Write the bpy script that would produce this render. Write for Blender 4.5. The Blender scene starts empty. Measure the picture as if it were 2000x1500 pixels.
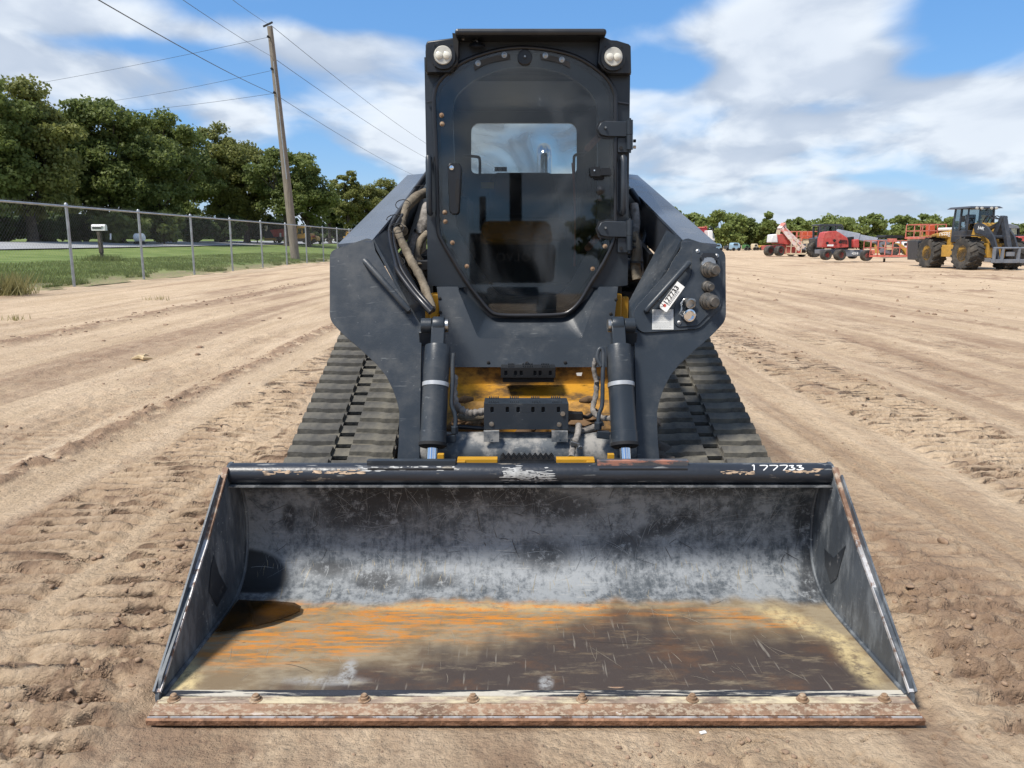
import bpy, bmesh, math, random
import numpy as np
from mathutils import Vector, Matrix
from mathutils.geometry import tessellate_polygon

S = bpy.context.scene
COL = S.collection
PI = math.pi
R = math.radians

# ------------------------------------------------------------------ camera
F, H0, PITCH = 1502.0, 1.29, R(10.38)
cd = bpy.data.cameras.new('camera'); cam = bpy.data.objects.new('camera', cd); COL.objects.link(cam)
cam.location = (0, 0, H0); cam.rotation_euler = (PI/2 - PITCH, 0, 0)
cd.sensor_width = 36; cd.lens = F/2000*36; cd.clip_start = .05; cd.clip_end = 4000
S.camera = cam
FW = Vector((0, math.cos(PITCH), -math.sin(PITCH))); UP = Vector((0, math.sin(PITCH), math.cos(PITCH)))
def ray(px, py):
    return FW + Vector((1, 0, 0))*((px-1000)/F) + UP*((750-py)/F)
def P(px, py, Y):                       # a point of the place at distance Y seen in direction px, py of the photo
    d = ray(px, py); t = Y/d.y
    return Vector((0, 0, H0)) + d*t
def PL(px, py, a, b=0.0):               # same, on the plane Y = a + b*z
    d = ray(px, py); t = (a + b*H0)/(d.y - b*d.z)
    return Vector((0, 0, H0)) + d*t
def G(px, py, z=0.0):                   # same, on level ground z
    d = ray(px, py); return Vector((0, 0, H0)) + d*((z-H0)/d.z)

# ------------------------------------------------------------------ sky, sun, exposure
SUN_EL, SUN_AZ = R(58), R(-130)          # azimuth from +Y (away from the camera), negative to the left
wd = bpy.data.worlds.new('World'); S.world = wd; wd.use_nodes = True
nt = wd.node_tree; nt.nodes.clear()
def N(nt, t, ins=None, **kw):
    n = nt.nodes.new(t)
    for k, v in kw.items(): setattr(n, k, v)
    if ins:
        for k, v in ins.items():
            s = n.inputs[k]
            if isinstance(v, bpy.types.NodeSocket): nt.links.new(v, s)
            else: s.default_value = v
    return n
def M2(nt, op, a, b=None, c=None, clamp=False):
    ins = {0: a}
    if b is not None: ins[1] = b
    if c is not None: ins[2] = c
    n = N(nt, 'ShaderNodeMath', ins, operation=op); n.use_clamp = clamp
    return n.outputs[0]
def MIX(nt, f, a, b, blend='MIX'):
    n = N(nt, 'ShaderNodeMix', None, data_type='RGBA', blend_type=blend)
    for i, v in ((0, f), (6, a), (7, b)):
        if isinstance(v, bpy.types.NodeSocket): nt.links.new(v, n.inputs[i])
        else: n.inputs[i].default_value = v if i == 0 else (tuple(v)+(1,))[:4]
    return n.outputs[2]
def RAMP(nt, f, lo, hi, a=0.0, b=1.0):
    n = N(nt, 'ShaderNodeMapRange', {0: f, 1: lo, 2: hi, 3: a, 4: b}, interpolation_type='SMOOTHSTEP')
    return n.outputs[0]
sky = N(nt, 'ShaderNodeTexSky', sky_type='NISHITA', sun_disc=False, sun_elevation=SUN_EL, sun_rotation=SUN_AZ,
        air_density=1.0, dust_density=.6, ozone_density=2.5)
tc = N(nt, 'ShaderNodeTexCoord')
sep = N(nt, 'ShaderNodeSeparateXYZ', {0: tc.outputs['Generated']})
zz = M2(nt, 'MAXIMUM', sep.outputs[2], 0.0)
den = M2(nt, 'ADD', zz, .26)
cu = M2(nt, 'DIVIDE', sep.outputs[0], den); cv = M2(nt, 'DIVIDE', sep.outputs[1], den)
cv2 = M2(nt, 'MULTIPLY', cv, .8)
cvec = N(nt, 'ShaderNodeCombineXYZ', {0: cu, 1: cv2, 2: 0.37}).outputs[0]
warp = N(nt, 'ShaderNodeTexNoise', {'Vector': cvec, 'Scale': 1.6, 'Detail': 3.0})
wv = N(nt, 'ShaderNodeVectorMath', {0: warp.outputs['Color'], 1: (.5, .5, .5)}, operation='SUBTRACT')
wv2 = N(nt, 'ShaderNodeVectorMath', {0: wv.outputs[0], 'Scale': .30}, operation='SCALE')
wv3 = N(nt, 'ShaderNodeVectorMath', {0: cvec, 1: wv2.outputs[0]}, operation='ADD').outputs[0]
n1 = N(nt, 'ShaderNodeTexNoise', {'Vector': wv3, 'Scale': 1.9, 'Detail': 7.0, 'Roughness': .46}).outputs['Fac']
field = n1
# where the big banks and the blue gaps of that afternoon stood (directions in the sky)
for (px, py, rx, rz, amp) in [
    (770, 95, .15, .035, .20), (80, 120, .14, .05, .12), (1480, 60, .14, .035, .20), (1640, 150, .10, .03, .12),
    (900, 260, .18, .06, .10), (60, 15, .12, .03, .12), (480, 225, .07, .02, .10),
    (1400, 190, .15, .04, .13), (1930, 200, .12, .06, .14), (1300, 350, .2, .04, .05), (1750, 330, .3, .05, .06),
    (1050, 30, .16, .04, -.22), (1260, 130, .05, .04, -.05), (1920, 75, .12, .045, -.24), (640, 10, .12, .025, -.24), (1560, 205, .09, .016, -.16), (1850, 130, .09, .016, -.12),
    (420, 15, .16, .025, -.16), (260, 90, .12, .014, -.12), (1320, 140, .08, .022, -.22), (440, 150, .09, .02, -.12), (345, 255, .06, .018, -.15), (560, 300, .10, .035, -.10), (500, 130, .07, .02, -.07), (1290, 130, .05, .03, -.06), (70, 45, .07, .012, -.05), (180, 85, .10, .015, -.10), (620, 345, .1, .02, -.06)]:
    d = ray(px, py).normalized()
    az = N(nt, 'ShaderNodeMath', {0: sep.outputs[0], 1: sep.outputs[1]}, operation='ARCTAN2').outputs[0]
    dx = M2(nt, 'DIVIDE', M2(nt, 'SUBTRACT', az, math.atan2(d.x, d.y)), rx)
    dz = M2(nt, 'DIVIDE', M2(nt, 'SUBTRACT', sep.outputs[2], d.z), rz)
    r2 = M2(nt, 'ADD', M2(nt, 'MULTIPLY', dx, dx), M2(nt, 'MULTIPLY', dz, dz))
    g = M2(nt, 'MULTIPLY', M2(nt, 'EXPONENT', M2(nt, 'MULTIPLY', r2, -1.0)), amp)
    field = M2(nt, 'ADD', field, g)
cover = RAMP(nt, field, .43, .61)
core = RAMP(nt, field, .52, .74)
n2 = N(nt, 'ShaderNodeTexNoise', {'Vector': wv3, 'Scale': 4.2, 'Detail': 6.0, 'Roughness': .5}).outputs['Fac']
shade = RAMP(nt, n2, .38, .62)
KS = 1.0
cl_dark = (2.9, 3.4, 4.2); cl_lite = (5.7, 6.05, 6.4)
cc = MIX(nt, shade, cl_dark, cl_lite)
cc = MIX(nt, M2(nt, 'MULTIPLY', core, .6), cc, (4.6, 5.0, 5.6))
hs = N(nt, 'ShaderNodeHueSaturation', {'Saturation': 1.25, 'Value': 1.0, 'Color': sky.outputs[0]})
skyb = MIX(nt, .55, hs.outputs[0], (1.0, 2.4, 5.1))
bright = RAMP(nt, sep.outputs[2], .32, .9, 1.0, .62)
cc = MIX(nt, 1.0, cc, N(nt, 'ShaderNodeCombineColor', {0: bright, 1: bright, 2: bright}).outputs[0], 'MULTIPLY')
fin = MIX(nt, M2(nt, 'MULTIPLY', cover, .93), skyb, cc)
hz = RAMP(nt, sep.outputs[2], -.02, .10, .55, 0.0)
fin = MIX(nt, hz, fin, (3.4, 4.3, 5.4))
bg = N(nt, 'ShaderNodeBackground', {'Color': fin, 'Strength': .1})
N(nt, 'ShaderNodeOutputWorld', {0: bg.outputs[0]})

sd = bpy.data.lights.new('sun', 'SUN'); sd.energy = 3.4; sd.angle = R(11); sd.color = (1, .95, .87)
sun = bpy.data.objects.new('sun', sd); COL.objects.link(sun)
sv = Vector((math.sin(SUN_AZ)*math.cos(SUN_EL), math.cos(SUN_AZ)*math.cos(SUN_EL), math.sin(SUN_EL)))
sun.rotation_euler = sv.to_track_quat('Z', 'Y').to_euler()
sun.location = (0, 0, 30)
S.view_settings.view_transform = 'Standard'; S.view_settings.look = 'None'
S.view_settings.gamma = 1; S.view_settings.use_curve_mapping = False
S.view_settings.exposure = 0.72
S.render.engine = 'CYCLES'
S.cycles.max_bounces = 6; S.cycles.transparent_max_bounces = 12

# ------------------------------------------------------------------ materials
MATS = {}
def mat(name, col, rough=.5, metal=0.0, var=.25, vscale=6.0, dirt=None, dthr=(.5, .7), dscale=3.0, damt=.8,
        bump=.0, bscale=60.0, spec=.5, stretch=(1, 1, 1), streak=None, coat=0.0, scuff=None):
    m = bpy.data.materials.new(name); m.use_nodes = True; t = m.node_tree
    b = t.nodes['Principled BSDF']; b.inputs['Roughness'].default_value = rough; b.inputs['Metallic'].default_value = metal
    b.inputs['Specular IOR Level'].default_value = spec; b.inputs['Coat Weight'].default_value = coat
    co = N(t, 'ShaderNodeTexCoord').outputs['Object']
    mp = N(t, 'ShaderNodeMapping', {0: co, 3: stretch}).outputs[0]
    nz = N(t, 'ShaderNodeTexNoise', {'Vector': mp, 'Scale': vscale, 'Detail': 6.0, 'Roughness': .6}).outputs['Fac']
    lo = tuple(c*(1-var) for c in col); hi = tuple(min(1, c*(1+var)) for c in col)
    c = MIX(t, RAMP(t, nz, .3, .7), lo, hi)
    rr = None
    if dirt:
        dn = N(t, 'ShaderNodeTexNoise', {'Vector': mp, 'Scale': dscale, 'Detail': 9.0, 'Roughness': .68}).outputs['Fac']
        f = M2(t, 'MULTIPLY', RAMP(t, dn, dthr[0], dthr[1]), damt)
        c = MIX(t, f, c, dirt)
        rr = M2(t, 'ADD', M2(t, 'MULTIPLY', f, .35), rough, clamp=True)
    if scuff:      # fine light scratches
        s1 = N(t, 'ShaderNodeMapping', {0: co, 2: (.5, .9, .7), 3: (14, 60, 90)}).outputs[0]
        a = N(t, 'ShaderNodeTexNoise', {'Vector': s1, 'Scale': 1.0, 'Detail': 3.0}).outputs['Fac']
        k = N(t, 'ShaderNodeTexNoise', {'Vector': co, 'Scale': 4.0, 'Detail': 4.0}).outputs['Fac']
        f = M2(t, 'MULTIPLY', RAMP(t, a, .63, .72), RAMP(t, k, .42, .62))
        sp = N(t, 'ShaderNodeTexNoise', {'Vector': co, 'Scale': 55.0, 'Detail': 2.0}).outputs['Fac']
        f = M2(t, 'MAXIMUM', f, M2(t, 'MULTIPLY', RAMP(t, sp, .72, .76), RAMP(t, k, .4, .6)))
        c = MIX(t, M2(t, 'MULTIPLY', f, scuff[3]), c, scuff[:3])
    t.links.new(c, b.inputs['Base Color'])
    if rr is not None: t.links.new(rr, b.inputs['Roughness'])
    if bump:
        bn = N(t, 'ShaderNodeTexNoise', {'Vector': co, 'Scale': bscale, 'Detail': 5.0}).outputs['Fac']
        bb = N(t, 'ShaderNodeBump', {'Height': bn, 'Strength': bump, 'Distance': .01})
        t.links.new(bb.outputs[0], b.inputs['Normal'])
    MATS[name] = m
    return m
GREY = mat('grey_paint', (.022, .029, .038), .38, var=.12, vscale=3, dirt=(.14, .14, .135), dthr=(.44, .74), dscale=4, damt=.34, bump=.05, bscale=180, spec=.38, scuff=(.22, .23, .23, .34))
GREYD = mat('dusty_grey_paint', (.07, .08, .09), .5, var=.2, vscale=6, dirt=(.36, .34, .31), dthr=(.42, .62), dscale=11, damt=.75, bump=.1, bscale=120, scuff=(.5, .5, .48, .6))
BLACK = mat('black_plastic', (.010, .011, .013), .38, var=.2, dirt=(.10, .09, .08), dthr=(.5, .8), damt=.25)
BLKM = mat('matte_black', (.010, .010, .011), .8, var=.2)
CABG = mat('cab_paint', (.019, .025, .033), .40, var=.12, vscale=4, dirt=(.11, .115, .12), dthr=(.5, .8), dscale=4, damt=.3, bump=.04, bscale=160)
BEAM = mat('arm_top_paint', (.06, .075, .10), .26, var=.15, vscale=3, dirt=(.30, .29, .28), dthr=(.5, .75), dscale=4, damt=.5)
YEL = mat('yellow_paint', (.40, .19, .014), .5, var=.25, dirt=(.035, .022, .012), dthr=(.42, .60), dscale=7, damt=.9, bump=.15, bscale=90, stretch=(.6, 1, 1))
YELC = mat('clean_yellow_paint', (.52, .27, .02), .45, var=.1, dirt=(.2, .13, .05), dthr=(.55, .75), dscale=9, damt=.5)
RUB = mat('dusty_rubber', (.072, .068, .060), .82, var=.3, vscale=12, dirt=(.155, .14, .108), dthr=(.42, .66), dscale=6, damt=.8, bump=.35, bscale=60)
RUBD = mat('dark_rubber', (.03, .03, .03), .8, var=.3, dirt=(.10, .085, .065), dthr=(.48, .7), dscale=9, damt=.6, bump=.2)
CHROME = mat('chrome', (.75, .76, .78), .12, 1.0, var=.05)
STEEL = mat('bare_steel', (.42, .41, .39), .35, 1.0, var=.2, dirt=(.12, .09, .06), dthr=(.5, .7), dscale=20, damt=.6)
RUSTB = mat('rusty_bolt', (.27, .17, .10), .75, .2, var=.3, vscale=40, dirt=(.42, .36, .27), dthr=(.5, .65), dscale=40, damt=.7, bump=.3)
TAN = mat('tan_hose_sleeve', (.17, .14, .10), .8, var=.3, vscale=15, dirt=(.07, .055, .04), dthr=(.5, .7), dscale=12, damt=.7, bump=.4, bscale=90)
SLEEVE = mat('grey_hose_sleeve', (.22, .20, .18), .85, var=.35, vscale=30, dirt=(.08, .07, .06), dthr=(.45, .65), dscale=25, damt=.7, bump=.5, bscale=70)
HOSE = mat('black_hose', (.016, .016, .018), .32, var=.2)
WHITE = mat('white_paper', (.72, .70, .66), .6, var=.06)
WPAINT = mat('white_marker', (.8, .8, .78), .6, var=.05)
INK = mat('black_ink', (.02, .02, .02), .6, var=.05)
REDINK = mat('red_ink', (.45, .06, .04), .6, var=.05)
GREYINK = mat('grey_print', (.30, .30, .29), .6, var=.05)
GALV = mat('galvanised_steel', (.36, .37, .38), .45, .5, var=.15)
WOOD = mat('weathered_pole_wood', (.20, .165, .13), .85, var=.35, vscale=5, stretch=(6, 6, .4), bump=.4, bscale=30)
MESHG = mat('fence_wire', (.20, .205, .21), .5, .3, var=.1)
BARK = mat('bark', (.07, .055, .042), .9, var=.4, vscale=4, bump=.5, bscale=12)
REDP = mat('red_paint', (.44, .060, .050), .5, var=.2, dirt=(.42, .20, .16), dthr=(.42, .70), dscale=1.2, damt=.5)
REDPK = mat('faded_red_paint', (.56, .13, .09), .6, var=.2, dirt=(.50, .30, .24), dthr=(.4, .7), dscale=2.5, damt=.7)
ORNG = mat('orange_paint', (.50, .09, .035), .5, var=.15)
CREAM = mat('cream_paint', (.62, .52, .36), .6, var=.15, dirt=(.35, .22, .12), dthr=(.5, .7), dscale=3, damt=.5)
WVEH = mat('white_body_paint', (.72, .72, .71), .35, var=.08)
GBOX = mat('machine_grey', (.16, .175, .20), .45, var=.15, dirt=(.28, .25, .21), dthr=(.5, .7), dscale=2, damt=.4)
LGREY = mat('light_grey_boom', (.34, .38, .43), .4, var=.12)
YMACH = mat('machine_yellow', (.46, .26, .045), .5, var=.15, dirt=(.22, .15, .08), dthr=(.5, .75), dscale=1.6, damt=.6)
CHAR = mat('charcoal_machine_paint', (.035, .040, .050), .4, var=.2, dirt=(.14, .12, .10), dthr=(.5, .75), dscale=2, damt=.4)
TYRE = mat('dusty_tyre', (.038, .036, .033), .85, var=.3, vscale=5, dirt=(.13, .11, .085), dthr=(.42, .7), dscale=2.5, damt=.7)
BLUEP = mat('pale_blue_paint', (.28, .42, .52), .5, var=.1)
DGREEN = mat('green_machine_paint', (.06, .17, .05), .5, var=.1)
ROOT = mat('dry_root', (.50, .38, .22), .8, var=.3)

def glass(name, tint, refl=1.0, rough=.02, dirt=None, tlmix=.2):
    m = bpy.data.materials.new(name); m.use_nodes = True; t = m.node_tree; t.nodes.clear()
    co = N(t, 'ShaderNodeTexCoord').outputs['Object']
    tr = N(t, 'ShaderNodeBsdfTransparent', {0: tint+(1,)}).outputs[0]
    gl = N(t, 'ShaderNodeBsdfGlossy', {0: (refl, refl, refl, 1), 1: rough}).outputs[0]
    fr = N(t, 'ShaderNodeFresnel', {0: 1.5}).outputs[0]
    sh = N(t, 'ShaderNodeMixShader', {0: fr, 1: tr, 2: gl}).outputs[0]
    if dirt:
        mp = N(t, 'ShaderNodeMapping', {0: co, 2: (0, .5, .3), 3: (1, 1, 1)}).outputs[0]
        n = N(t, 'ShaderNodeTexNoise', {'Vector': mp, 'Scale': 2.6, 'Detail': 5.0, 'Distortion': 1.2}).outputs['Fac']
        f = M2(t, 'MULTIPLY', RAMP(t, n, .42, .75), dirt)
        df = N(t, 'ShaderNodeBsdfDiffuse', {0: (.36, .385, .41, 1)}).outputs[0]
        tl = N(t, 'ShaderNodeBsdfTranslucent', {0: (.8, .82, .82, 1)}).outputs[0]
        df = N(t, 'ShaderNodeMixShader', {0: tlmix, 1: df, 2: tl}).outputs[0]
        sh = N(t, 'ShaderNodeMixShader', {0: f, 1: sh, 2: df}).outputs[0]
    N(t, 'ShaderNodeOutputMaterial', {0: sh})
    return m
GLASS = glass('tinted_door_glass', (.76, .79, .80), .85, dirt=.12)
GLASSR = glass('dusty_rear_window_glass', (.90, .92, .91), .9, dirt=.85, tlmix=.95)
GLASSV = glass('cab_window_glass', (.55, .62, .64), 1.0, dirt=.15)
LENS = mat('lamp_lens', (.50, .48, .42), .12, var=.1, vscale=40, coat=.6)
LENS2 = mat('lamp_bulb_lens', (.66, .63, .54), .1, var=.1, coat=1.0)

def leafmat(name, a, b):
    m = bpy.data.materials.new(name); m.use_nodes = True; t = m.node_tree; t.nodes.clear()
    at = N(t, 'ShaderNodeAttribute', attribute_name='tone').outputs['Fac']
    c = MIX(t, at, a, b)
    df = N(t, 'ShaderNodeBsdfPrincipled', {'Base Color': c, 'Roughness': .6, 'Specular IOR Level': .3}).outputs[0]
    c2 = MIX(t, .5, c, tuple(min(1, x*1.6) for x in b))
    tl = N(t, 'ShaderNodeBsdfTranslucent', {0: c2}).outputs[0]
    N(t, 'ShaderNodeOutputMaterial', {0: N(t, 'ShaderNodeMixShader', {0: .38, 1: df, 2: tl}).outputs[0]})
    return m
LEAF = [leafmat('dark_oak_leaves', (.066, .092, .028), (.185, .220, .062)),
        leafmat('olive_leaves', (.092, .106, .030), (.235, .245, .072)),
        leafmat('bright_leaves', (.095, .125, .032), (.24, .285, .082)),
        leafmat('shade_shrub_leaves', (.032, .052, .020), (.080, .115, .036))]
GRASSM = leafmat('grass_blades', (.075, .11, .028), (.20, .22, .07))
DRYG = leafmat('dry_weed_blades', (.16, .14, .05), (.33, .29, .12))

# ------------------------------------------------------------------ mesh helpers
ORG = {}
SPLIT = {'cab_post', 'attachment_ear', 'mount_gasket', 'window', 'canopy_post', 'lift_cylinder', 'boom_hose', 'vent_slot', 'cable_tie', 'track_wheel', 'mirror', 'control_console', 'wire_guard', 'insulator', 'sticker_figures', 'cap_chain', 'side_shell', 'corner_frame'}
def org(o): return ORG.get(o.name, Vector((0, 0, 0))) if o else Vector((0, 0, 0))
class MB:
    def __init__(s): s.v = []; s.f = []
    def add(s, vs, fs):
        o = len(s.v); s.v += [tuple(v) for v in vs]; s.f += [tuple(i+o for i in f) for f in fs]; return s
    def box(s, c, d, rot=None):
        c = Vector(c); hx, hy, hz_ = d[0]/2, d[1]/2, d[2]/2
        vs = [Vector((x*hx, y*hy, z*hz_)) for z in (-1, 1) for y in (-1, 1) for x in (-1, 1)]
        if rot is not None: vs = [rot @ v for v in vs]
        return s.add([v+c for v in vs], [(0, 2, 3, 1), (4, 5, 7, 6), (0, 1, 5, 4), (2, 6, 7, 3), (0, 4, 6, 2), (1, 3, 7, 5)])
    def bb(s, x0, x1, y0, y1, z0, z1): return s.box(((x0+x1)/2, (y0+y1)/2, (z0+z1)/2), (abs(x1-x0), abs(y1-y0), abs(z1-z0)))
    def hexa(s, q):        # 8 corners, bottom loop then top loop
        return s.add(q, [(3, 2, 1, 0), (4, 5, 6, 7), (0, 1, 5, 4), (1, 2, 6, 5), (2, 3, 7, 6), (3, 0, 4, 7)])
    def bar(s, a, b, w, h, up=(0, 0, 1)):
        a, b = Vector(a), Vector(b); d = (b-a).normalized(); u = Vector(up); sd_ = d.cross(u)
        if sd_.length < 1e-4: sd_ = d.cross(Vector((1, 0, 0)))
        sd_.normalize(); u = sd_.cross(d).normalized()
        q = [p + sd_*sx*w/2 + u*sy*h/2 for p in (a, b) for sx, sy in ((-1, -1), (1, -1), (1, 1), (-1, 1))]
        return s.hexa(q)
    def tube(s, pts, r, seg=10, closed=False, caps=True):
        pts = [Vector(p) for p in pts]; n = len(pts); rs = r if isinstance(r, (list, tuple)) else [r]*n
        rings = []; ref = None
        for i, p in enumerate(pts):
            if closed: t = pts[(i+1) % n]-pts[i-1]
            else: t = pts[min(i+1, n-1)]-pts[max(i-1, 0)]
            t.normalize()
            if ref is None:
                ref = t.orthogonal().normalized()
            ref = (ref - t*ref.dot(t)).normalized(); bn = t.cross(ref)
            rings.append([p + (ref*math.cos(a)+bn*math.sin(a))*rs[i] for a in [2*PI*k/seg for k in range(seg)]])
        vs = [v for rg in rings for v in rg]; fs = []
        m = n if closed else n-1
        for i in range(m):
            for k in range(seg):
                a = i*seg+k; b = i*seg+(k+1) % seg; c = ((i+1) % n)*seg+(k+1) % seg; d = ((i+1) % n)*seg+k
                fs.append((a, b, c, d))
        if not closed and caps: fs += [tuple(range(seg))[::-1], tuple((n-1)*seg+k for k in range(seg))]
        return s.add(vs, fs)
    def lathe(s, prof, c, ax, seg=24):     # prof: (radius, along)
        c = Vector(c); ax = Vector(ax).normalized(); u = ax.orthogonal().normalized(); w = ax.cross(u)
        vs = []; fs = []; n = len(prof)
        for r, a in prof:
            for k in range(seg):
                t = 2*PI*k/seg; vs.append(c+ax*a+(u*math.cos(t)+w*math.sin(t))*r)
        for i in range(n-1):
            for k in range(seg):
                fs.append((i*seg+k, i*seg+(k+1) % seg, (i+1)*seg+(k+1) % seg, (i+1)*seg+k))
        if prof[0][0] > 1e-5: fs.append(tuple(range(seg))[::-1])
        if prof[-1][0] > 1e-5: fs.append(tuple((n-1)*seg+k for k in range(seg)))
        return s.add(vs, fs)
    def disc(s, c, ax, r, t, seg=20): return s.lathe([(r, 0), (r, t)], c, ax, seg)
    def ext(s, loops, vec, inner=False):   # planar loops (first outer, others holes) extruded by vec
        vec = Vector(vec); tri = tessellate_polygon(loops)
        flat = [Vector(v) for l in loops for v in l]; n = len(flat)
        fs = [tuple(t) for t in tri] + [tuple(i+n for i in t[::-1]) for t in tri]
        o = 0
        for l in loops:
            k = len(l)
            for i in range(k): fs.append((o+i, o+(i+1) % k, o+(i+1) % k+n, o+i+n))
            o += k
        return s.add(flat+[v+vec for v in flat], fs)
    def parts(s):
        p = list(range(len(s.v)))
        def find(i):
            while p[i] != i: p[i] = p[p[i]]; i = p[i]
            return i
        for f in s.f:
            for i in f[1:]: p[find(i)] = find(f[0])
        g = {}
        for f in s.f: g.setdefault(find(f[0]), []).append(f)
        out = []
        for fs in g.values():
            ids = sorted({i for f in fs for i in f}); mp = {i: k for k, i in enumerate(ids)}
            q = MB(); q.v = [s.v[i] for i in ids]; q.f = [tuple(mp[i] for i in f) for f in fs]; out.append(q)
        return out
    def build(s, name, m, parent=None, bev=0, smooth=False, label=None, loc=None):
        if name in SPLIT and parent is not None:
            for q in s.parts(): o = q._build(name, m, parent, bev, smooth, label, loc)
            return o
        return s._build(name, m, parent, bev, smooth, label, loc)
    def _build(s, name, m, parent=None, bev=0, smooth=False, label=None, loc=None):
        me = bpy.data.meshes.new(name); o_ = org(parent) if loc is None else Vector(loc)
        me.from_pydata([Vector(v)-o_ for v in s.v], [], s.f); me.update()
        bm = bmesh.new(); bm.from_mesh(me); bmesh.ops.recalc_face_normals(bm, faces=bm.faces); bm.to_mesh(me); bm.free()
        me.materials.append(m)
        if smooth is not False:
            ang = 40 if smooth is True else smooth
            me.polygons.foreach_set('use_smooth', [True]*len(me.polygons))
            me.set_sharp_from_angle(angle=R(ang))
        o = bpy.data.objects.new(name, me); COL.objects.link(o)
        if loc is not None and not parent: o.location = loc
        if parent: o.parent = parent
        ORG[o.name] = o_
        if bev:
            b = o.modifiers.new('bevel', 'BEVEL'); b.width = bev; b.segments = 2; b.limit_method = 'ANGLE'; b.angle_limit = R(35)
            b.harden_normals = False
        if label: o['label'] = label
        return o
def tag(o, label, cat, group=None, kind=None):
    if label: o['label'] = label
    if cat: o['category'] = cat
    if group: o['group'] = group
    if kind: o['kind'] = kind
    return o
def thing(name, label, cat, loc, group=None):
    o = bpy.data.objects.new(name, None); COL.objects.link(o); o.location = loc; o.empty_display_size = .2
    ORG[o.name] = Vector(loc); return tag(o, label, cat, group)
def rnd(pts, r, seg=4):                    # round the corners of a planar polygon
    out = []; n = len(pts); pts = [Vector(p) for p in pts]
    for i, p in enumerate(pts):
        a = pts[i-1]-p; b = pts[(i+1) % n]-p; k = min(r, a.length*.45, b.length*.45)
        a = p+a.normalized()*k; b = p+b.normalized()*k
        for j in range(seg+1):
            t = j/seg; out.append(a*(1-t)**2+p*2*t*(1-t)+b*t*t)
    return out
def spline(pts, n=6, closed=False):
    pts = [Vector(p) for p in pts]; m = len(pts); out = []
    g = (lambda i: pts[i % m]) if closed else (lambda i: pts[max(0, min(m-1, i))])
    for i in range(m if closed else m-1):
        a, b, c, d = g(i-1), g(i), g(i+1), g(i+2)
        for j in range(n):
            t = j/n
            out.append(.5*((2*b)+(c-a)*t+(2*a-5*b+4*c-d)*t*t+(3*b-a-3*c+d)*t**3))
    if not closed: out.append(pts[-1])
    return out
def link_copy(o, parent=None, loc=None):
    c = o.copy(); COL.objects.link(c)
    if parent: c.parent = parent
    if loc is not None: c.location = loc
    ORG[c.name] = org(o)
    return c
def text_obj(name, txt, size, m, origin, xd, nrm, parent=None, depth=.001, flip=False, space=1.0, bold=0.0):
    cu_ = bpy.data.curves.new(name, 'FONT'); cu_.body = txt; cu_.size = size; cu_.extrude = depth; cu_.align_x = 'CENTER'; cu_.align_y = 'CENTER'
    cu_.space_character = space; cu_.offset = bold; cu_.resolution_u = 3
    t = bpy.data.objects.new(name, cu_); COL.objects.link(t)
    me = bpy.data.meshes.new_from_object(t); bpy.data.objects.remove(t); bpy.data.curves.remove(cu_)
    xd = Vector(xd).normalized(); nrm = Vector(nrm).normalized(); yd = nrm.cross(xd).normalized(); xd = yd.cross(nrm)
    Mx = Matrix((xd, yd, nrm)).transposed().to_4x4(); Mx.translation = Vector(origin)-org(parent)
    me.transform(Mx); me.materials.clear(); me.materials.append(m)
    o = bpy.data.objects.new(name, me); COL.objects.link(o)
    if parent: o.parent = parent
    ORG[o.name] = org(parent)
    return o

# value noise in numpy
def vnoise(x, y, seed=0):
    xi = np.floor(x).astype(np.int64); yi = np.floor(y).astype(np.int64); fx = x-xi; fy = y-yi
    fx = fx*fx*(3-2*fx); fy = fy*fy*(3-2*fy)
    def h(i, j):
        n = (i*374761393 + j*668265263 + seed*1442695041) & 0xffffffff
        n = ((n ^ (n >> 13))*1274126177) & 0xffffffff
        return ((n ^ (n >> 16)) & 0xffff)/65535.0
    return (h(xi, yi)*(1-fx)+h(xi+1, yi)*fx)*(1-fy)+(h(xi, yi+1)*(1-fx)+h(xi+1, yi+1)*fx)*fy
def fbm(x, y, o=4, seed=0, g=.5):
    s = 0; a = 1; t = 0
    for i in range(o):
        s = s+a*vnoise(x, y, seed+i*17); t += a; a *= g; x = x*2.03+11.3; y = y*2.03+7.7
    return s/t
def sst(a, b, x): 
    t = np.clip((x-a)/(b-a), 0, 1); return t*t*(3-2*t)
# ------------------------------------------------------------------ ground
def terrain(x, y):
    x = np.asarray(x, float); y = np.asarray(y, float)
    z = np.interp(x, [-400, -60, -45, -34, -27, -20, -14.5, -12.2, -11, -4, 0], [2.0, 1.55, 1.42, 1.22, .86, .60, .45, .38, .22, 0, 0])
    far = sst(-14, -27, x)
    return z + far*.0038*(np.clip(y, 0, 160)-40)
def tz(x, y): return float(terrain(x, y))

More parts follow.
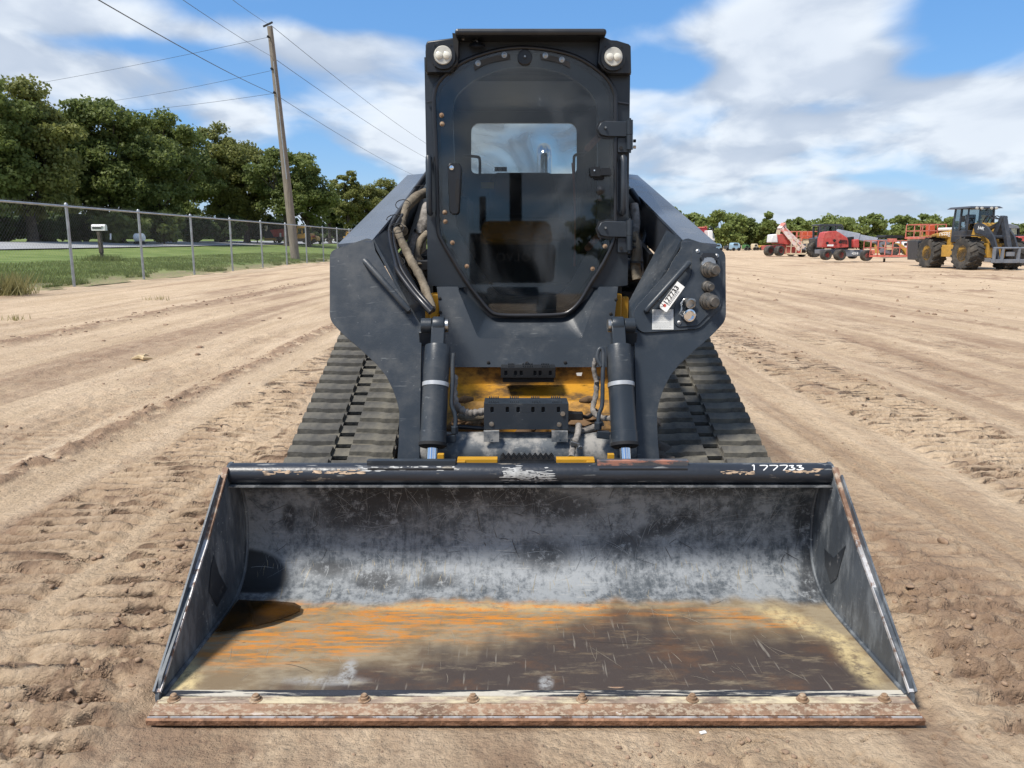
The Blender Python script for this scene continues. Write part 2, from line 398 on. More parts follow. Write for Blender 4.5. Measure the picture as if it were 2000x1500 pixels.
XC = 0.064
def ground_relief(x, y):
    near = 1-sst(9, 16, y)
    rough = np.zeros_like(x); h = np.zeros_like(x); wet = np.zeros_like(x); prints = np.zeros_like(x)
    # long shallow streaks left by wheels, all running away from the camera
    st = fbm(x*3.2+.15*fbm(y*.3, x*.2, 2, 5), y*.13, 4, 3)
    h += (st-.5)*.030
    h += (fbm(x*.5, y*.35, 3, 9)-.5)*.05
    h += (fbm(x*7, y*7, 4, 21)-.5)*.010*near
    h += (fbm(x*26, y*26, 3, 31)-.5)*.009*(1-sst(4, 8, y))
    wet += sst(.56, .70, fbm(x*2.6+3, y*.11, 4, 41))*.6
    wet += sst(.5, .75, fbm(x*1.3, y*.3, 5, 43))*.22
    crk = np.abs(fbm(x*6, y*8, 4, 45)-.5); cm = sst(.48, .62, fbm(x*1.1, y*.6, 3, 46))*(1-sst(5, 9, y)); h -= .012*np.exp(-(crk/.012)**2)*cm; wet += .5*np.exp(-(crk/.012)**2)*cm  # cracks sunk, and coloured darker along their lines
    # prints of rubber tracks
    def band(x0, x1, pitch, amp, seed, y0=0, y1=60, dens=.42, off=0.0):
        nonlocal h, wet, rough, prints
        wob = .10*(fbm(y*.9, x*0, 2, seed)-.5)
        m = sst(x0-.04, x0+.03, x+wob)*(1-sst(x1-.03, x1+.05, x+wob))*sst(y0-.6, y0+.3, y)*(1-sst(y1-2, y1+2, y))
        patch = sst(dens-.10, dens+.10, fbm(x*1.3, y*1.1, 3, seed+2))
        ph = (y+.05*(fbm(x*3, y*2, 3, seed+4)-.5)*2+off*(x-x0))/pitch
        fr_ = ph-np.floor(ph); gw = .13+.10*(fbm(x*5, y*5, 2, seed+5)-.5)*2; bar = 1-2*np.exp(-((fr_-.5)/gw)**2)+.35*(fr_-.5)
        brk = sst(.24, .42, fbm(x*7, y*9, 3, seed+6))
        a = amp*m*patch*brk*(1-sst(9, 14, y))
        h += a*bar*.5 - m*.008
        wet += .9*m*patch*brk*np.clip(.2-bar, 0, 1)*(1-sst(9, 14, y))  # shade in the grooves painted in as dark soil colour
        h += m*(1-patch)*(fbm(x*11, y*11, 4, seed+7)-.45)*.05*near
        wet += m*(.05+.40*sst(.42, .65, fbm(x*2.2, y*1.2, 4, seed+8)))
        rough += m*(1-patch*.6)
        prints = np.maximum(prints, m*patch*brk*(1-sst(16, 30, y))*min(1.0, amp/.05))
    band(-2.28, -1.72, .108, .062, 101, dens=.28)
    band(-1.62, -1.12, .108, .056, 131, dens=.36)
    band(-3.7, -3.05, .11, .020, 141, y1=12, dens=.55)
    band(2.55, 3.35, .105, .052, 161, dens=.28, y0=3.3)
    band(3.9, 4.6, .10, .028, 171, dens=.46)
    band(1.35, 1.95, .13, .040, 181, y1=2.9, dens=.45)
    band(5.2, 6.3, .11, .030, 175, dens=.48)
    # windrows of loose crumbs
    for (xc, w, a, sd_, wt) in ((-2.78, .12, .045, 201, 1.4), (-6.3, .16, .04, 202, 1.2), (-7.4, .10, .02, 207, .5), (-4.6, .25, .012, 203, .4), (-5.4, .12, .012, 208, .35), (2.42, .05, .012, 204, .3), (3.45, .08, .02, 205, .6), (1.62, .10, .02, 206, .35), (4.9, .2, .02, 211, .5), (7.6, .35, .03, 212, .6), (9.6, .5, .03, 213, .5), (-3.9, .06, -.012, 214, .25), (-1.02, .12, .03, 216, .6)):
        q = np.exp(-((x-xc+.12*(fbm(y*.5, x*0, 2, sd_)-.5))/w)**2)
        cl = fbm(x*14, y*10, 4, sd_+1)
        h += q*a*(.2+1.2*np.clip(cl-.35, 0, 1)*2*near + .5*(1-near))
        wet += q*wt*sst(.3, .55, cl); rough += q*.8
    # narrow ribbed tyre tracks on the right
    for xc in (1.98, 2.10, 2.22, 3.62, 3.72):
        q = np.exp(-((x-xc-.02*np.sin(y*1.1))/.022)**2)
        h -= q*.010*(1+.8*np.sin(2*PI*y/.045)*(1-sst(5, 7, y)))*near
    for xc in (-3.3, -3.42, -4.1, -5.0, -5.15, 4.9, 5.05):
        q = np.exp(-((x-xc)/.03)**2); h -= q*.008
    # rough churned soil beside the bucket and in front of it
    for (cx, cy, rx, ry, a, wt) in ((-1.28, 2.05, .10, .75, .026, .9), (1.52, 2.15, .22, .55, .024, .55), (.52, 1.72, .14, .16, .04, .5), (.18, 1.70, .07, .10, .03, .4), (-.55, 1.76, .45, .12, .012, .2), (1.35, 3.1, .12, .6, .04, .45), (-1.15, 3.3, .16, .8, .05, .6), (1.9, 2.4, .5, .5, .012, .3), (-1.75, 1.8, .3, .4, .012, .25), (-1.5, 2.0, 1.6, 1.3, .004, .2), (1.6, 1.9, 1.2, 1.2, .004, .2)):
        q = np.exp(-(((x-cx)/rx)**2+((y-cy)/ry)**2))
        cl = fbm(x*24, y*24, 4, 77, .65)
        h += q*a*(np.clip(cl-.38, 0, 1)*2.4-.15); wet += q*wt*sst(.35, .6, cl); rough += q
    # far darker humps on the right
    for (px, py, rx, ry, a) in ((1820, 533, 2.6, 1.2, .10), (1870, 540, 3.4, 1.0, .10), (1640, 515, 2.0, 1.6, .12), (1950, 545, 3, .9, .10), (1560, 520, 1.6, 1.5, .08), (1900, 570, 2.2, .7, .06), (1480, 505, 3, 3, .1)):
        g = G(px, py); q = np.exp(-(((x-g.x)/rx)**2+((y-g.y)/ry)**2)); cl = fbm(x*2.5, y*2.5, 4, 88)
        h += q*a*(cl*1.6-.3); wet += q*1.0*sst(.35, .6, cl)
    # pressed flat under the bucket and the tracks
    fl = sst(-1.16, -1.08, x-XC)*(1-sst(1.08, 1.16, x-XC))*sst(1.84, 1.90, y)*(1-sst(2.75, 2.85, y))
    fl2 = sst(-1.08, -1.02, x-XC)*(1-sst(1.02, 1.08, x-XC))*sst(2.8, 2.9, y)*(1-sst(5.4, 5.6, y))
    fl = np.maximum(fl, fl2)
    h = h*(1-fl)-.012*fl
    fr = sst(-1.2, -1.1, x-XC)*(1-sst(1.1, 1.2, x-XC))*sst(1.55, 1.84, y)*(1-sst(1.84, 1.9, y))
    h = np.where(fr > 0, np.minimum(h, h*(1-fr)+.002), h)
    return h, np.clip(wet, 0, 1.3), np.clip(prints, 0, 1)

def grid_mesh(name, X, Y, Z, m, attrs=None, smooth=True):
    r, c = X.shape; me = bpy.data.meshes.new(name)
    me.vertices.add(r*c); me.vertices.foreach_set('co', np.stack([X, Y, Z], -1).astype(np.float32).ravel())
    i = np.arange(r-1)[:, None]*c+np.arange(c-1)[None, :]
    q = np.stack([i, i+1, i+c+1, i+c], -1).reshape(-1, 4).astype(np.int32)
    me.loops.add(q.size); me.loops.foreach_set('vertex_index', q.ravel())
    me.polygons.add(len(q)); me.polygons.foreach_set('loop_start', np.arange(len(q), dtype=np.int32)*4)
    me.polygons.foreach_set('use_smooth', np.full(len(q), smooth))
    me.update(calc_edges=True); me.validate()
    for k, v in (attrs or {}).items():
        a = me.attributes.new(k, 'FLOAT', 'POINT'); a.data.foreach_set('value', v.astype(np.float32).ravel())
    me.materials.append(m); o = bpy.data.objects.new(name, me); COL.objects.link(o); return o

def sandmat():
    m = bpy.data.materials.new('sandy_soil'); m.use_nodes = True; t = m.node_tree; b = t.nodes['Principled BSDF']
    b.inputs['Roughness'].default_value = .92; b.inputs['Specular IOR Level'].default_value = .15
    co = N(t, 'ShaderNodeTexCoord').outputs['Object']
    w = N(t, 'ShaderNodeAttribute', attribute_name='wet').outputs['Fac']
    mpS = N(t, 'ShaderNodeMapping', {0: co, 3: (2.2, .22, 1)}).outputs[0]
    a = N(t, 'ShaderNodeTexNoise', {'Vector': mpS, 'Scale': 1.6, 'Detail': 8.0, 'Roughness': .6}).outputs['Fac']
    f = N(t, 'ShaderNodeTexNoise', {'Vector': co, 'Scale': 38.0, 'Detail': 8.0, 'Roughness': .7}).outputs['Fac']
    g = N(t, 'ShaderNodeTexNoise', {'Vector': co, 'Scale': 4.5, 'Detail': 9.0, 'Roughness': .62}).outputs['Fac']
    c = MIX(t, RAMP(t, a, .3, .7), (.52, .385, .25), (.66, .505, .345))
    c = MIX(t, M2(t, 'MULTIPLY', RAMP(t, g, .48, .74), .55), c, (.42, .295, .19))
    wf = M2(t, 'MULTIPLY', w, RAMP(t, g, .25, .6, .55, 1.0), clamp=True)
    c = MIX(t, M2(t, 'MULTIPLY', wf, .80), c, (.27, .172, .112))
    c = MIX(t, M2(t, 'MULTIPLY', RAMP(t, f, .35, .7), .35), c, (.235, .16, .105))
    v = N(t, 'ShaderNodeTexVoronoi', {'Vector': co, 'Scale': 45.0}).outputs['Distance']
    pb = M2(t, 'MULTIPLY', M2(t, 'SUBTRACT', 1.0, RAMP(t, v, .05, .14)), RAMP(t, g, .5, .62))
    c = MIX(t, M2(t, 'MULTIPLY', pb, .6), c, (.14, .09, .065))
    t.links.new(c, b.inputs['Base Color'])
    # cleat prints: cross bars with broken edges
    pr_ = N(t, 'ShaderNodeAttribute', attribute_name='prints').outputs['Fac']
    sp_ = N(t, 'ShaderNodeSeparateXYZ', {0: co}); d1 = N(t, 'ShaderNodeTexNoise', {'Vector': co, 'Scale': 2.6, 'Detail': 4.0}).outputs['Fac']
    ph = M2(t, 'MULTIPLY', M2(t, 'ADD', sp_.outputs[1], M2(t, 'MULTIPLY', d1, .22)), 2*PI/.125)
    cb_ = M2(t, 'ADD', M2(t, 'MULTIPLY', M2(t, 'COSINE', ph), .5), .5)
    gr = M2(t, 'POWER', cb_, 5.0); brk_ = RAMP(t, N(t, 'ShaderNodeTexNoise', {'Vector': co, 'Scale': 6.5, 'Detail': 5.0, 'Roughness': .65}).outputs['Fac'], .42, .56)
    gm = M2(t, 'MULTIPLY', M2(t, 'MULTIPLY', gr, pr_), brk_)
    c = MIX(t, M2(t, 'MULTIPLY', gm, .8), c, (.15, .092, .062))  # dark bars paint the shade inside the cleat grooves
    t.links.new(c, b.inputs['Base Color'])
    hh = M2(t, 'ADD', M2(t, 'MULTIPLY', f, .7), M2(t, 'MULTIPLY', N(t, 'ShaderNodeTexNoise', {'Vector': co, 'Scale': 12.0, 'Detail': 8.0, 'Roughness': .65}).outputs['Fac'], 1.4))
    hh = M2(t, 'ADD', hh, M2(t, 'MULTIPLY', pb, .5))
    hh = M2(t, 'ADD', hh, M2(t, 'MULTIPLY', a, .8))
    hh = M2(t, 'SUBTRACT', hh, M2(t, 'MULTIPLY', gm, 1.2))
    bp = N(t, 'ShaderNodeBump', {'Height': hh, 'Strength': 1.0, 'Distance': .032})
    t.links.new(bp.outputs[0], b.inputs['Normal'])
    return m
SAND = sandmat()
ys = np.concatenate([np.linspace(-120, .2, 14), .8*np.exp(np.arange(0, 560)*.0036), .8*np.exp(560*.0036)*np.exp(np.arange(0, 720)*.006)])
ys = ys[ys < 230]; ys = np.concatenate([ys, [300, 450, 700, 1100]])
u = np.concatenate([-np.geomspace(6, 1.02, 22), np.linspace(-1, 1, 560), np.geomspace(1.02, 6, 22)])
w_ = np.maximum(ys, .8)+.8
X = u[None, :]*w_[:, None]; X = np.concatenate([np.full((len(ys), 1), -1500.), X, np.full((len(ys), 1), 1500.)], 1)
X[:, 0] = np.minimum(X[:, 0], X[:, 1]-1); X[:, -1] = np.maximum(X[:, -1], X[:, -2]+1)
Y = np.repeat(ys[:, None], X.shape[1], 1)
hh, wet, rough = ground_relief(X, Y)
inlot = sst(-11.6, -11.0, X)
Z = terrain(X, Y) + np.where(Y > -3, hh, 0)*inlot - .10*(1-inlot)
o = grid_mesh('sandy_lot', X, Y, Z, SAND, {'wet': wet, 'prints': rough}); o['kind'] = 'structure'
def gz(x, y):
    h, _, _ = ground_relief(np.array([float(x)]), np.array([float(y)])); return float(terrain(x, y)+h[0])

# grass verge between lot and road, and beyond it
def grassmat():
    m = bpy.data.materials.new('mown_grass'); m.use_nodes = True; t = m.node_tree; b = t.nodes['Principled BSDF']
    b.inputs['Roughness'].default_value = .9; b.inputs['Specular IOR Level'].default_value = .1
    co = N(t, 'ShaderNodeTexCoord').outputs['Object']
    a = N(t, 'ShaderNodeTexNoise', {'Vector': co, 'Scale': .55, 'Detail': 9.0, 'Roughness': .65}).outputs['Fac']
    f = N(t, 'ShaderNodeTexNoise', {'Vector': co, 'Scale': 14.0, 'Detail': 6.0}).outputs['Fac']
    c = MIX(t, RAMP(t, a, .35, .65), (.115, .165, .045), (.21, .25, .085))
    c = MIX(t, M2(t, 'MULTIPLY', RAMP(t, f, .4, .7), .5), c, (.08, .12, .035))
    ed = N(t, 'ShaderNodeAttribute', attribute_name='edge').outputs['Fac']
    c = MIX(t, M2(t, 'MULTIPLY', ed, RAMP(t, f, .3, .6)), c, (.30, .235, .15))
    t.links.new(c, b.inputs['Base Color'])
    bp = N(t, 'ShaderNodeBump', {'Height': f, 'Strength': .6, 'Distance': .05}); t.links.new(bp.outputs[0], b.inputs['Normal'])
    return m
gx = np.concatenate([[-400, -200, -100, -70], np.linspace(-55, -14, 60), np.linspace(-13.8, -10.6, 30)])
gy = np.concatenate([np.linspace(-30, 8, 10), 8.5*np.exp(np.arange(0, 260)*.0145), [420, 700]])
GXm, GYm = np.meshgrid(gx, gy)
edge = fbm(GXm*0+GYm*.9, GYm*.2, 4, 300)*.7
GXm[:, -1] = -10.75-edge[:, -1]*.55
ed = sst(-12.1, -11.2, GXm+.7*(fbm(GXm*2, GYm*1.4, 3, 305)-.5))
GZm = terrain(GXm, GYm)+.004+(fbm(GXm*1.2, GYm*1.2, 3, 310)-.5)*.06+np.where(GXm > -11.4, -.004, .03)
GZm[:, -1] -= .1
o = grid_mesh('grass_verge', GXm, GYm, GZm, grassmat(), {'edge': ed}); o['kind'] = 'structure'

# road
ROADM = mat('pale_asphalt', (.30, .30, .30), .9, var=.12, vscale=.6, dirt=(.2, .2, .19), dthr=(.5, .7), dscale=.8, damt=.4)
ry = np.concatenate([np.linspace(-60, 0, 6), np.linspace(5, 260, 60)]); rx = np.linspace(-34, -27, 6)
RX, RY = np.meshgrid(rx, ry); RZ = terrain(RX, RY)+.11
o = grid_mesh('road', RX, RY, RZ, ROADM); o['kind'] = 'structure'

# ------------------------------------------------------------------ foliage
def card_mesh(name, P_, U_, V_, m, tone, curve=0):
    n = len(P_); me = bpy.data.meshes.new(name)
    vs = np.stack([P_-U_*.5-V_*.15, P_+U_*.1-V_*.5, P_+U_*.5+V_*.1, P_-U_*.05+V_*.5], 1).reshape(-1, 3)
    me.vertices.add(n*4); me.vertices.foreach_set('co', vs.astype(np.float32).ravel())
    me.loops.add(n*4); me.loops.foreach_set('vertex_index', np.arange(n*4, dtype=np.int32))
    me.polygons.add(n); me.polygons.foreach_set('loop_start', np.arange(n, dtype=np.int32)*4)
    me.update(calc_edges=True)
    a = me.attributes.new('tone', 'FLOAT', 'POINT'); a.data.foreach_set('value', np.repeat(tone, 4).astype(np.float32))
    me.materials.append(m); return me
def crown(name, c, rx, ry, rz, ncl, per, leaf, m, seed, parent, o_, flat=.75, shell=.55, spread=1.0, pointed=0):
    rg = np.random.default_rng(seed)
    d = rg.normal(size=(ncl, 3)); d /= np.linalg.norm(d, axis=1)[:, None]
    rad = shell+(1-shell)*rg.random(ncl)**.5
    lump = .80+.34*fbm(d[:, 0]*1.9+seed, d[:, 2]*1.9+d[:, 1], 2, seed)
    C = d*rad[:, None]*lump[:, None]
    if pointed: C[:, :2] *= (1-.75*np.clip((C[:, 2]+.6)/1.6, 0, 1))[:, None]
    C = C*np.array([rx, ry, rz])+np.array(c)
    cr = (.16+.16*rg.random(ncl))*((rx+ry)/2)**.75*spread
    idx = np.repeat(np.arange(ncl), per)
    e = rg.normal(size=(ncl*per, 3)); e /= np.linalg.norm(e, axis=1)[:, None]
    rr = (.35+.65*rg.random(ncl*per)**.6)
    # ragged clump shape
    rr = rr*(.65+.7*vnoise(e[:, 0]*2.5+idx*3.1, e[:, 2]*2.5+e[:, 1]*2, 5))
    Pn = C[idx]+e*rr[:, None]*cr[idx][:, None]*np.array([1.15, 1.15, flat])
    nrm = e*.6+rg.normal(size=e.shape)*.7; nrm[:, 2] += .35; nrm /= np.linalg.norm(nrm, axis=1)[:, None]
    t = rg.normal(size=e.shape); U = np.cross(nrm, t); U /= np.linalg.norm(U, axis=1)[:, None]; V = np.cross(nrm, U)
    s = leaf*(.6+.8*rg.random(len(Pn)))
    tone = np.clip(.15+.35*rg.random(ncl)[idx]+.5*rg.random(len(Pn)), 0, 1)
    me = card_mesh(name, Pn-np.array(o_), U*s[:, None], V*s[:, None]*.75, m, tone)
    o = bpy.data.objects.new(name, me); COL.objects.link(o); o.parent = parent; ORG[o.name] = Vector(o_)
    return C, cr
def tree(name, x, y, top, w, cb, label, lm, seed, group, ncl=70, per=220, leaf=.34, cat='tree', trunk_r=.35, z0=None, depth=None, pointed=0, shell=.45, spread=1.0):
    z = tz(x, y) if z0 is None else z0
    t = thing(name, label, cat, (x, y, z), group); rng = random.Random(seed)
    zc = (top+cb)/2; C, cr = crown('crown', (x, y, zc), w*.92, (depth or w)*.92, (top-cb)/2*.93, ncl, per, leaf, lm, seed, t, (x, y, z), pointed=pointed, shell=shell, spread=spread)
    mb = MB(); hh_ = cb-z+ (top-cb)*.25
    lean = Vector((rng.uniform(-.05, .05), rng.uniform(-.05, .05), 1))
    base = Vector((x, y, z-.1)); fork = base+lean*(hh_*.75)
    mb.tube([base, base+lean*hh_*.1, base+lean*hh_*.4, fork, fork+lean*(top-cb)*.35], [trunk_r*1.5, trunk_r*1.05, trunk_r*.9, trunk_r*.75, trunk_r*.25], 8)
    mb.build('trunk', BARK, t, smooth=True)
    mb = MB()
    ks = list(range(len(C))); rng.shuffle(ks)
    for k in ks[:min(18, len(C))]:
        e = Vector(C[k]); s = base+lean*hh_*rng.uniform(.5, 1.05); mid = (s+e)/2+Vector((rng.uniform(-.6, .6), rng.uniform(-.6, .6), rng.uniform(-.2, .9)))*w*.15
        mb.tube([s, mid, e], [trunk_r*.38, trunk_r*.22, trunk_r*.06], 5, caps=False)
    b = mb.build('limbs', BARK, t, smooth=True)
    return t
def tree_px(px, py_top, hw, Yd, cbpy, **kw):
    p = P(px, py_top, Yd); q = P(px, cbpy, Yd); w = hw/F*Yd
    return dict(x=p.x, y=Yd, top=p.z, w=w*1.3, cb=q.z, **kw)
GL = 'trees across the road'
left = [(-70, 150, 95, 55, 430, 0, 'large dark tree at the far left edge of the frame'),
        (30, 162, 90, 58, 440, 1, 'tall olive green tree, leftmost fully in view behind the fence'),
        (118, 190, 62, 66, 440, 0, 'dark green tree behind the mailbox and left of it'),
        (205, 190, 76, 68, 445, 0, 'broad dark oak directly above the mailbox'),
        (293, 206, 68, 74, 445, 0, 'tall dark tree above the second fence post, right of the mailbox'),
        (355, 262, 50, 84, 440, 0, 'dark rounded tree where the tree line starts stepping down'),
        (418, 258, 58, 90, 440, 1, 'thin topped olive tree with bare twigs at its crown'),
        (470, 276, 56, 92, 440, 1, 'olive tree left of the leaning utility pole'),
        (548, 272, 54, 86, 435, 0, 'open branched tree directly behind the leaning utility pole'),
        (596, 335, 50, 88, 440, 0, 'low dark tree just right of the utility pole'),
        (640, 378, 20, 118, 450, 0, 'small far tree in the dip right of the utility pole'),
        (674, 345, 24, 112, 450, 1, 'narrow spiky topped tree right of the utility pole'),
        (712, 372, 28, 116, 455, 1, 'bushy olive tree left of the loader arm'),
        (755, 362, 30, 118, 455, 1, 'tree rising behind the left loader arm, last of the row')]
for i, (px, ty, hw, Yd, cb, k, lab) in enumerate(left):
    big = hw > 55; ty -= 14
    tree('oak_tree', label=lab, lm=LEAF[k], seed=900+i, group=GL, ncl=95 if big else 60, per=370 if big else 290, leaf=.265,
         trunk_r=.38 if big else .28, shell=.25, spread=1.25 if px > 400 and px < 700 else 1.35, **tree_px(px, ty, hw, Yd, cb))
# understory between the trunks
for i, (px, ty, hw, Yd) in enumerate([(-20, 418, 50, 56), (70, 425, 46, 58), (150, 420, 45, 62), (235, 410, 50, 62), (318, 405, 42, 66), (385, 420, 40, 78), (445, 415, 40, 84), (505, 412, 36, 92), (560, 415, 34, 96), (615, 425, 30, 100), (665, 425, 30, 118), (715, 422, 30, 120), (765, 425, 30, 122)]):
    p = P(px, ty, Yd)
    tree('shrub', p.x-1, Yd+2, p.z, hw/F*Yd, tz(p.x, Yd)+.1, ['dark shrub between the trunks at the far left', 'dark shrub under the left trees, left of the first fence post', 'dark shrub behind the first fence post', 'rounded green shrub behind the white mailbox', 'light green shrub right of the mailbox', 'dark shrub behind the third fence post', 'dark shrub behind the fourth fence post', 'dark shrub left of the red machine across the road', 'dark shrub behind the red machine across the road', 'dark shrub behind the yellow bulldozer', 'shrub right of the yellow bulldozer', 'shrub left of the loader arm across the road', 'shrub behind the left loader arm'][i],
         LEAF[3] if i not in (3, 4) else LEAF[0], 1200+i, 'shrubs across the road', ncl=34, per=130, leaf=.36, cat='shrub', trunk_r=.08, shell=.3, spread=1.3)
GR = 'trees along the far edge of the lot'
right = [(1312, 404, 26, 150, 2, 'light green tree just right of the loader arm'), (1350, 412, 26, 152, 2, 'tree above the dark red combine'),
         (1412, 408, 40, 148, 2, 'broad olive tree right of the dark red combine'), (1468, 428, 24, 150, 0, 'low dark tree left of the pointed tree'),
         (1502, 413, 17, 146, 2, 'narrow pointed bright green tree'), (1522, 438, 16, 154, 0, 'small dark tree tucked right of the pointed tree'), (1549, 421, 26, 150, 2, 'green tree above the white boom lift'),
         (1612, 421, 36, 152, 2, 'wide green tree behind the black tractor cab'), (1688, 416, 38, 146, 2, 'round full tree above the grey boom'),
         (1732, 452, 16, 165, 2, 'faint low tree in the gap right of the round tree'), (1772, 420, 28, 148, 2, 'bright tree left of the orange lift platform'), (1815, 420, 28, 150, 2, 'yellow green tree left of the wheel loader cab'),
         (1852, 424, 22, 152, 2, 'tree hidden behind the wheel loader cab'), (1935, 432, 24, 150, 2, 'pale tree right of the wheel loader cab'), (1985, 436, 26, 150, 0, 'low tree at the right edge of the frame'), (2050, 428, 36, 150, 2, 'tree beyond the right edge of the frame')]
for i, (px, ty, hw, Yd, k, lab) in enumerate(right):
    tree('lot_edge_tree', label=lab, lm=LEAF[k], seed=700+i, group=GR, ncl=44, per=150, leaf=.50, trunk_r=.3, shell=.3, spread=1.35, pointed=1 if i == 4 else 0, **tree_px(px, ty, hw, Yd, 482))
# far wood behind everything, one mass nobody could count
t = []
rg = np.random.default_rng(5)
n = 26000
ax_ = rg.uniform(-60, 190, n); C0 = 3.2+2.2*fbm(ax_*.09, ax_*0, 3, 8)
Pn = np.stack([ax_, 190+rg.uniform(-4, 6, n), rg.random(n)**.8*C0], -1)
nr = rg.normal(size=(n, 3)); U = np.cross(nr, rg.normal(size=(n, 3))); U /= np.linalg.norm(U, axis=1)[:, None]; V = np.cross(nr, U); V /= np.linalg.norm(V, axis=1)[:, None]
me = card_mesh('far_wood', Pn, U*.9, V*.7, LEAF[0], rg.random(n))
o = bpy.data.objects.new('far_wood', me); COL.objects.link(o); tag(o, 'low dark green wood along the horizon beyond the lot', 'wood', kind='stuff')

n = 24000
py_ = rg.uniform(25, 230, n); C0 = 3.0+2.5*fbm(py_*.12, py_*0, 3, 9)
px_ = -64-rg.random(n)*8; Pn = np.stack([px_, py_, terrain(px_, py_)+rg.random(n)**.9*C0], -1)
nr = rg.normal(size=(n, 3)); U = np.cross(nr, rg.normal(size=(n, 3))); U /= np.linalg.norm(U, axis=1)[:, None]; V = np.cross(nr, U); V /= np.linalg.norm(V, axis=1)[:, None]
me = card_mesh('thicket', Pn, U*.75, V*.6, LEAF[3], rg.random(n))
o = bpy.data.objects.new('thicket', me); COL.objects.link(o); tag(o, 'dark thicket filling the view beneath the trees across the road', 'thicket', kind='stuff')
# grass blades along the verge, weeds by the fence
def blades(name, pts, hmin, hmax, wid, m, seed, label, cat, lean=.35, kind='stuff'):
    rg = np.random.default_rng(seed); n = len(pts); hgt = rg.uniform(hmin, hmax, n); a = rg.uniform(0, 2*PI, n)
    dx = np.stack([np.cos(a), np.sin(a), a*0], -1)*wid; tip = rg.normal(size=(n, 3))*lean; tip[:, 2] = 1; tip *= hgt[:, None]
    vs = np.stack([pts-dx, pts+dx, pts+tip], 1).reshape(-1, 3); c0 = pts.mean(0)
    me = bpy.data.meshes.new(name); me.vertices.add(n*3); me.vertices.foreach_set('co', (vs-c0).astype(np.float32).ravel())
    me.loops.add(n*3); me.loops.foreach_set('vertex_index', np.arange(n*3, dtype=np.int32)); me.polygons.add(n)
    me.polygons.foreach_set('loop_start', np.arange(n, dtype=np.int32)*3); me.update(calc_edges=True)
    at = me.attributes.new('tone', 'FLOAT', 'POINT'); at.data.foreach_set('value', np.repeat(rg.random(n), 3).astype(np.float32))
    me.materials.append(m); o = bpy.data.objects.new(name, me); COL.objects.link(o); o.location = c0
    return tag(o, label, cat, kind=kind)
rg = np.random.default_rng(11)
n = 90000; gxp = -11.1-7*rg.random(n)**1.6; gyp = 12*np.exp(rg.random(n)*1.6)
k = fbm(gxp*1.2, gyp*.8, 3, 305) > (.62-.35*sst(-11.2, -12.2, gxp)); gxp, gyp = gxp[k], gyp[k]
blades('short_grass', np.stack([gxp, gyp, terrain(gxp, gyp)+.01], -1), .04, .12, .012, GRASSM, 3, 'short mown grass along the chain link fence', 'grass')
def clump(px, py, n, r, h, label, m=DRYG, z=.25):
    g = G(px, py, z); rr = np.random.default_rng(int(px)); p = np.stack([g.x+rr.normal(size=n)*r, g.y+rr.normal(size=n)*r, np.full(n, tz(g.x, g.y))], -1)
    o = blades('weed', p, h*.4, h, .006+h*.012, m, int(px), label, 'weed', lean=.35, kind=None)
clump(12, 572, 500, .22, .55, 'tall yellowish weed clump at the left foot of the fence')
clump(40, 560, 250, .2, .35, 'green weed tuft beside the tall clump by the fence', GRASSM)
clump(305, 578, 40, .15, .14, 'sparse dry weed sprig growing out of the sand', z=.2)
clump(26, 625, 30, .08, .12, 'small dry weed sprig low at the left edge of the sand', z=.12)

# loose crumbs of soil
def rock(mb, c, r, rg, flat=.7):
    t_ = (1+5**.5)/2
    vs = [(-1, t_, 0), (1, t_, 0), (-1, -t_, 0), (1, -t_, 0), (0, -1, t_), (0, 1, t_), (0, -1, -t_), (0, 1, -t_), (t_, 0, -1), (t_, 0, 1), (-t_, 0, -1), (-t_, 0, 1)]
    fs = [(0, 11, 5), (0, 5, 1), (0, 1, 7), (0, 7, 10), (0, 10, 11), (1, 5, 9), (5, 11, 4), (11, 10, 2), (10, 7, 6), (7, 1, 8), (3, 9, 4), (3, 4, 2), (3, 2, 6), (3, 6, 8), (3, 8, 9), (4, 9, 5), (2, 4, 11), (6, 2, 10), (8, 6, 7), (9, 8, 1)]
    s = [rg.uniform(.6, 1.4), rg.uniform(.6, 1.4), flat*rg.uniform(.6, 1.2)]; a = rg.uniform(0, 6.3)
    mb.add([(c[0]+(x*s[0]*math.cos(a)-y*s[1]*math.sin(a))*r*.5*rg.uniform(.75, 1.2), c[1]+(x*s[0]*math.sin(a)+y*s[1]*math.cos(a))*r*.5*rg.uniform(.75, 1.2), c[2]+z*s[2]*r*.5) for x, y, z in vs], fs)
rr = random.Random(4)
zones = [((-1.45, -1.12), (1.45, 3.0), 420, .009), ((1.2, 1.75), (1.5, 2.8), 420, .009), ((.3, .75), (1.5, 1.84), 300, .007), ((.05, .3), (1.5, 1.84), 120, .006), ((-2.3, -1.1), (2.5, 7), 700, .010), ((-2.95, -2.62), (3, 12), 900, .012),
         ((2.5, 3.5), (3.4, 12), 800, .013), ((-4.5, -2.4), (3.5, 9), 260, .009), ((-6.7, -6), (9, 24), 400, .022), ((1.2, 6), (1.8, 10), 500, .008), ((-1.3, 1.3), (1.4, 1.86), 200, .004), ((1.1, 1.6), (2.8, 5), 200, .012), ((-1.5, -1.05), (2.8, 5), 260, .014), ((-6, 10), (8, 22), 500, .022), ((4, 22), (12, 34), 500, .035)]
CLODM = mat('dry_clod', (.26, .175, .115), .95, var=.35, vscale=20, bump=.4, bscale=80)
mb = MB(); pts = []
for (xa, xb), (ya, yb), n_, r_ in zones:
    for _ in range(int(n_*.55)):
        x = rr.uniform(xa, xb); y = rr.uniform(ya, yb); r = r_*(.3+1.4*rr.random()**3)
        if abs(x-XC) < 1.09 and 1.86 < y < 5.2: continue
        pts.append((x, y, r))
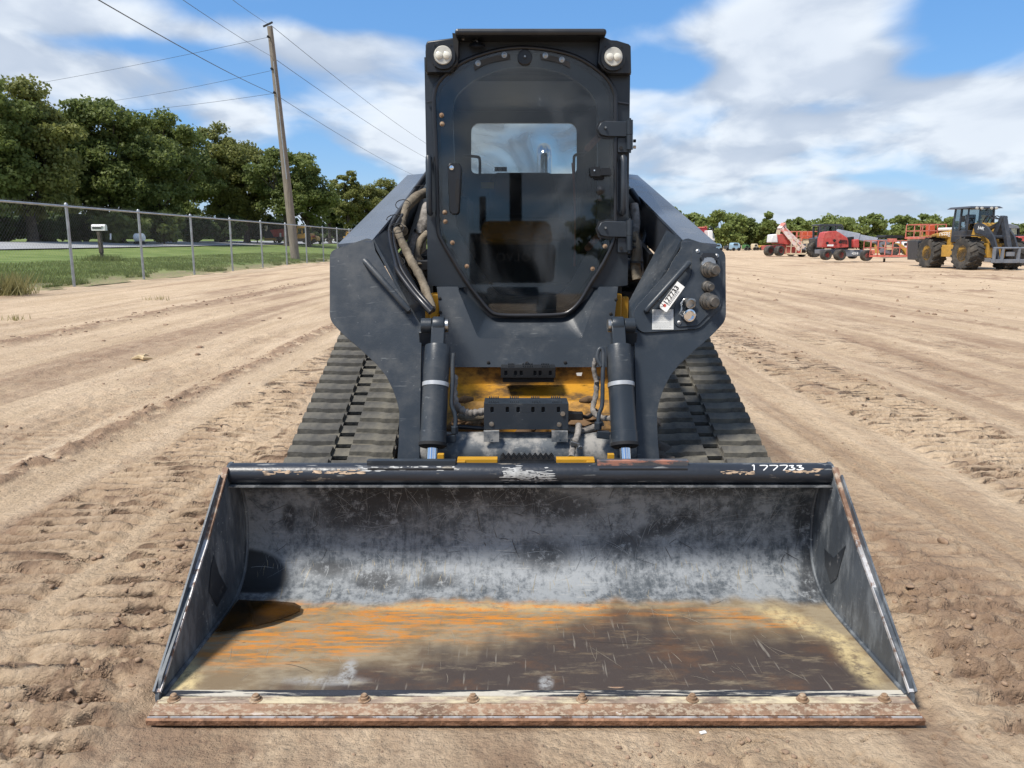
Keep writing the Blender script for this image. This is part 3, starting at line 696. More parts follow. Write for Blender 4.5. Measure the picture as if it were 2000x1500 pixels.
hz_, _, _ = ground_relief(np.array([p[0] for p in pts]), np.array([p[1] for p in pts]))
tt = terrain(np.array([p[0] for p in pts]), np.array([p[1] for p in pts]))
for (x, y, r), h_, t_ in zip(pts, hz_, tt): rock(mb, (x, y, t_+h_+r*.15), r, rr)
o = mb.build('soil_crumbs', CLODM, smooth=60); tag(o, 'loose brown crumbs of soil scattered over the sandy lot', 'soil crumbs', kind='stuff')
for (px, py, r, lab) in ((1840, 1066, .035, 'blocky earth clod on the sand right of the bucket'), (1412, 1405, .016, 'flat clod of soil just behind the right half of the bucket edge'), (1668, 1098, .018, 'small dark clod right of the bucket beside its upper side plate'), (355, 1040, .02, 'brown clod on the tread marks left of the bucket top'), (1835, 805, .035, 'dark clod in the tread marks at the right'), (560, 930, .02, 'crumbly clod between the bucket top and the left track'), (1775, 1160, .02, 'rounded clod on the right, near the bucket side')):
    g = G(px, py); z_ = gz(g.x, g.y)
    if abs(g.x-XC) < 1.07 and g.y > 1.86: continue
    mb = MB(); rock(mb, (g.x, g.y, z_+r*.25), r, rr, .6); o = mb.build('dirt_clod', CLODM, loc=(g.x, g.y, z_), smooth=50)
    b = o.modifiers.new('s', 'SUBSURF'); b.levels = b.render_levels = 1
    tag(o, lab, 'clod')
g = G(278, 705); mb = MB(); z_ = gz(g.x, g.y)+.02
mb.tube([g+Vector((-.12, 0, z_)), g+Vector((-.04, .03, z_+.02)), g+Vector((.03, -.02, z_+.01)), g+Vector((.1, .03, z_))], [.008, .03, .025, .006], 7)
mb.tube([g+Vector((-.02, 0, z_)), g+Vector((.01, .05, z_+.04)), g+Vector((.02, .12, z_+.02))], [.02, .014, .005], 6)
tag(mb.build('dry_root', ROOT, loc=(g.x, g.y, z_), smooth=True), 'pale dry root lying on the sand left of the loader', 'root')
g = G(1373, 1432); z_ = gz(g.x, g.y)+.005; mb = MB(); mb.box((g.x, g.y, z_), (.018, .010, .004), Matrix.Rotation(.3, 3, 'Z')); tag(mb.build('paper_scrap', WHITE, loc=(g.x, g.y, z_), bev=.001), 'tiny white paper scrap in the soil before the bucket edge', 'scrap')

# ------------------------------------------------------------------ chain link fence
XF = -11.0
posts_px = [-150, -20, 150, 280, 378, 452, 515, 567, 608, 642, 672, 698, 720]
posts = []
for px in posts_px:
    Yp = -XF*F/(1000-px)
    posts.append(Yp)
# even spacing along the line
y0, sp = 20*(11/13.3)*1.0, 3.72
posts = [19.45+sp*k for k in range(-3, 13)]
ft = thing('chain_link_fence', 'grey galvanised chain link fence along the grass left of the lot', 'fence', (XF, 25, tz(XF, 25)))
HF = 1.98
first = None
for yp in posts:
    z = tz(XF, yp)
    if first is None:
        mb = MB(); mb.tube([(XF, yp, z-.3), (XF, yp, z+HF)], .036, 10); mb.lathe([(.045, 0), (.045, .04), (.02, .07)], (XF, yp, z+HF), (0, 0, 1), 10)
        first = mb.build('post', GALV, ft, smooth=True); fy = yp
    else:
        link_copy(first, ft, (0, yp-fy, 0))
mb = MB(); mb.tube([(XF+.03, posts[0], tz(XF, posts[0])+HF-.02), (XF+.03, posts[-1], tz(XF, posts[-1])+HF-.02)], .026, 8); mb.build('top_rail', GALV, ft, smooth=True)
# the mesh: real wires on two diagonals, joined
zb = tz(XF, 25)+.03; W_ = HF-.02; cell = .105; vs = []; fs = []; tr = .0017
ya, yb = posts[0], posts[-1]
L = int((yb-ya)/cell)
def strip(p, q):
    o_ = len(vs); vs.extend([(XF-.03, p[0]-tr, p[1]), (XF-.03, p[0]+tr, p[1]), (XF-.03, q[0]+tr, q[1]), (XF-.03, q[0]-tr, q[1]), (XF-.0285, p[0], p[1]), (XF-.0285, q[0], q[1])])
    fs.extend([(o_, o_+1, o_+2, o_+3), (o_, o_+4, o_+5, o_+3), (o_+1, o_+4, o_+5, o_+2)])
for k in range(-20, L+1):
    a = ya+k*cell
    strip((max(a, ya), zb+max(0, ya-a)), (a+W_+.05, zb+W_+.05)) if a+W_ > ya else None
    strip((a+W_+.05, zb), (max(a, ya), zb+min(W_+.05, a+W_+.05-max(a, ya))))
mb = MB(); mb.add(vs, fs)
o = mb.build('mesh_wires', MESHG, ft); o['kind'] = 'stuff'

# ------------------------------------------------------------------ mailbox
mbz = Vector(P(198, 490, 33)); zg = tz(mbz.x, 33)
t = thing('mailbox', 'white mailbox on a wooden post in the grass behind the fence', 'mailbox', (mbz.x, 33, zg))
zt = P(198, 440, 33).z; w = 26/F*33
mb = MB(); mb.bb(mbz.x-.05, mbz.x+.05, 32.95, 33.05, zg-.1, zt-.15); mb.bar((mbz.x, 33, zg+.35), (mbz.x-.03, 33, zt-.2), .16, .12); mb.build('post', BARK, t)
pf = [(0, 0), (.2, 0), (.2, .16)] + [(.1+.1*math.cos(a), .16+.1*math.sin(a)) for a in np.linspace(0, PI, 8)] + [(0, .16)]
prof = [Vector((mbz.x-w/2, 32.9+a, zt-.22+b)) for a, b in pf]
mb = MB(); mb.ext([prof], (w, 0, 0)); mb.build('box', WHITE, t)
mb = MB(); mb.bb(mbz.x-w*.42, mbz.x+w*.25, 32.885, 32.897, zt-.14, zt-.07); mb.build('lettering_strip', INK, t)
mb = MB(); mb.bar((mbz.x+w*.2, 32.88, zt-.1), (mbz.x+w*.35, 32.88, zt-.02), .03, .02); mb.build('flag', GREYINK, t)
g = np.random.default_rng(8); n = 900; pts_ = np.stack([mbz.x+g.normal(size=n)*.35, 33+g.normal(size=n)*.4, np.full(n, zg)], -1)
blades('ground_weeds', pts_, .1, .35, .02, GRASSM, 8, 'dark tuft of weeds at the foot of the mailbox post', 'weeds', kind=None)

# ------------------------------------------------------------------ utility pole and lines
pb_, ptp = P(577, 508, 44), P(527, 52, 44)
zg = tz(pb_.x, 44)
t = thing('utility_pole', 'weathered wooden utility pole leaning to the left behind the fence', 'utility pole', (pb_.x, 44, zg))
mb = MB(); mb.tube([Vector((pb_.x+.02, 44, zg-.4)), pb_*.5+ptp*.5+Vector((.0, 0, 0)), ptp], [.25, .20, .145], 14); mb.build('pole', WOOD, t, smooth=True)
mb = MB()
for py in (75, 137, 183):
    px = 527+(py-52)/(508-52)*50; c = P(px, py, 44); mb.lathe([(.03, 0), (.07, .03), (.03, .06), (.07, .09), (.03, .12)], c+Vector((-.05, -.3, 0)), (0, -1, 0), 8); mb.bar(c, c+Vector((-.05, -.3, 0)), .05, .05)
mb.bar(P(525, 52, 44)+Vector((-.3, 0, .0)), P(529, 48, 44)+Vector((.1, 0, .12)), .08, .08)
mb.build('insulator', BLKM, t)
mb = MB(); mb.tube([P(534, 120, 43.7), P(553, 290, 43.7), P(560, 350, 43.7)], .03, 6); mb.build('ground_wire_guard', GALV, t)
WIREM = mat('wire', (.05, .055, .065), .6, var=.1)
def wire(a, b, r, sag, label):
    a, b = Vector(a), Vector(b); c = (a+b)/2
    pts = [a.lerp(b, k/16)-Vector((0, 0, sag*4*(k/16)*(1-k/16))) for k in range(17)]
    mb = MB(); mb.tube(pts, r, 5); tag(mb.build('power_line', WIREM, loc=a), label, 'power line', 'power lines at the pole')
wire(P(535, 183, 43.7), P(150, -25, 16), .013, .12, 'thick cable sloping down from the top left edge of the frame to the pole')
wire(P(535, 183, 44.3), P(815, 345, 108), .014, .3, 'thick cable running from the pole down to the right behind the loader arm')
wire(P(527, 72, 43.7), P(30, 170, 60), .010, .1, 'topmost thin wire running left from the pole')
wire(P(534, 137, 43.7), P(220, 197, 62), .010, .1, 'middle thin wire running left from the pole')
wire(P(537, 182, 43.7), P(235, 218, 62), .010, .1, 'lowest thin wire running left from the pole over the trees')
wire(P(530, 50, 44), P(840, 285, 100), .014, .3, 'upper thin wire sloping down right from the pole top')
wire(P(530, 110, 44), P(845, 315, 100), .014, .3, 'lower thin wire sloping down right beneath the upper one')
wire(P(530, 50, 44), P(435, -15, 22), .008, .05, 'short thin wire from the pole top up to the frame edge')
wire(P(530, 110, 44), P(340, -12, 20), .008, .05, 'thin wire from below the pole top up left to the frame edge')
# ================================================================== THE COMPACT TRACK LOADER
def mirror(mb):
    o = MB(); o.v = [(2*XC-x, y, z) for x, y, z in mb.v]; o.f = [f[::-1] for f in mb.f]; return o
L_ = thing('track_loader', 'dark grey compact track loader with a wide worn bucket, seen head on in the foreground', 'track loader', (XC, 3.9, 0))
def both(name, mb, m, **kw):
    return mb.build(name, m, L_, **kw), mirror(mb).build(name, m, L_, **kw)
def subboth(name, mb, m, pa, pb, **kw):
    mb.build(name, m, pa, **kw); mirror(mb).build(name, m, pb, **kw)

# ---- tracks
def track_path():
    # idler (front), sprocket (rear, high), rear idler; outline of the belt seen from the side: (Y, z)
    circ = [(3.150, .212, .205), (4.62, .70, .235), (4.95, .21, .205)]
    pts = []
    def arc(c, a0, a1, n):
        for k in range(n+1):
            a = a0+(a1-a0)*k/n; pts.append((c[0]+c[2]*math.cos(a), c[1]+c[2]*math.sin(a)))
    arc(circ[0], R(270), R(110), 14)
    arc(circ[1], R(110), R(12), 8)
    arc(circ[2], R(12), R(-90), 8)
    return pts
pth = track_path(); pp_ = [Vector((0, y, z)) for y, z in pth]
seg = [(pp_[(i+1) % len(pp_)]-pp_[i]).length for i in range(len(pp_))]; tot = sum(seg)
NP = round(tot/.0875); pitch = tot/NP
def at_s(s):
    s %= tot; i = 0
    while s > seg[i]: s -= seg[i]; i += 1
    a, b = pp_[i], pp_[(i+1) % len(pp_)]; p = a.lerp(b, s/seg[i])
    # smooth tangent
    return p, (b-a).normalized()
def frame(s):
    p, t = at_s(s); _, t1 = at_s(s-.02); _, t2 = at_s(s+.02); t = (t1+t2+t).normalized()
    n = Vector((0, t.z, -t.y)); n = -n
    c = Vector((0, 4.2, .35))
    if n.dot(p-c) < 0: n = -n
    return p, t, n
BW = .225
XT = XC-.783
trk = []
belt = MB(); ns = NP*3; th = .020
for (xa, xb) in ((-BW, -.033), (.033, BW)):
    vs = []
    for k in range(ns):
        p, t, n = frame(k*tot/ns)
        for x, d in ((xa, 0), (xb, 0), (xb, -th), (xa, -th)):
            e = .006 if abs(x) > .2 and d == 0 else 0
            vs.append(Vector((XT+x, 0, 0))+p+n*(d-e))
    fs = [(k*4+j, k*4+(j+1) % 4, ((k+1) % ns)*4+(j+1) % 4, ((k+1) % ns)*4+j) for k in range(ns) for j in range(4)]
    belt.add(vs, fs)
for k in range(NP):
    s0 = (k-.08)*pitch; s1 = (k+.58)*pitch; q = []
    for d in (-th, -.004):
        for s, x in ((s0, -.035), (s1, -.035), (s1, .035), (s0, .035)):
            p, t, n = frame(s); q.append(Vector((XT+x, 0, 0))+p+n*d)
    belt.hexa(q)
core = MB(); vs = []  # black strip added inside the belt as shade behind its holes
for k in range(NP):
    p, t, n = frame(k*pitch)
    for x in (-.10, .10): vs.append(Vector((XT+x, 0, 0))+p-n*.040)
core.add(vs, [(k*2, k*2+1, ((k+1) % NP)*2+1, ((k+1) % NP)*2) for k in range(NP)])
TL, TR = belt.build('track', RUB, L_, smooth=30, label='rubber track on the left of the picture'), mirror(belt).build('track', RUB, L_, smooth=30, label='rubber track on the right of the picture')
for T_k, mbk in ((TL, core), (TR, mirror(core))):
    mbk.build('hole_shade_strip', BLKM, T_k)
# one lug (two offset blocks with bevelled, slightly stepped edges); shared by every lug of a track
def lug(which):
    mb = MB(); hgt = .016
    def block(pts, h):
        # pts outline (x, along); top inset
        base = [Vector((x, y, -.004)) for x, y in pts]; c = sum(base, Vector())/len(base)
        top = [Vector((c.x+(v.x-c.x)*.97, c.y+(v.y-c.y)*.78, h)) for v in base]
        n = len(pts); mb.add(base+top, [tuple(range(n)), tuple(range(n, 2*n))[::-1]]+[(i, (i+1) % n, (i+1) % n+n, i+n) for i in range(n)])
    if which == 0: block([(-.222, -.030), (-.165, -.030), (-.150, -.038), (-.036, -.038), (-.034, .024), (-.120, .026), (-.140, .034), (-.222, .034)], hgt)
    else: block([(.036, -.026), (.120, -.026), (.140, -.034), (.222, -.034), (.222, .030), (.150, .030), (.135, .038), (.038, .034)], hgt)
    return mb
for side, T, wh in ((1, TL, 0), (-1, TR, 0), (1, TL, 1), (-1, TR, 1)):
    lb = lug(wh)
    if side < 0: lb.v = [(-x, y, z) for x, y, z in lb.v]; lb.f = [f[::-1] for f in lb.f]
    base = None
    for k in range(NP):
        p, t, n = frame((k+.20)*pitch)
        Mx = Matrix((Vector((1, 0, 0)), t, n)).transposed().to_4x4()
        Mx.translation = Vector((XT if side > 0 else 2*XC-XT, p.y, p.z))-L_.location
        if base is None:
            base = lb.build('tread_lug', RUB, None, smooth=30); base.parent = T
            o = base
        else: o = base.copy(); COL.objects.link(o); o.parent = T
        wob = Matrix.Rotation(rr.uniform(-.012, .012), 4, 'Z')
        o.matrix_local = Mx @ wob
mb = MB()
for cy, cz, r in ((3.150, .212, .175), (4.95, .21, .17), (3.75, .15, .13), (4.15, .15, .13), (4.5, .15, .13)):
    mb.lathe([(.04, -.17), (r*.8, -.17), (r, -.12), (r, -.035), (r*.7, -.03), (r*.7, .03), (r, .035), (r, .12), (r*.8, .17), (.04, .17)], (XT, cy, cz), (1, 0, 0), 24)
both('track_wheel', mb, RUBD, smooth=True)
mb = MB(); mb.lathe([(.05, -.1), (.20, -.1), (.20, .1), (.05, .1)], (XT, 4.62, .70), (1, 0, 0), 20); both('drive_sprocket', mb, BLACK, smooth=True)
mb = MB(); mb.hexa([Vector((XT-.06, 3.25, .17)), Vector((XT+.16, 3.25, .17)), Vector((XT+.16, 4.8, .17)), Vector((XT-.06, 4.8, .17)), Vector((XT-.06, 3.3, .34)), Vector((XT+.16, 3.3, .34)), Vector((XT+.16, 4.7, .60)), Vector((XT-.06, 4.7, .60))])
both('track_frame', mb, BLKM)
# mud lumps packed inside the right track
mb = MB(); r3 = random.Random(9)
for k in range(26):
    a = r3.random(); mb_c = (2*XC-XT-BW-.005+r3.uniform(-.02, .02), 3.0+a*.45, .40-.02+a*.16+r3.uniform(-.07, .01)); rock(mb, mb_c, r3.uniform(.03, .075), r3, .9)
mb.build('packed_mud', mat('packed_mud', (.085, .065, .048), .9, var=.4, bump=.6, bscale=40), L_, smooth=50)

# ---- chassis behind
mb = MB(); mb.bb(XC-.50, XC+.50, 3.80, 5.3, .22, .95); mb.build('chassis', YEL, L_, bev=.01)
mb = MB(); mb.bb(XC-.44, XC+.44, 4.95, 5.6, .55, 1.62); mb.build('engine_hood', GREY, L_, bev=.03)
mb = MB(); mb.bb(XC-.56, XC-.465, 3.72, 5.2, .90, 1.06); both('side_deck', mb, BLKM)
# visible amber frame pieces beside the cab foot
mb = MB(); mb.bb(XC-.452, XC-.405, 3.62, 3.72, .86, 1.055); mb.bb(XC-.49, XC-.45, 3.66, 3.9, .90, 1.04); both('corner_frame', mb, YELC, bev=.006)

# ---- front cover panel with its recess (plane leaning slightly)
PA, PB_ = 3.12, .44                    # Y = PA + PB*z
def pl(px, py, dy=0): return PL(px, py, PA+dy, PB_)
outer = [pl(853, 560), pl(862, 640), pl(868, 717), pl(1185, 717), pl(1198, 640), pl(1207, 560)]
hole = rnd([pl(893, 561.5), pl(934, 661), pl(1136, 661), pl(1171, 561.5)], .02)
hole2 = [pl(893, 560.1)]+[v for v in hole[2:-2]]+[pl(1171, 560.1)]
outer2 = [pl(853, 560), pl(862, 640), pl(868, 717), pl(1185, 717), pl(1198, 640), pl(1207, 560), pl(1171, 560)]+[v for v in hole[2:-2]][::-1]+[pl(893, 560)]
mb = MB(); mb.ext([outer2], (0, .012, 0))
inn = [v+Vector((0, .085, 0)) for v in rnd([pl(915, 560), pl(958, 632), pl(1112, 632), pl(1150, 560)], .05)]
k = len(hole); mb.add([v+Vector((0, .001, 0)) for v in hole]+inn, [(i, (i+1) % k, (i+1) % k+k, i+k) for i in range(k-1)]+[tuple(range(k, 2*k))])
cover = mb.build('front_cover', GREY, L_, smooth=35)
for px, py in ((954, 708), (1029, 709), (1104, 708), (855+4, 583), (1203, 585), (860, 610), (1193, 613)):
    mb = MB(); mb.lathe([(.008, 0), (.008, -.004), (.004, -.006)], pl(px, py, -.001), (0, -1, 0) if False else (0, 1, 0), 8); mb.build('push_rivet', BLKM, cover)

# ---- yellow cross frame, with folds
mb = MB()
prof = [(3.478, .745), (3.474, .655), (3.34, .600), (3.24, .50), (3.23, .42)]
pr = [Vector((XC-.47, y, z)) for y, z in prof]+[Vector((XC-.47, y+.012, z+.001)) for y, z in prof[::-1]]
mb.ext([pr], (.94, 0, 0))
yf = mb.build('cross_frame', YEL, L_)
mb = MB(); c = pl(1130, 730, .02); mb.add([c+Vector((-.012, -.012, .006)), c+Vector((.016, -.012, .008)), c+Vector((.012, -.012, -.008)), c+Vector((-.008, -.012, -.007))], [(0, 1, 2, 3)]); mb.build('torn_sticker', WHITE, yf)
BRN = mat('dried_mud', (.13, .075, .035), .9, var=.4, bump=.5, bscale=50)
for xs in ((892, 925), (1133, 1165)):
    mb = MB(); a = P(xs[0], 783, 3.27); b = P(xs[1], 779, 3.24); mb.tube([a, (a+b)/2+Vector((0, -.02, .006)), b], [.008, .018, .008], 7); mb.build('mud_lump', BRN, yf, smooth=50)
mb = MB(); r4 = random.Random(2)
for k in range(30):
    rock(mb, tuple(P(r4.uniform(890, 1165), r4.uniform(812, 842), 3.16)), r4.uniform(.02, .05), r4, .6)
mb.build('trapped_mud', BRN, yf, smooth=50)

# ---- steps
def step(name, px0, px1, yt, yb, Yf, depth, teeth, holes, parent):
    a, b = P(px0, yt, Yf), P(px1, yb, Yf); x0, x1, z1, z0 = a.x, b.x, a.z, b.z
    mb = MB(); t = .006
    lo = [(x0, z0), (x1, z0), (x1, z1), (x0, z1)]
    hs_ = []
    for hx in holes:
        cx = P(hx, yt, Yf).x; hs_.append(rnd([Vector((cx-.0065, Yf, z1-.014)), Vector((cx+.0065, Yf, z1-.014)), Vector((cx+.0065, Yf, z1-.036)), Vector((cx-.0065, Yf, z1-.036))], .004, 2))
    mb.ext([[Vector((x, Yf, z)) for x, z in lo]]+hs_, (0, t, 0))
    mb.bb(x0, x1, Yf+t, Yf+depth, z1-t, z1)
    mb.bb(x0, x0+t, Yf+t, Yf+depth, z0, z1-t-.001); mb.bb(x1-t, x1, Yf+t, Yf+depth, z0, z1-t-.001)
    for (ta, tb) in teeth:
        xa, xb = P(ta, yt, Yf).x, P(tb, yt, Yf).x; n = 5
        for yy in (Yf+.012, Yf+depth-.012):
            for k in range(n):
                xm = xa+(xb-xa)*(k+.5)/n; w = (xb-xa)/n*.42
                mb.hexa([Vector((xm-w, yy-.004, z1)), Vector((xm+w, yy-.004, z1)), Vector((xm+w, yy+.004, z1)), Vector((xm-w, yy+.004, z1)), Vector((xm-w*.5, yy-.003, z1+.009)), Vector((xm+w*.5, yy-.003, z1+.009)), Vector((xm+w*.5, yy+.003, z1+.009)), Vector((xm-w*.5, yy+.003, z1+.009))])
    o = mb.build(name, BLACK if name != 'lower_step' else GREY, L_, bev=.0015)
    mb = MB(); mb.bb(x0+t, x1-t, Yf+t+.004, Yf+t+.008, z0, z1-t-.001); mb.build('hole_shade_sheet', BLKM, o)  # black sheet added behind the step holes as their shade
    return o
st1 = step('upper_step', 978, 1085, 718, 738, 3.34, .09, [(992, 1005), (1020, 1042), (1058, 1074)], [988, 1007, 1018, 1045, 1055, 1075], L_)
mb = MB(); a, b = P(982, 737, 3.36), P(1082, 746, 3.36); mb.bb(a.x, b.x, 3.355, 3.44, b.z, a.z); mb.build('step_gusset', BLKM, st1)
st2 = step('lower_step', 945, 1110, 788, 839, 2.93, .11, [(953, 974), (995, 1014), (1038, 1056), (1078, 1098)], [961, 991, 1012, 1041, 1061, 1091], L_)
for px, py in ((960, 828), (1092, 829), (1099, 808)):
    mb = MB(); mb.lathe([(.0095, 0), (.0095, .003), (.006, .003), (.006, .007)], P(px, py, 2.93), (0, -1, 0), 12); mb.build('bolt', STEEL, st2)
for xs in ((945, 975), (1077, 1108)):
    a, b = P(xs[0], 840, 2.93), P(xs[1], 860, 2.93)
    mb = MB(); mb.bb(a.x, b.x, 2.905, 2.913, b.z, a.z); mb.bb(a.x, b.x, 2.913, 2.93, a.z-.004, a.z); mb.disc(((a.x+b.x)/2, 2.903, b.z+.012), (0, 1, 0), .004, .004, 8); mb.build('mount_tab', GREYD, st2)

# ---- loader arms
AA, AB = 2.732, .366
def ap(px, py, dy=0): return PL(px, py, AA+dy, AB)
AN = Vector((0, -1, AB)).normalized()    # outward normal of the plate
ol = [(644, 490), (718, 465), (729, 469), (733, 490), (798, 600), (824, 636), (822, 720), (821, 800), (819, 900), (776, 900), (779, 860), (780, 832), (780, 804), (776, 786), (768, 762), (754, 734), (736, 712), (706, 684), (673, 656), (644, 626)]
plate = [ap(*p) for p in ol]
pr = []
for i, p in enumerate(plate):
    if i in (0, 1, 2, 19, 5, 18):
        a, b = plate[i-1]-p, plate[(i+1) % len(plate)]-p; r = min({0: .03, 1: .02, 2: .012, 19: .03, 5: .01, 18: .02}[i], a.length*.4, b.length*.4)
        a = p+a.normalized()*r; b = p+b.normalized()*r
        pr += [a*(1-t)**2+p*2*t*(1-t)+b*t*t for t in (0, .25, .5, .75, 1)]
    else: pr.append(p)
plate = pr
mb = MB(); mb.ext([plate], -AN*.016)
# web behind the plate: inner flank running back, outer flank
def flank(mb, a, b, a2, b2, t=.012):
    n = (b-a).cross(a2-a).normalized()*t; mb.hexa([a, b, b2, a2, a+n, b+n, b2+n, a2+n])
f1, f2, f3 = ap(726, 470, .010), ap(795, 600, .010), ap(820, 640, .010)
mb2 = MB()
g1, g2, g3 = P(750, 452, 3.48), P(826, 592, 3.30), P(827, 640, 3.22)
flank(mb2, f1, f2, g1, g2); flank(mb2, f2, f3, g2, g3)
flank(mb2, ap(822, 645, .014), ap(819, 895, .014), ap(822, 645, .014)+Vector((0, .14, 0)), ap(819, 895, .014)+Vector((0, .10, 0)))
flank(mb2, ap(780, 800, .014), ap(778, 895, .014), ap(780, 800, .014)+Vector((0, .14, 0)), ap(778, 895, .014)+Vector((0, .10, 0)))
back = [v+Vector((0, .15, 0)) for v in [ap(725, 600), ap(822, 640), ap(819, 895), ap(778, 895), ap(780, 800), ap(755, 735)]]
mb2.ext([back], (0, .01, 0))
armL, armR = both('arm_plate', mb, GREY, bev=.002, smooth=35)
both('arm_web', mb2, GREY)
# the long beam going back and up to the rear tower, then its downward leg
mb = MB()
fo, fi = Vector((-.715, 3.21, 1.286)), Vector((-.575, 3.205, 1.300)); ro, ri = Vector((-.640, 4.86, 1.70)), Vector((-.515, 4.90, 1.715))
eo, ei = Vector((-.64, 5.35, 1.45)), Vector((-.515, 5.35, 1.45))
dn = Vector((0, 0, -.012))
mb.hexa([fo+dn, fi+dn, ri+dn, ro+dn, fo, fi, ri, ro])
mb.hexa([ro+dn, ri+dn, ei+dn, eo+dn, ro, ri, ei, eo])
top_l, top_r = both('arm_top_plate', mb, BEAM)
mb = MB()
def wall(a, b, da, db, t):
    q = [a+Vector((0, 0, -da)), b+Vector((0, 0, -db)), b, a]; mb.hexa(q+[v+Vector((t, 0, 0)) for v in q])
o1 = Vector((.004, 0, -.0125))
wall(fo+o1, ro+o1, .22, .22, .01); wall(fi+Vector((-.014, 0, -.0125)), ri+Vector((-.014, 0, -.0125)), .15, .24, .01)
wall(ro+o1, eo+o1, .25, .8, .01); wall(ri+Vector((-.014, 0, -.0125)), ei+Vector((-.014, 0, -.0125)), .25, .8, .01)
mb.hexa([fo+Vector((.015, .05, -.22)), fi+Vector((-.015, .05, -.16)), ri+Vector((-.015, 0, -.25)), ro+Vector((.015, 0, -.22)), fo+Vector((.015, .05, -.21)), fi+Vector((-.015, .05, -.15)), ri+Vector((-.015, 0, -.24)), ro+Vector((.015, 0, -.21))])
both('arm_beam', mb, CHAR)
# link dropping from the beam inside, lift cylinder
mb = MB(); q = [Vector((-.53, 3.62, 1.24)), Vector((-.53, 3.95, 1.30)), Vector((-.53, 4.6, 1.55)), Vector((-.53, 4.7, 1.1)), Vector((-.53, 4.1, .86)), Vector((-.53, 3.9, .93))]; mb.ext([q], (.02, 0, 0)); both('arm_link_plate', mb, BLACK)
mb = MB(); mb.tube([(-.535, 3.5, .86), (-.52, 4.95, 1.1)], .045, 14); both('lift_cylinder', mb, BLACK, smooth=True)
mb = MB(); mb.tube([(XC-.49, 3.8, 1.16), (XC-.49, 4.5, 1.22)], .07, 14); both('tank_side', mb, BLKM, smooth=True)

# cylinders
def cyl_side(sgn):
    top, bot = P(857, 636, 3.05), P(845, 868, 2.86)
    rb = Vector((bot.x, bot.y-.01, bot.z)); ax = (bot-top).normalized()
    if sgn < 0:
        top.x = 2*XC-top.x; bot.x = 2*XC-bot.x; ax = (bot-top).normalized()
    ln = (bot-top).length
    mb = MB(); s0 = .085
    mb.lathe([(.0, s0-.004), (.049, s0), (.051, s0+.008), (.051, s0+.11), (.050, s0+.115), (.050, ln-.05), (.052, ln-.048), (.052, ln-.004), (.047, ln)], top, ax, 32)
    cy = mb.build('tilt_cylinder', GREY, L_, smooth=True, label='tilt cylinder left of the steps' if sgn > 0 else 'tilt cylinder right of the steps')
    mb = MB(); mb.lathe([(.0525, s0+.150), (.0525, s0+.166)], top, ax, 32); mb.build('silver_band', mat('silver_tape', (.42, .43, .44), .35, .3, var=.2), cy, smooth=True)
    mb = MB(); mb.lathe([(.054, ln-.006), (.054, ln+.006), (.045, ln+.012), (.026, ln+.013), (.026, ln+.004)], top, ax, 32); mb.build('gland', BLKM, cy, smooth=True)
    mb = MB(); mb.lathe([(.0215, ln), (.0215, ln+.14)], top, ax, 24); mb.build('rod', CHROME, cy, smooth=True)
    # eye block and pin
    mb = MB(); x = top.x; mb.lathe([(.034, -.024), (.036, -.02), (.036, .02), (.034, .024)], top, (1, 0, 0), 24)
    mb.bar(top, top+ax*.095, .052, .062, up=(0, 1, 0)); mb.build('rod_eye', GREY, cy, smooth=35, bev=.003)
    mb = MB(); mb.lathe([(.017, -.03*1), (.026, .028), (.026, .038), (.022, .040)] if True else [], top, (sgn, 0, 0), 20); mb.build('pin_cap', STEEL, cy, smooth=True)
    mb = MB(); mb.lathe([(.030, .026), (.030, .07)], top+Vector((-.0*sgn, 0, 0)), (-sgn, 0, 0), 20); mb.bar(top+Vector((-sgn*.055, .02, -.01)), top+Vector((-sgn*.055, .06, -.09)), .05, .07); mb.build('pin_boss', GREY, cy, smooth=35, bev=.003)
    # hard line down the inner side
    pts = [(886, 690), (884, 712), (884, 750), (882, 790), (888, 806), (890, 822), (888, 838)]
    W = [P(px, py, 2.99-(py-690)*.0006) for px, py in pts]
    if sgn < 0: W = [P(px, py, 2.97-(py-690)*.0006) for px, py in [(1174, 715), (1166, 700), (1170, 682), (1178, 688), (1177, 740), (1176, 790), (1170, 808), (1168, 830)]]
    mb = MB(); mb.tube(spline(W, 4), .0085, 10); mb.build('hard_line', GREY, cy, smooth=True)
    e = W[-1]; mb = MB(); mb.lathe([(.015, 0), (.015, .03)], e+Vector((0, 0, .012)), (0, 0, -1), 6); mb.bar(e+Vector((.004*sgn, 0, -.035)), e+Vector((-.045*sgn, 0, -.040)), .028, .03); mb.build('elbow_fitting', GREY, cy, bev=.003)
cyl_side(1); cyl_side(-1)
# torque tube between the arms
mb = MB(); mb.tube([(XC-.44, 2.99, .468), (XC+.44, 2.99, .468)], .078, 40); mb.build('torque_tube', GREYD, L_, smooth=True)

# grab rails on the arm plates
def rail(a, b, off, r, name='arm_grab_rail', label=None):
    a2, b2 = a+AN*off, b+AN*off; d = (b2-a2).normalized()*.02
    mb = MB(); mb.tube([a, a2-d*.2, a2+d*.5]+[a2.lerp(b2, .5)]+[b2-d*.5, b2+d*.2, b], r, 12)
    return mb.build(name, GREY, L_, smooth=True)
rail(ap(719, 519), ap(797, 607), .045, .0125); rail(ap(1338, 523), ap(1262, 608), .045, .0125)

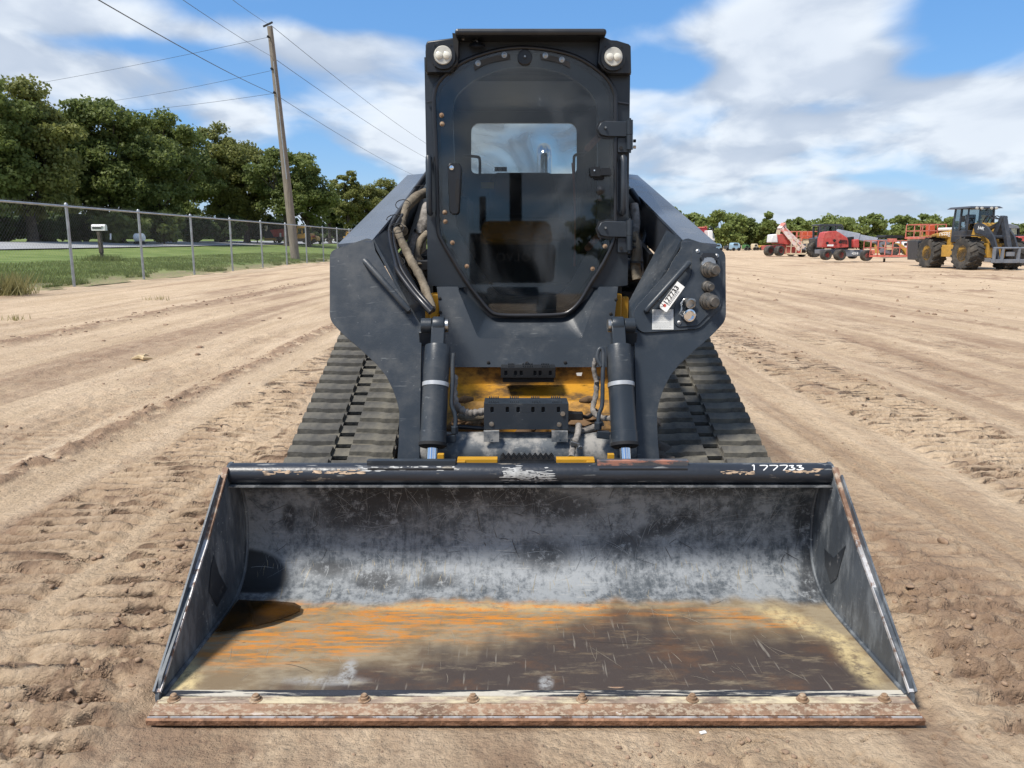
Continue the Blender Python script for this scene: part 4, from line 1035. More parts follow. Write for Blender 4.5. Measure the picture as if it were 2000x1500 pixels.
# ---- coupler panel on the right arm plate
o1_ = [(1237, 606), (1303, 532), (1312, 512), (1332, 482), (1342, 476), (1392, 492), (1408, 512), (1408, 600), (1365, 643), (1255, 651), (1240, 640)]
mb = MB(); mb.ext([rnd([ap(*p) for p in o1_], .022)], AN*.010); cp = mb.build('coupler_panel', GREY, L_, bev=.003, smooth=35)
o2_ = [(1350, 489), (1396, 497), (1405, 512), (1405, 592), (1360, 638), (1322, 640), (1315, 632), (1317, 592), (1349, 540)]
mb = MB(); mb.ext([rnd([ap(*p)+AN*.0105 for p in o2_], .014)], AN*.006); mb.build('inner_cover', CABG, cp, bev=.002, smooth=35)
def on(px, py, h=.017): return ap(px, py)+AN*h
D1 = (AN+Vector((.22, 0, -.35))).normalized()
mb = MB(); mb.ext([rnd([on(1364, 508), on(1368, 500), on(1392, 501), on(1398, 516), on(1391, 514), on(1389, 508), on(1372, 508), on(1368, 518)], .005)], AN*.022); mb.build('coupler_hood', BLACK, cp, bev=.002)
for i, (px, py, r, l) in enumerate(((1380, 529, .030, .075), (1378, 562, .021, .045), (1379, 590, .032, .070))):
    c = on(px, py)
    mb = MB(); mb.lathe([(r*1.08, 0), (r*1.08, .012), (r*.95, .014), (r*.95, l*.35), (r*.80, l*.38), (r*.80, l*.5), (r*.88, l*.52), (r*.88, l*.72), (r*.62, l*.78), (r*.62, l*.96), (r*.56, l)], c, D1, 28)
    q = mb.build('hydraulic_coupler', mat('coupler_metal%d' % i, (.15, .145, .135), .45, .7, var=.35, vscale=30, dirt=(.16, .13, .10), dthr=(.4, .6), dscale=30, damt=.6), cp, smooth=True)
for px, py in ((1374, 508), (1388, 508)): mb = MB(); mb.disc(on(px, py, .0391), AN, .003, .001, 8); mb.build('bracket_hole', BLKM, cp)
mb = MB(); mb.ext([rnd([on(1368, 506), on(1392, 506), on(1394, 524), on(1366, 524)], .005)], AN*.02); mb.build('coupler_bracket', STEEL, cp, bev=.002)
for px, py, r, m_ in ((1339, 617, .023, CHROME), (1341, 594, .019, STEEL)):
    mb = MB(); mb.lathe([(r, 0), (r, .022), (r*1.1, .024), (r*1.1, .030), (r*.85, .031), (r*.85, .020), (0, .020)], on(px, py), D1, 24); mb.build('electrical_connector', m_, cp, smooth=True)
mb = MB(); W = [on(1331, 590, .03), on(1326, 598, .035), on(1329, 607, .03), on(1324, 616, .032), on(1330, 622, .03)]; mb.tube(spline(W, 4), .0022, 6)
W = [on(1345, 587, .03), on(1332, 589, .04), on(1328, 600, .035), on(1327, 612, .03)]; mb.tube(spline(W, 4), .0018, 6); mb.build('cap_chain', STEEL, cp)
for px, py in ((1361, 493), (1398, 502), (1353, 590), (1397, 596), (1354, 617), (1325, 632)):
    mb = MB(); mb.lathe([(.0085, 0), (.0085, .002), (.005, .003), (.005, .008), (.003, .009)], on(px, py, .0165), AN, 12); mb.build('panel_bolt', STEEL, cp, smooth=35)
# instruction sticker
q = [on(1273, 606, .0115), on(1314, 606, .0115), on(1314.5, 645, .0115), on(1272.5, 645, .0115)]
mb = MB(); mb.ext([q], AN*.0006); sk = mb.build('instruction_sticker', mat('worn_sticker', (.52, .52, .50), .5, var=.08, dirt=(.25, .24, .22), dthr=(.55, .7), dscale=30, damt=.5), cp)
xd = (q[1]-q[0]).normalized(); yd = (q[0]-q[3]).normalized()
mb = MB(); r5 = random.Random(3)
for j in range(15):
    if j in (4, 9): continue
    y_ = .06+.9*j/15; x_ = .06
    while x_ < .9:
        l = r5.uniform(.03, .14)
        if x_+l > .94: break
        c = q[0]+(q[1]-q[0])*(x_+l/2)+(q[3]-q[0])*y_+AN*.0009; w = (q[1]-q[0]).length*l*.5
        mb.add([c-xd*w-yd*.0007, c+xd*w-yd*.0007, c+xd*w+yd*.0007, c-xd*w+yd*.0007], [(0, 1, 2, 3)]); x_ += l+.025
mb.build('small_print', GREYINK, cp)
# ---- the paper auction tag hanging on the rail (a thing of its own)
TA = on(1283, 604, .040); TB = on(1317, 558, .060); TCc = on(1331, 569, .060); TD = TA+(TCc-TB)*1.03
tagn = (TCc-TB).cross(TA-TB).normalized(); tagn = tagn if tagn.y < 0 else -tagn
T_ = thing('paper_tag', 'white paper tag numbered 177733 tied to the grab rail on the right arm', 'tag', tuple((TA+TCc)/2))
u_ = (TB-TA).normalized(); v_ = (TCc-TB).normalized()
pg = [TA+v_*.006, TA+u_*.008, TB, TCc, TD+u_*.003-v_*0, TD-v_*.006]
mb = MB(); mb.ext([pg], -tagn*.0006); mb.build('tag_sheet', WHITE, T_)
mid = (TA+TB+TCc+TD)/4
text_obj('tag_number', '177733', .027, INK, mid+tagn*.0012-v_*.006+u_*.004, u_, tagn, T_, .0004, space=1.08, bold=.0006)
mb = MB(); c0 = TD+u_*.030-v_*.008
for j in range(3):
    for k in range(9):
        c = c0+u_*(.008*k)-v_*(.005*j)+tagn*.001; w = .0032; mb.add([c-u_*w-v_*.0008, c+u_*w-v_*.0008, c+u_*w+v_*.0008, c-u_*w+v_*.0008], [(0, 1, 2, 3)])
mb.build('tag_print', INK, T_)
mb = MB(); mb.lathe([(.0035, 0), (.0065, 0), (.0065, .0006), (.0035, .0006)], TA+u_*.018+v_*.016+tagn*.0004, tagn, 16); mb.build('tag_eyelet', REDINK, T_)
mb = MB(); mb.tube([TA+u_*.016+v_*.016, ap(1277, 594)+AN*.062, ap(1272, 598)+AN*.045], .0012, 6); mb.build('tag_tie', BLKM, T_)

# ---- hoses between arm and cab, picture left
hp = L_
for pts, r, m_, nm in (
    ([(834, 338, 4.3), (800, 385, 4.0), (764, 438, 3.6), (760, 465, 3.45), (771, 512, 3.28), (776, 528, 3.22), (800, 562, 3.14), (822, 588, 3.08), (842, 610, 3.05)], .0125, HOSE, 'hard_line'),
    ([(833, 350, 4.28), (806, 392, 3.98), (773, 440, 3.62), (768, 468, 3.48), (779, 510, 3.30), (788, 532, 3.24), (812, 566, 3.16), (836, 594, 3.10), (846, 606, 3.06)], .010, HOSE, 'hard_line'),
    ([(834, 376, 4.2), (815, 384, 4.0), (792, 408, 3.85), (782, 440, 3.7), (787, 452, 3.65)], .024, TAN, 'sleeved_hose'),
    ([(775, 448, 3.55), (784, 470, 3.5), (796, 495, 3.45), (806, 515, 3.4), (823, 545, 3.34), (836, 580, 3.28), (843, 604, 3.2)], .018, TAN, 'sleeved_hose'),
    ([(838, 400, 3.95), (826, 440, 3.9), (812, 470, 3.85), (808, 490, 3.8), (818, 520, 3.75)], .030, SLEEVE, 'sleeved_hose'),
    ([(836, 455, 3.8), (822, 470, 3.78), (815, 495, 3.74), (820, 520, 3.7)], .018, TAN, 'sleeved_hose')):
    W = spline([P(*p) for p in pts], 5); n = len(W); r6 = random.Random(n)
    rs = [r*(1+(r6.uniform(-.10, .14) if r > .014 else 0)) for _ in W]
    mb = MB(); mb.tube(W, rs, 12); mb.build(nm, m_, L_, smooth=True)
mb = MB()
for px, py, Y_, r in ((771, 430, 3.62, .045), (776, 446, 3.52, .04), (788, 400, 3.85, .045), (779, 512, 3.36, .035), (821, 373, 4.1, .05)):
    c = P(px, py, Y_); mb.tube([c+Vector((math.cos(a)*r*.8, -.02+math.sin(a)*.02, math.sin(a)*r*.55)) for a in np.linspace(0, 2*PI, 13)[:-1]], .0022, 6, closed=True)
mb.build('cable_tie', BLKM, L_)
mb = MB(); c = P(821, 455, 3.86); mb.lathe([(.034, 0), (.034, .012)], c, (.3, 0, 1), 16); mb.build('hose_clamp', STEEL, L_, smooth=True)
mb = MB(); c = P(826, 518, 3.72); mb.box(c, (.09, .06, .05)); mb.box(P(830, 530, 3.74), (.10, .05, .04)); mb.build('valve_block', BLACK, L_, bev=.006)
for pts, r, m_ in (
    ([(1232, 372, 4.2), (1262, 418, 4.1), (1264, 455, 4.0), (1252, 490, 3.9)], .018, HOSE),
    ([(1236, 455, 3.7), (1243, 490, 3.68), (1241, 520, 3.66), (1245, 545, 3.65)], .024, TAN),
    ([(1246, 470, 3.75), (1250, 510, 3.72), (1252, 545, 3.7)], .016, SLEEVE),
    ([(1238, 400, 3.9), (1242, 440, 3.85), (1236, 470, 3.8)], .022, SLEEVE)):
    mb = MB(); mb.tube(spline([P(*p) for p in pts], 5), r, 12); mb.build('sleeved_hose', m_, L_, smooth=True)
mb = MB(); c = P(1243, 514, 3.64); mb.lathe([(.03, 0), (.03, .01)], c, (0, 0, 1), 14); mb.build('hose_clamp', BLKM, L_, smooth=True)
mb = MB(); mb.lathe([(.03, -.04), (.052, -.04), (.052, .03), (.03, .035)], P(1238, 525, 3.72), (1, 0, 0), 18); mb.build('filter_cap', BLACK, L_, smooth=True)

# ---- hoses and wiring around the steps
for pts, r, m_, nm in (
    ([(888, 735, 3.1), (886, 765, 3.05), (892, 792, 3.02), (912, 806, 3.0), (930, 806, 3.0), (950, 803, 3.02)], .015, SLEEVE, 'sleeved_hose'),
    ([(895, 812, 3.06), (915, 818, 3.05), (950, 814, 3.05)], .012, TAN, 'sleeved_hose'),
    ([(893, 833, 3.04), (950, 837, 3.04)], .010, HOSE, 'black_hose'),
    ([(1130, 830, 2.97), (1128, 850, 2.92), (1120, 870, 2.88), (1116, 893, 2.84)], .013, SLEEVE, 'sleeved_hose'),
    ([(1105, 835, 3.0), (1130, 842, 2.98), (1160, 835, 3.0), (1175, 826, 3.02)], .014, SLEEVE, 'sleeved_hose'),
    ([(1108, 806, 3.02), (1128, 808, 3.02), (1148, 815, 3.05), (1165, 800, 3.08)], .008, HOSE, 'black_hose'),
    ([(1166, 735, 3.12), (1164, 770, 3.1), (1158, 800, 3.06), (1172, 815, 2.98), (1195, 817, 2.90)], .011, SLEEVE, 'sleeved_hose'),
    ([(1164, 700, 3.1), (1160, 720, 3.1), (1165, 745, 3.1)], .010, SLEEVE, 'sleeved_hose')):
    W = spline([P(*p) for p in pts], 6); r6 = random.Random(len(W)); rs = [r*(1+(.22*math.sin(i*2.2) if m_ is SLEEVE else 0)*.6+r6.uniform(-.08, .08)) for i in range(len(W))]
    mb = MB(); mb.tube(W, rs, 12); mb.build(nm, m_, L_, smooth=True)
mb = MB(); mb.box(P(1123, 812, 2.98), (.062, .03, .03)); mb.build('wiring_plug', BLACK, L_, bev=.003)
mb = MB(); c = P(1122, 866, 2.87); mb.box(c, (.035, .03, .016), Matrix.Rotation(.3, 3, 'Y')); mb.lathe([(.009, 0), (.009, .012)], P(1133, 873, 2.855), (0, -1, 0), 6); mb.build('hose_clamp', STEEL, L_, bev=.002)

# ---- CAB
CA, CB = 3.582, .028
def cp_(px, py, dy=0): return PL(px, py, CA+dy, CB)
CN = Vector((0, -1, CB)).normalized()
door_px = [(1025, 94), (1076, 99), (1122, 111), (1159, 132), (1186, 155), (1199, 180), (1202, 206), (1202, 300), (1202, 385), (1201, 445), (1196, 476), (1177, 516), (1152, 556), (1133, 588), (1114, 607), (1094, 614), (1035, 616), (977, 615), (957, 607), (936, 583), (910, 548), (885, 507), (862, 468), (856, 445), (854, 380), (852, 300), (849, 230), (848, 195), (853, 168), (869, 148), (903, 123), (943, 107), (984, 97)]
dcen = Vector(((1028), 350, 0))
def shrink(px, py, kx, ky): return (1028+(px-1028)*kx, 350+(py-350)*ky)
sp_ = spline([cp_(*p) for p in door_px], 3, closed=True)
cabo = thing('cab', None, None, tuple(L_.location)); cabo.parent = L_; cabo.location = (0, 0, 0); ORG[cabo.name] = L_.location.copy()
def cabpart(mb, name, m, **kw): return mb.build(name, m, cabo, **kw)
frame_out = [cp_(832, 128, .012), cp_(833, 300, .012), cp_(835, 557, .012), cp_(866, 560, .012), cp_(893, 562, .012), cp_(960, 622, .012), cp_(1100, 622, .012), cp_(1172, 562, .012), cp_(1200, 560, .012), cp_(1226, 557, .012), cp_(1229, 300, .012), cp_(1231, 128, .012), cp_(1170, 72, .012), cp_(892, 72, .012)]
inner_open = spline([cp_(*shrink(*p, .80, .86), .012) for p in door_px], 2, closed=True)
mb = MB(); mb.ext([frame_out, inner_open], (0, .035, 0)); cabpart(mb, 'front_frame', CABG, smooth=35)
# shell: sides, back with window, roof, floor
xl, xr = XC-.462, XC+.462
yb_ = 4.82
mb = MB(); mb.bb(xl, xl+.02, 3.70, yb_, .98, 2.12); mb.bb(xr-.02, xr, 3.70, yb_, .98, 2.12)
mb.bb(xl+.02, xr-.02, 3.66, yb_, .96, .98)
cabpart(mb, 'side_shell', CABG)
wz = [P(920, 240, yb_), P(1127, 240, yb_), P(1127, 339, yb_), P(920, 339, yb_)]
rw = rnd([wz[0]+Vector((.03, 0, 0)), wz[1]-Vector((.03, 0, 0)), wz[1]-Vector((0, 0, .03)), wz[2], wz[3], wz[0]-Vector((0, 0, .03))], .035)
strip_ = rnd([P(955, 216, yb_), P(1095, 216, yb_), P(1112, 226, yb_), P(940, 226, yb_)], .01)
mb = MB(); mb.ext([[Vector((xl+.02, yb_, .98)), Vector((xr-.02, yb_, .98)), Vector((xr-.02, yb_, 2.16)), Vector((xl+.02, yb_, 2.16))], rw], (0, .03, 0))
cabpart(mb, 'rear_wall', CABG)
mb = MB(); mb.ext([[v+Vector((0, .012, 0)) for v in rw]], (0, .004, 0)); cabpart(mb, 'rear_window', GLASSR)
mb = MB(); mb.bb(xl+.06, xr-.06, 3.9, 4.8, 2.06, 2.10); cabpart(mb, 'headliner', CHAR, bev=.02)
# small pictogram sticker low in the rear window
a, b = P(966, 326, yb_-.002), P(990, 335, yb_-.002)
mb = MB(); mb.bb(a.x, b.x, yb_-.004, yb_-.002, b.z, a.z); cabpart(mb, 'escape_sticker', mat('sticker_film', (.55, .56, .56), .5, var=.05))
m_ = MB(); cx = (a.x+b.x)/2; h_ = a.z-b.z
m_.bb(cx+.004, b.x-.003, yb_-.006, yb_-.0045, b.z+.002, a.z-.002)
for s in (-1, 1): m_.bar((cx-.02, yb_-.0055, b.z+h_*.5), (cx-.02+s*.008, yb_-.0055, b.z+.004), .002, .002)
m_.bar((cx-.02, yb_-.0055, b.z+h_*.45), (cx-.018, yb_-.0055, a.z-.006), .003, .003)
cabpart(m_, 'sticker_figures', INK)
# bent wire guards seen through the glass
mb = MB(); mb.tube(spline([P(905, 305, 4.5), P(930, 306, 4.5), P(937, 312, 4.5), P(937, 345, 4.5)], 4), .008, 8); mb.tube(spline([P(1140, 300, 4.5), P(1124, 303, 4.5), P(1121, 312, 4.5), P(1121, 345, 4.5)], 4), .008, 8); cabpart(mb, 'wire_guard', BLACK, smooth=True)
# seat and controls (dim behind the glass)
mb = MB(); mb.bb(XC-.23, XC+.23, 4.15, 4.65, 1.30, 1.42); mb.hexa([Vector(v) for v in ((XC-.23, 4.55, 1.42), (XC+.23, 4.55, 1.42), (XC+.23, 4.68, 1.42), (XC-.23, 4.68, 1.42), (XC-.19, 4.66, 1.70), (XC+.19, 4.66, 1.70), (XC+.19, 4.76, 1.70), (XC-.19, 4.76, 1.70))]); cabpart(mb, 'seat', BLKM, bev=.04)
mb = MB()
for s in (-1, 1): mb.bb(XC+s*.28, XC+s*.38, 3.95, 4.5, 1.2, 1.52); mb.tube([(XC+s*.33, 4.02, 1.5), (XC+s*.32, 3.98, 1.64)], .018, 8)
cabpart(mb, 'control_console', BLKM, bev=.01)
mb = MB(); mb.bb(XC-.4, XC+.4, 3.72, 3.80, .99, 1.10); cabpart(mb, 'foot_sill', BLKM)
a = P(952, 362, 4.6); mb = MB(); mb.box(a, (.075, .004, .034)); cabpart(mb, 'yellow_label', mat('dull_yellow_label', (.35, .26, .04), .6, var=.1))
# door: glass, seal, black border strips
door_loop = spline([cp_(*shrink(*p, .985, .99), -.010) for p in door_px], 3, closed=True)
mb = MB(); mb.ext([door_loop], (0, .006, 0)); cabpart(mb, 'door_glass', GLASS)
mb = MB(); mb.tube([v+CN*.006 for v in sp_], .0105, 10, closed=True); cabpart(mb, 'door_seal', HOSE, smooth=True)
ring_o = spline([cp_(*shrink(*p, .972, .98), -.004) for p in door_px], 3, closed=True); ring_i = spline([cp_(*shrink(*p, .945, .958), -.004) for p in door_px], 3, closed=True)
mb = MB(); mb.ext([ring_o, ring_i], (0, .004, 0)); cabpart(mb, 'door_border', mat('door_border_print', (.05, .052, .055), .5, var=.2), smooth=35)
def dn_(px, py, h=.012): return cp_(px, py)+CN*(.010+h)
def dbolt(px, py, r, m, h=.010):
    mb = MB(); mb.lathe([(r, -.012), (r, h*.4), (r*.62, h*.45), (r*.62, h), (r*.4, h*1.15)], dn_(px, py, 0), CN, 14); cabpart(mb, 'door_bolt', m, smooth=35)
for px, py in ((934, 125), (985, 109), (1065, 110), (1097, 118)): dbolt(px, py, .0125, STEEL)
for px, py in ((863, 226), (864, 243), (869, 415), (870, 433), (884, 474), (912, 520), (1181, 481), (1157, 525)): dbolt(px, py, .0105, RUSTB)
mb = MB(); mb.lathe([(.033, -.004), (.033, .010), (.030, .012), (.029, .012), (.029, .011), (.0, .012)], dn_(1025, 114, 0), CN, 32); cabpart(mb, 'round_boss', BLACK, smooth=35)
dbolt(1025, 114, .009, STEEL, .022)
# curved gaskets under the bolts
for seq in ([(925, 128), (945, 117), (965, 111), (995, 106)], [(1055, 106), (1080, 111), (1095, 115), (1112, 124)]):
    W = [dn_(x, y, .0) for x, y in seq]; W2 = [dn_(x+2, y+11, .0) for x, y in seq][::-1]
    mb = MB(); mb.ext([W+W2], CN*.004); cabpart(mb, 'mount_gasket', mat('worn_gasket', (.06, .056, .05), .7, var=.3))
# handle
hpx = [(875, 325), (880, 321), (898, 321), (902, 327), (901, 360), (898, 414), (895, 419), (882, 419), (879, 414), (876, 350)]
mb = MB(); mb.ext([[dn_(x, y, 0) for x, y in hpx]], CN*.030); hd = cabpart(mb, 'door_handle', BLACK, bev=.005, smooth=35)
gp = [(893, 352), (898, 350), (897, 400), (892, 404), (890, 380)]
mb = MB(); mb.ext([rnd([dn_(x, y, .0305) for x, y in gp], .005)], CN*.001); cabpart(mb, 'handle_grip_recess', BLKM)
mb = MB(); mb.lathe([(.010, 0), (.010, .004), (.008, .005)], dn_(883.5, 330, .030), CN, 16); cabpart(mb, 'key_lock', CHROME, smooth=True)
# hinges
for (y0_, y1_, cy) in ((239, 268, 252), (433, 463, 446)):
    pts = [(1230, y0_), (1182, y0_-1), (1171, y0_+3), (1165.5, (y0_+y1_)/2), (1171, y1_-3), (1182, y1_), (1230, y1_+1)]
    mb = MB(); mb.ext([[dn_(x, y, .001) for x, y in spline([Vector((p[0], p[1], 0)) for p in pts], 1) and [(p[0], p[1]) for p in pts]]], CN*.016); h_ = cabpart(mb, 'hinge_strap', CABG, bev=.004, smooth=35)
    pts = [(1205, y0_-3), (1182, y0_-4), (1168, y0_), (1162.5, (y0_+y1_)/2), (1168, y1_+1), (1182, y1_+4), (1205, y1_+4)]
    mb = MB(); mb.ext([[dn_(x, y, -.003) for x, y in pts]], CN*.004); cabpart(mb, 'hinge_gasket', HOSE, bev=.001)
    c1, c2 = dn_(1228, y0_-2, .018), dn_(1228, y1_+26, .018)
    mb = MB(); m1 = c1.lerp(c2, .5); mb.tube([c1, m1+Vector((0, 0, .001))], .015, 16); mb.tube([m1-Vector((0, 0, .001)), c2], .0145, 16); mb.tube([c1+Vector((0, 0, .008)), c2-Vector((0, 0, .014))], .007, 10)
    cabpart(mb, 'hinge_barrel', CABG, smooth=35)
    mb = MB(); pts = [(1206, y1_+2), (1232, y1_+2), (1232, y1_+30), (1206, y1_+30)]
    mb.ext([rnd([cp_(x, y) for x, y in pts], .006)], CN*.014); cabpart(mb, 'hinge_base', CABG, bev=.002)
    dbolt(1181, cy, .0095, STEEL, .026)
    mb = MB(); mb.lathe([(.008, 0), (.008, .006)], cp_(1212, y1_+22)+CN*.014, CN, 10); cabpart(mb, 'hinge_screw', BLKM)
    for k in (0, 1):
        c = cp_(1236, y1_+8+k*12)+CN*.012; mb = MB(); mb.lathe([(.007, 0), (.007, .012)], c, (1, 0, 0), 6); cabpart(mb, 'hinge_screw', STEEL if k and y0_ < 300 else BLKM)
    # strap seen running down-left under the glass
    a_, b_ = dn_(1172, y1_-4, -.016), dn_(1148, y1_+21, -.016)
    mb = MB(); mb.bar(a_, b_, .030, .003, up=CN); mb.disc(b_-CN*.0015, CN, .015, .003, 16); cabpart(mb, 'strap_end', mat('red_brown_gasket', (.16, .065, .045), .6, var=.3, dirt=(.3, .14, .1), dthr=(.5, .6), dscale=40))
# latch and knob
mb = MB(); mb.ext([rnd([dn_(x, y) for x, y in ((1151, 328), (1170, 327), (1174, 340), (1174, 346), (1152, 346))], .004)], CN*.014); mb.ext([[dn_(x, y, .02) for x, y in ((1172, 330), (1190, 330), (1192, 344), (1170, 344))]], CN*.012)
cabpart(mb, 'window_latch', BLACK, bev=.002)
mb = MB(); mb.ext([[dn_(x, y, .0) for x, y in ((1158, 346), (1180, 346), (1178, 352), (1160, 352))]], CN*.012); cabpart(mb, 'latch_foot', BLKM)
dbolt(1159, 335, .0085, CHROME, .028)
mb = MB(); mb.lathe([(.020, 0), (.020, .012), (.012, .014), (.012, .024), (.0, .028)], dn_(1172, 372, 0), CN, 20); mb.lathe([(.010, 0), (.010, .010), (0, .012)], dn_(1171, 389, 0), CN, 14); cabpart(mb, 'door_knob', BLACK, smooth=True)
# wires seen inside down the right
mb = MB(); mb.tube(spline([P(1118, 318, 4.2), P(1121, 360, 4.2), P(1123, 440, 4.2), P(1122, 520, 4.2)], 4), .006, 6); cabpart(mb, 'red_cord', mat('red_cord', (.35, .09, .06), .7, var=.2), smooth=True)
# grab rails on the posts
for xs in (838.5, 1216):
    a, b = cp_(xs, 310), cp_(xs+(2 if xs < 1000 else -1), 416); o_ = CN*.040
    mb = MB(); mb.tube([a, a+o_*.8, a+o_+Vector((0, 0, -.02)), a.lerp(b, .5)+o_, b+o_+Vector((0, 0, .02)), b+o_*.8, b], .0135, 12); cabpart(mb, 'cab_grab_rail', CABG, smooth=True)
# body seams
for pts in ([(833, 199), (848, 196)], [(1202, 198), (1230, 203)], [(832, 141), (860, 142)], [(1190, 143), (1232, 145)]):
    mb = MB(); a, b = cp_(*pts[0]), cp_(*pts[1]); mb.bar(a-CN*.0, b, .006, .006); cabpart(mb, 'seam_bead', CHAR)
# roof
mb = MB()
rt = [(892, 66), (896, 64.5), (1174, 65), (1180, 68)]
z_top = cp_(1030, 67).z
x0_, x1_ = P(890, 66, 3.60).x, P(1182, 66, 3.60).x
mb.bb(x0_, x1_, 3.54, 4.80, z_top-.03, z_top)
mb.bb(XC-.462, XC+.462, 3.74, 4.86, z_top-.10, z_top-.032)
cabpart(mb, 'roof', BLACK, bev=.012)
mb = MB(); mb.ext([[cp_(893, 76, .02), cp_(1178, 76, .02), cp_(1186, 150, .02), cp_(1030, 100, .02), cp_(868, 150, .02)]], (0, -.004, 0)); mb.ext([[cp_(885, 70, .0), cp_(897, 72, .0), cp_(896, 118, 0), cp_(890, 128, 0)]], (0, -.05, 0)); cabpart(mb, 'visor_shade', BLKM)  # matte black sheets put the roof overhang's shade into the colour
for sg, pts, lc in ((0, [(831, 88), (834, 80), (888, 73), (895, 77), (896, 100), (894, 125), (880, 141), (831, 141)], (866, 110)), (1, [(1172, 70), (1180, 72), (1193, 78), (1205, 79), (1228, 86), (1232, 90), (1233, 143), (1190, 143), (1177, 135), (1168, 122)], (1197, 113))):
    lp = [cp_(x, y, -.045) for x, y in pts]
    mb = MB(); mb.ext([lp], (0, .16, 0)); cabpart(mb, 'light_housing', BLACK, bev=.006, smooth=35)
    c = cp_(*lc, -.046); ax = Vector((0, -1, 0))
    sq = rnd([c+Vector((x*.053, 0, z*.056)) for x, z in ((-1, -.45), (-.45, -1), (.45, -1), (1, -.45), (1, .45), (.45, 1), (-.45, 1), (-1, .45))], .02)
    mb = MB(); mb.ext([sq], (0, -.018, 0)); wl = mb.build('work_light', BLACK, L_, bev=.004, smooth=35)
    mb = MB(); mb.lathe([(.038, .016), (.040, .022), (.037, .026), (.0, .027)], c, ax, 28); mb.build('lens', LENS, wl, smooth=35)
    for s in (-1, 1):
        mb = MB(); mb.lathe([(.0165, .0265), (.0155, .031), (.010, .034), (0, .035)], c+Vector((s*.0165, 0, -.002)), ax, 20); mb.build('bulb', LENS2, wl, smooth=True)
    for sx, sz in ((-1, -1), (-1, 1), (1, -1), (1, 1)):
        mb = MB(); mb.lathe([(.004, .018), (.004, .021)], c+Vector((sx*.036, 0, sz*.042)), ax, 8); mb.build('lamp_screw', BLKM, wl)
# horn disc under the visor
mb = MB(); c = cp_(932, 88, -.02); mb.lathe([(.0, .018), (.012, .016), (.034, .002), (.037, -.004), (.034, -.008), (0, -.010)], c, (0, -.25, 1), 24); mb.bar(c+Vector((0, 0, .01)), c+Vector((-.05, .03, .05)), .03, .006); mb.lathe([(.005, 0), (.005, .004)], c+Vector((-.004, -.02, .014)), (0, -.5, 1), 8); cabpart(mb, 'horn', BLACK, smooth=35)
for px, py, s in ((905, 77, .01), (932, 82, .006)):
    mb = MB(); mb.lathe([(s*.6, 0), (s*.6, .008)], cp_(px, py, -.03), (0, -1, 0), 8); cabpart(mb, 'visor_screw', STEEL)

# ---- exhaust stack behind the cab
mb = MB(); c = P(1063, 345, 5.15); tp = P(1063, 300, 5.15); W = [Vector((c.x, 5.15, 1.5)), Vector((c.x, 5.15, tp.z-.05)), Vector((c.x, 5.17, tp.z)), Vector((c.x, 5.23, tp.z+.03))]
mb.tube(spline(W, 4), .048, 24); mb.build('exhaust_stack', CHROME, L_, smooth=True)

# ================================================================== BUCKET
BX0, BX1 = XC-1.050, XC+1.050
prof = spline([(0, 1.975, .036), (0, 2.10, .035), (0, 2.25, .035), (0, 2.40, .035), (0, 2.50, .038), (0, 2.57, .050), (0, 2.635, .082), (0, 2.682, .135), (0, 2.705, .205), (0, 2.712, .285), (0, 2.700, .365), (0, 2.672, .43), (0, 2.645, .472)], 14)
prof = [(p.y, p.z) for p in prof]
nx = 420; xs = np.linspace(BX0, BX1, nx); PY = np.array([p[0] for p in prof]); PZ = np.array([p[1] for p in prof])
Xg, Yg = np.meshgrid(xs, PY); _, Zg = np.meshgrid(xs, PZ)
# small dents
Zg = Zg+(fbm(Xg*3, Yg*5, 3, 61)-.5)*.004*(Zg < .06); Yg = Yg+(fbm(Xg*2.5, Zg*6, 3, 62)-.5)*.010*sst(.06, .2, Zg)
# where stains sit, in the photo's directions
sp, cpn = math.sin(PITCH), math.cos(PITCH)
dep = Yg*cpn-(Zg-H0)*sp; PXm = 1000+F*Xg/dep; PYm = 750-F*((Zg-H0)*cpn+Yg*sp)/dep
nA = fbm(Xg*5, (Yg-Zg)*7, 5, 71)-.5; nB = fbm(Xg*14, (Yg-Zg)*3, 4, 72)-.5
def blob(cx, cy, rx, ry, soft=.5, ang=0.0, nz=.5):
    dx, dy = PXm-cx, PYm-cy; c, s = math.cos(ang), math.sin(ang)
    q = np.sqrt(((dx*c+dy*s)/rx)**2+((-dx*s+dy*c)/ry)**2)+nA*nz
    return 1-sst(1-soft, 1+soft*.6, q)
mx = np.maximum
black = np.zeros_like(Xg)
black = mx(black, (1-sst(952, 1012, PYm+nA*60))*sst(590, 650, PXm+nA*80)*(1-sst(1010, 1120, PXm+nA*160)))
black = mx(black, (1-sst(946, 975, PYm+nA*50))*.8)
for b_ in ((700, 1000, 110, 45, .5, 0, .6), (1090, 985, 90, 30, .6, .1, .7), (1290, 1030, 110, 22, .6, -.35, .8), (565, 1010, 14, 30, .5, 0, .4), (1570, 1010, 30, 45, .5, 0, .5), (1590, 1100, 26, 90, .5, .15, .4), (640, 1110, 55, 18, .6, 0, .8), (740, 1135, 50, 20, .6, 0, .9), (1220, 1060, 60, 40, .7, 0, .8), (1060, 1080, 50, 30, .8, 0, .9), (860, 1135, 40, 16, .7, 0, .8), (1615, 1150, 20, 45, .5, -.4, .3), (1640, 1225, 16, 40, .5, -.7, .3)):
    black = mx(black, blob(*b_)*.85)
spotm = blob(506, 1120, 62, 44, .16, .1, .9)*(1-sst(1156, 1162, PYm))  # dark smooth spot low on the back wall, left corner
rust = sst(1166, 1186, PYm+nB*26+nA*10)*(Zg < .10)
ff = rust*1.0
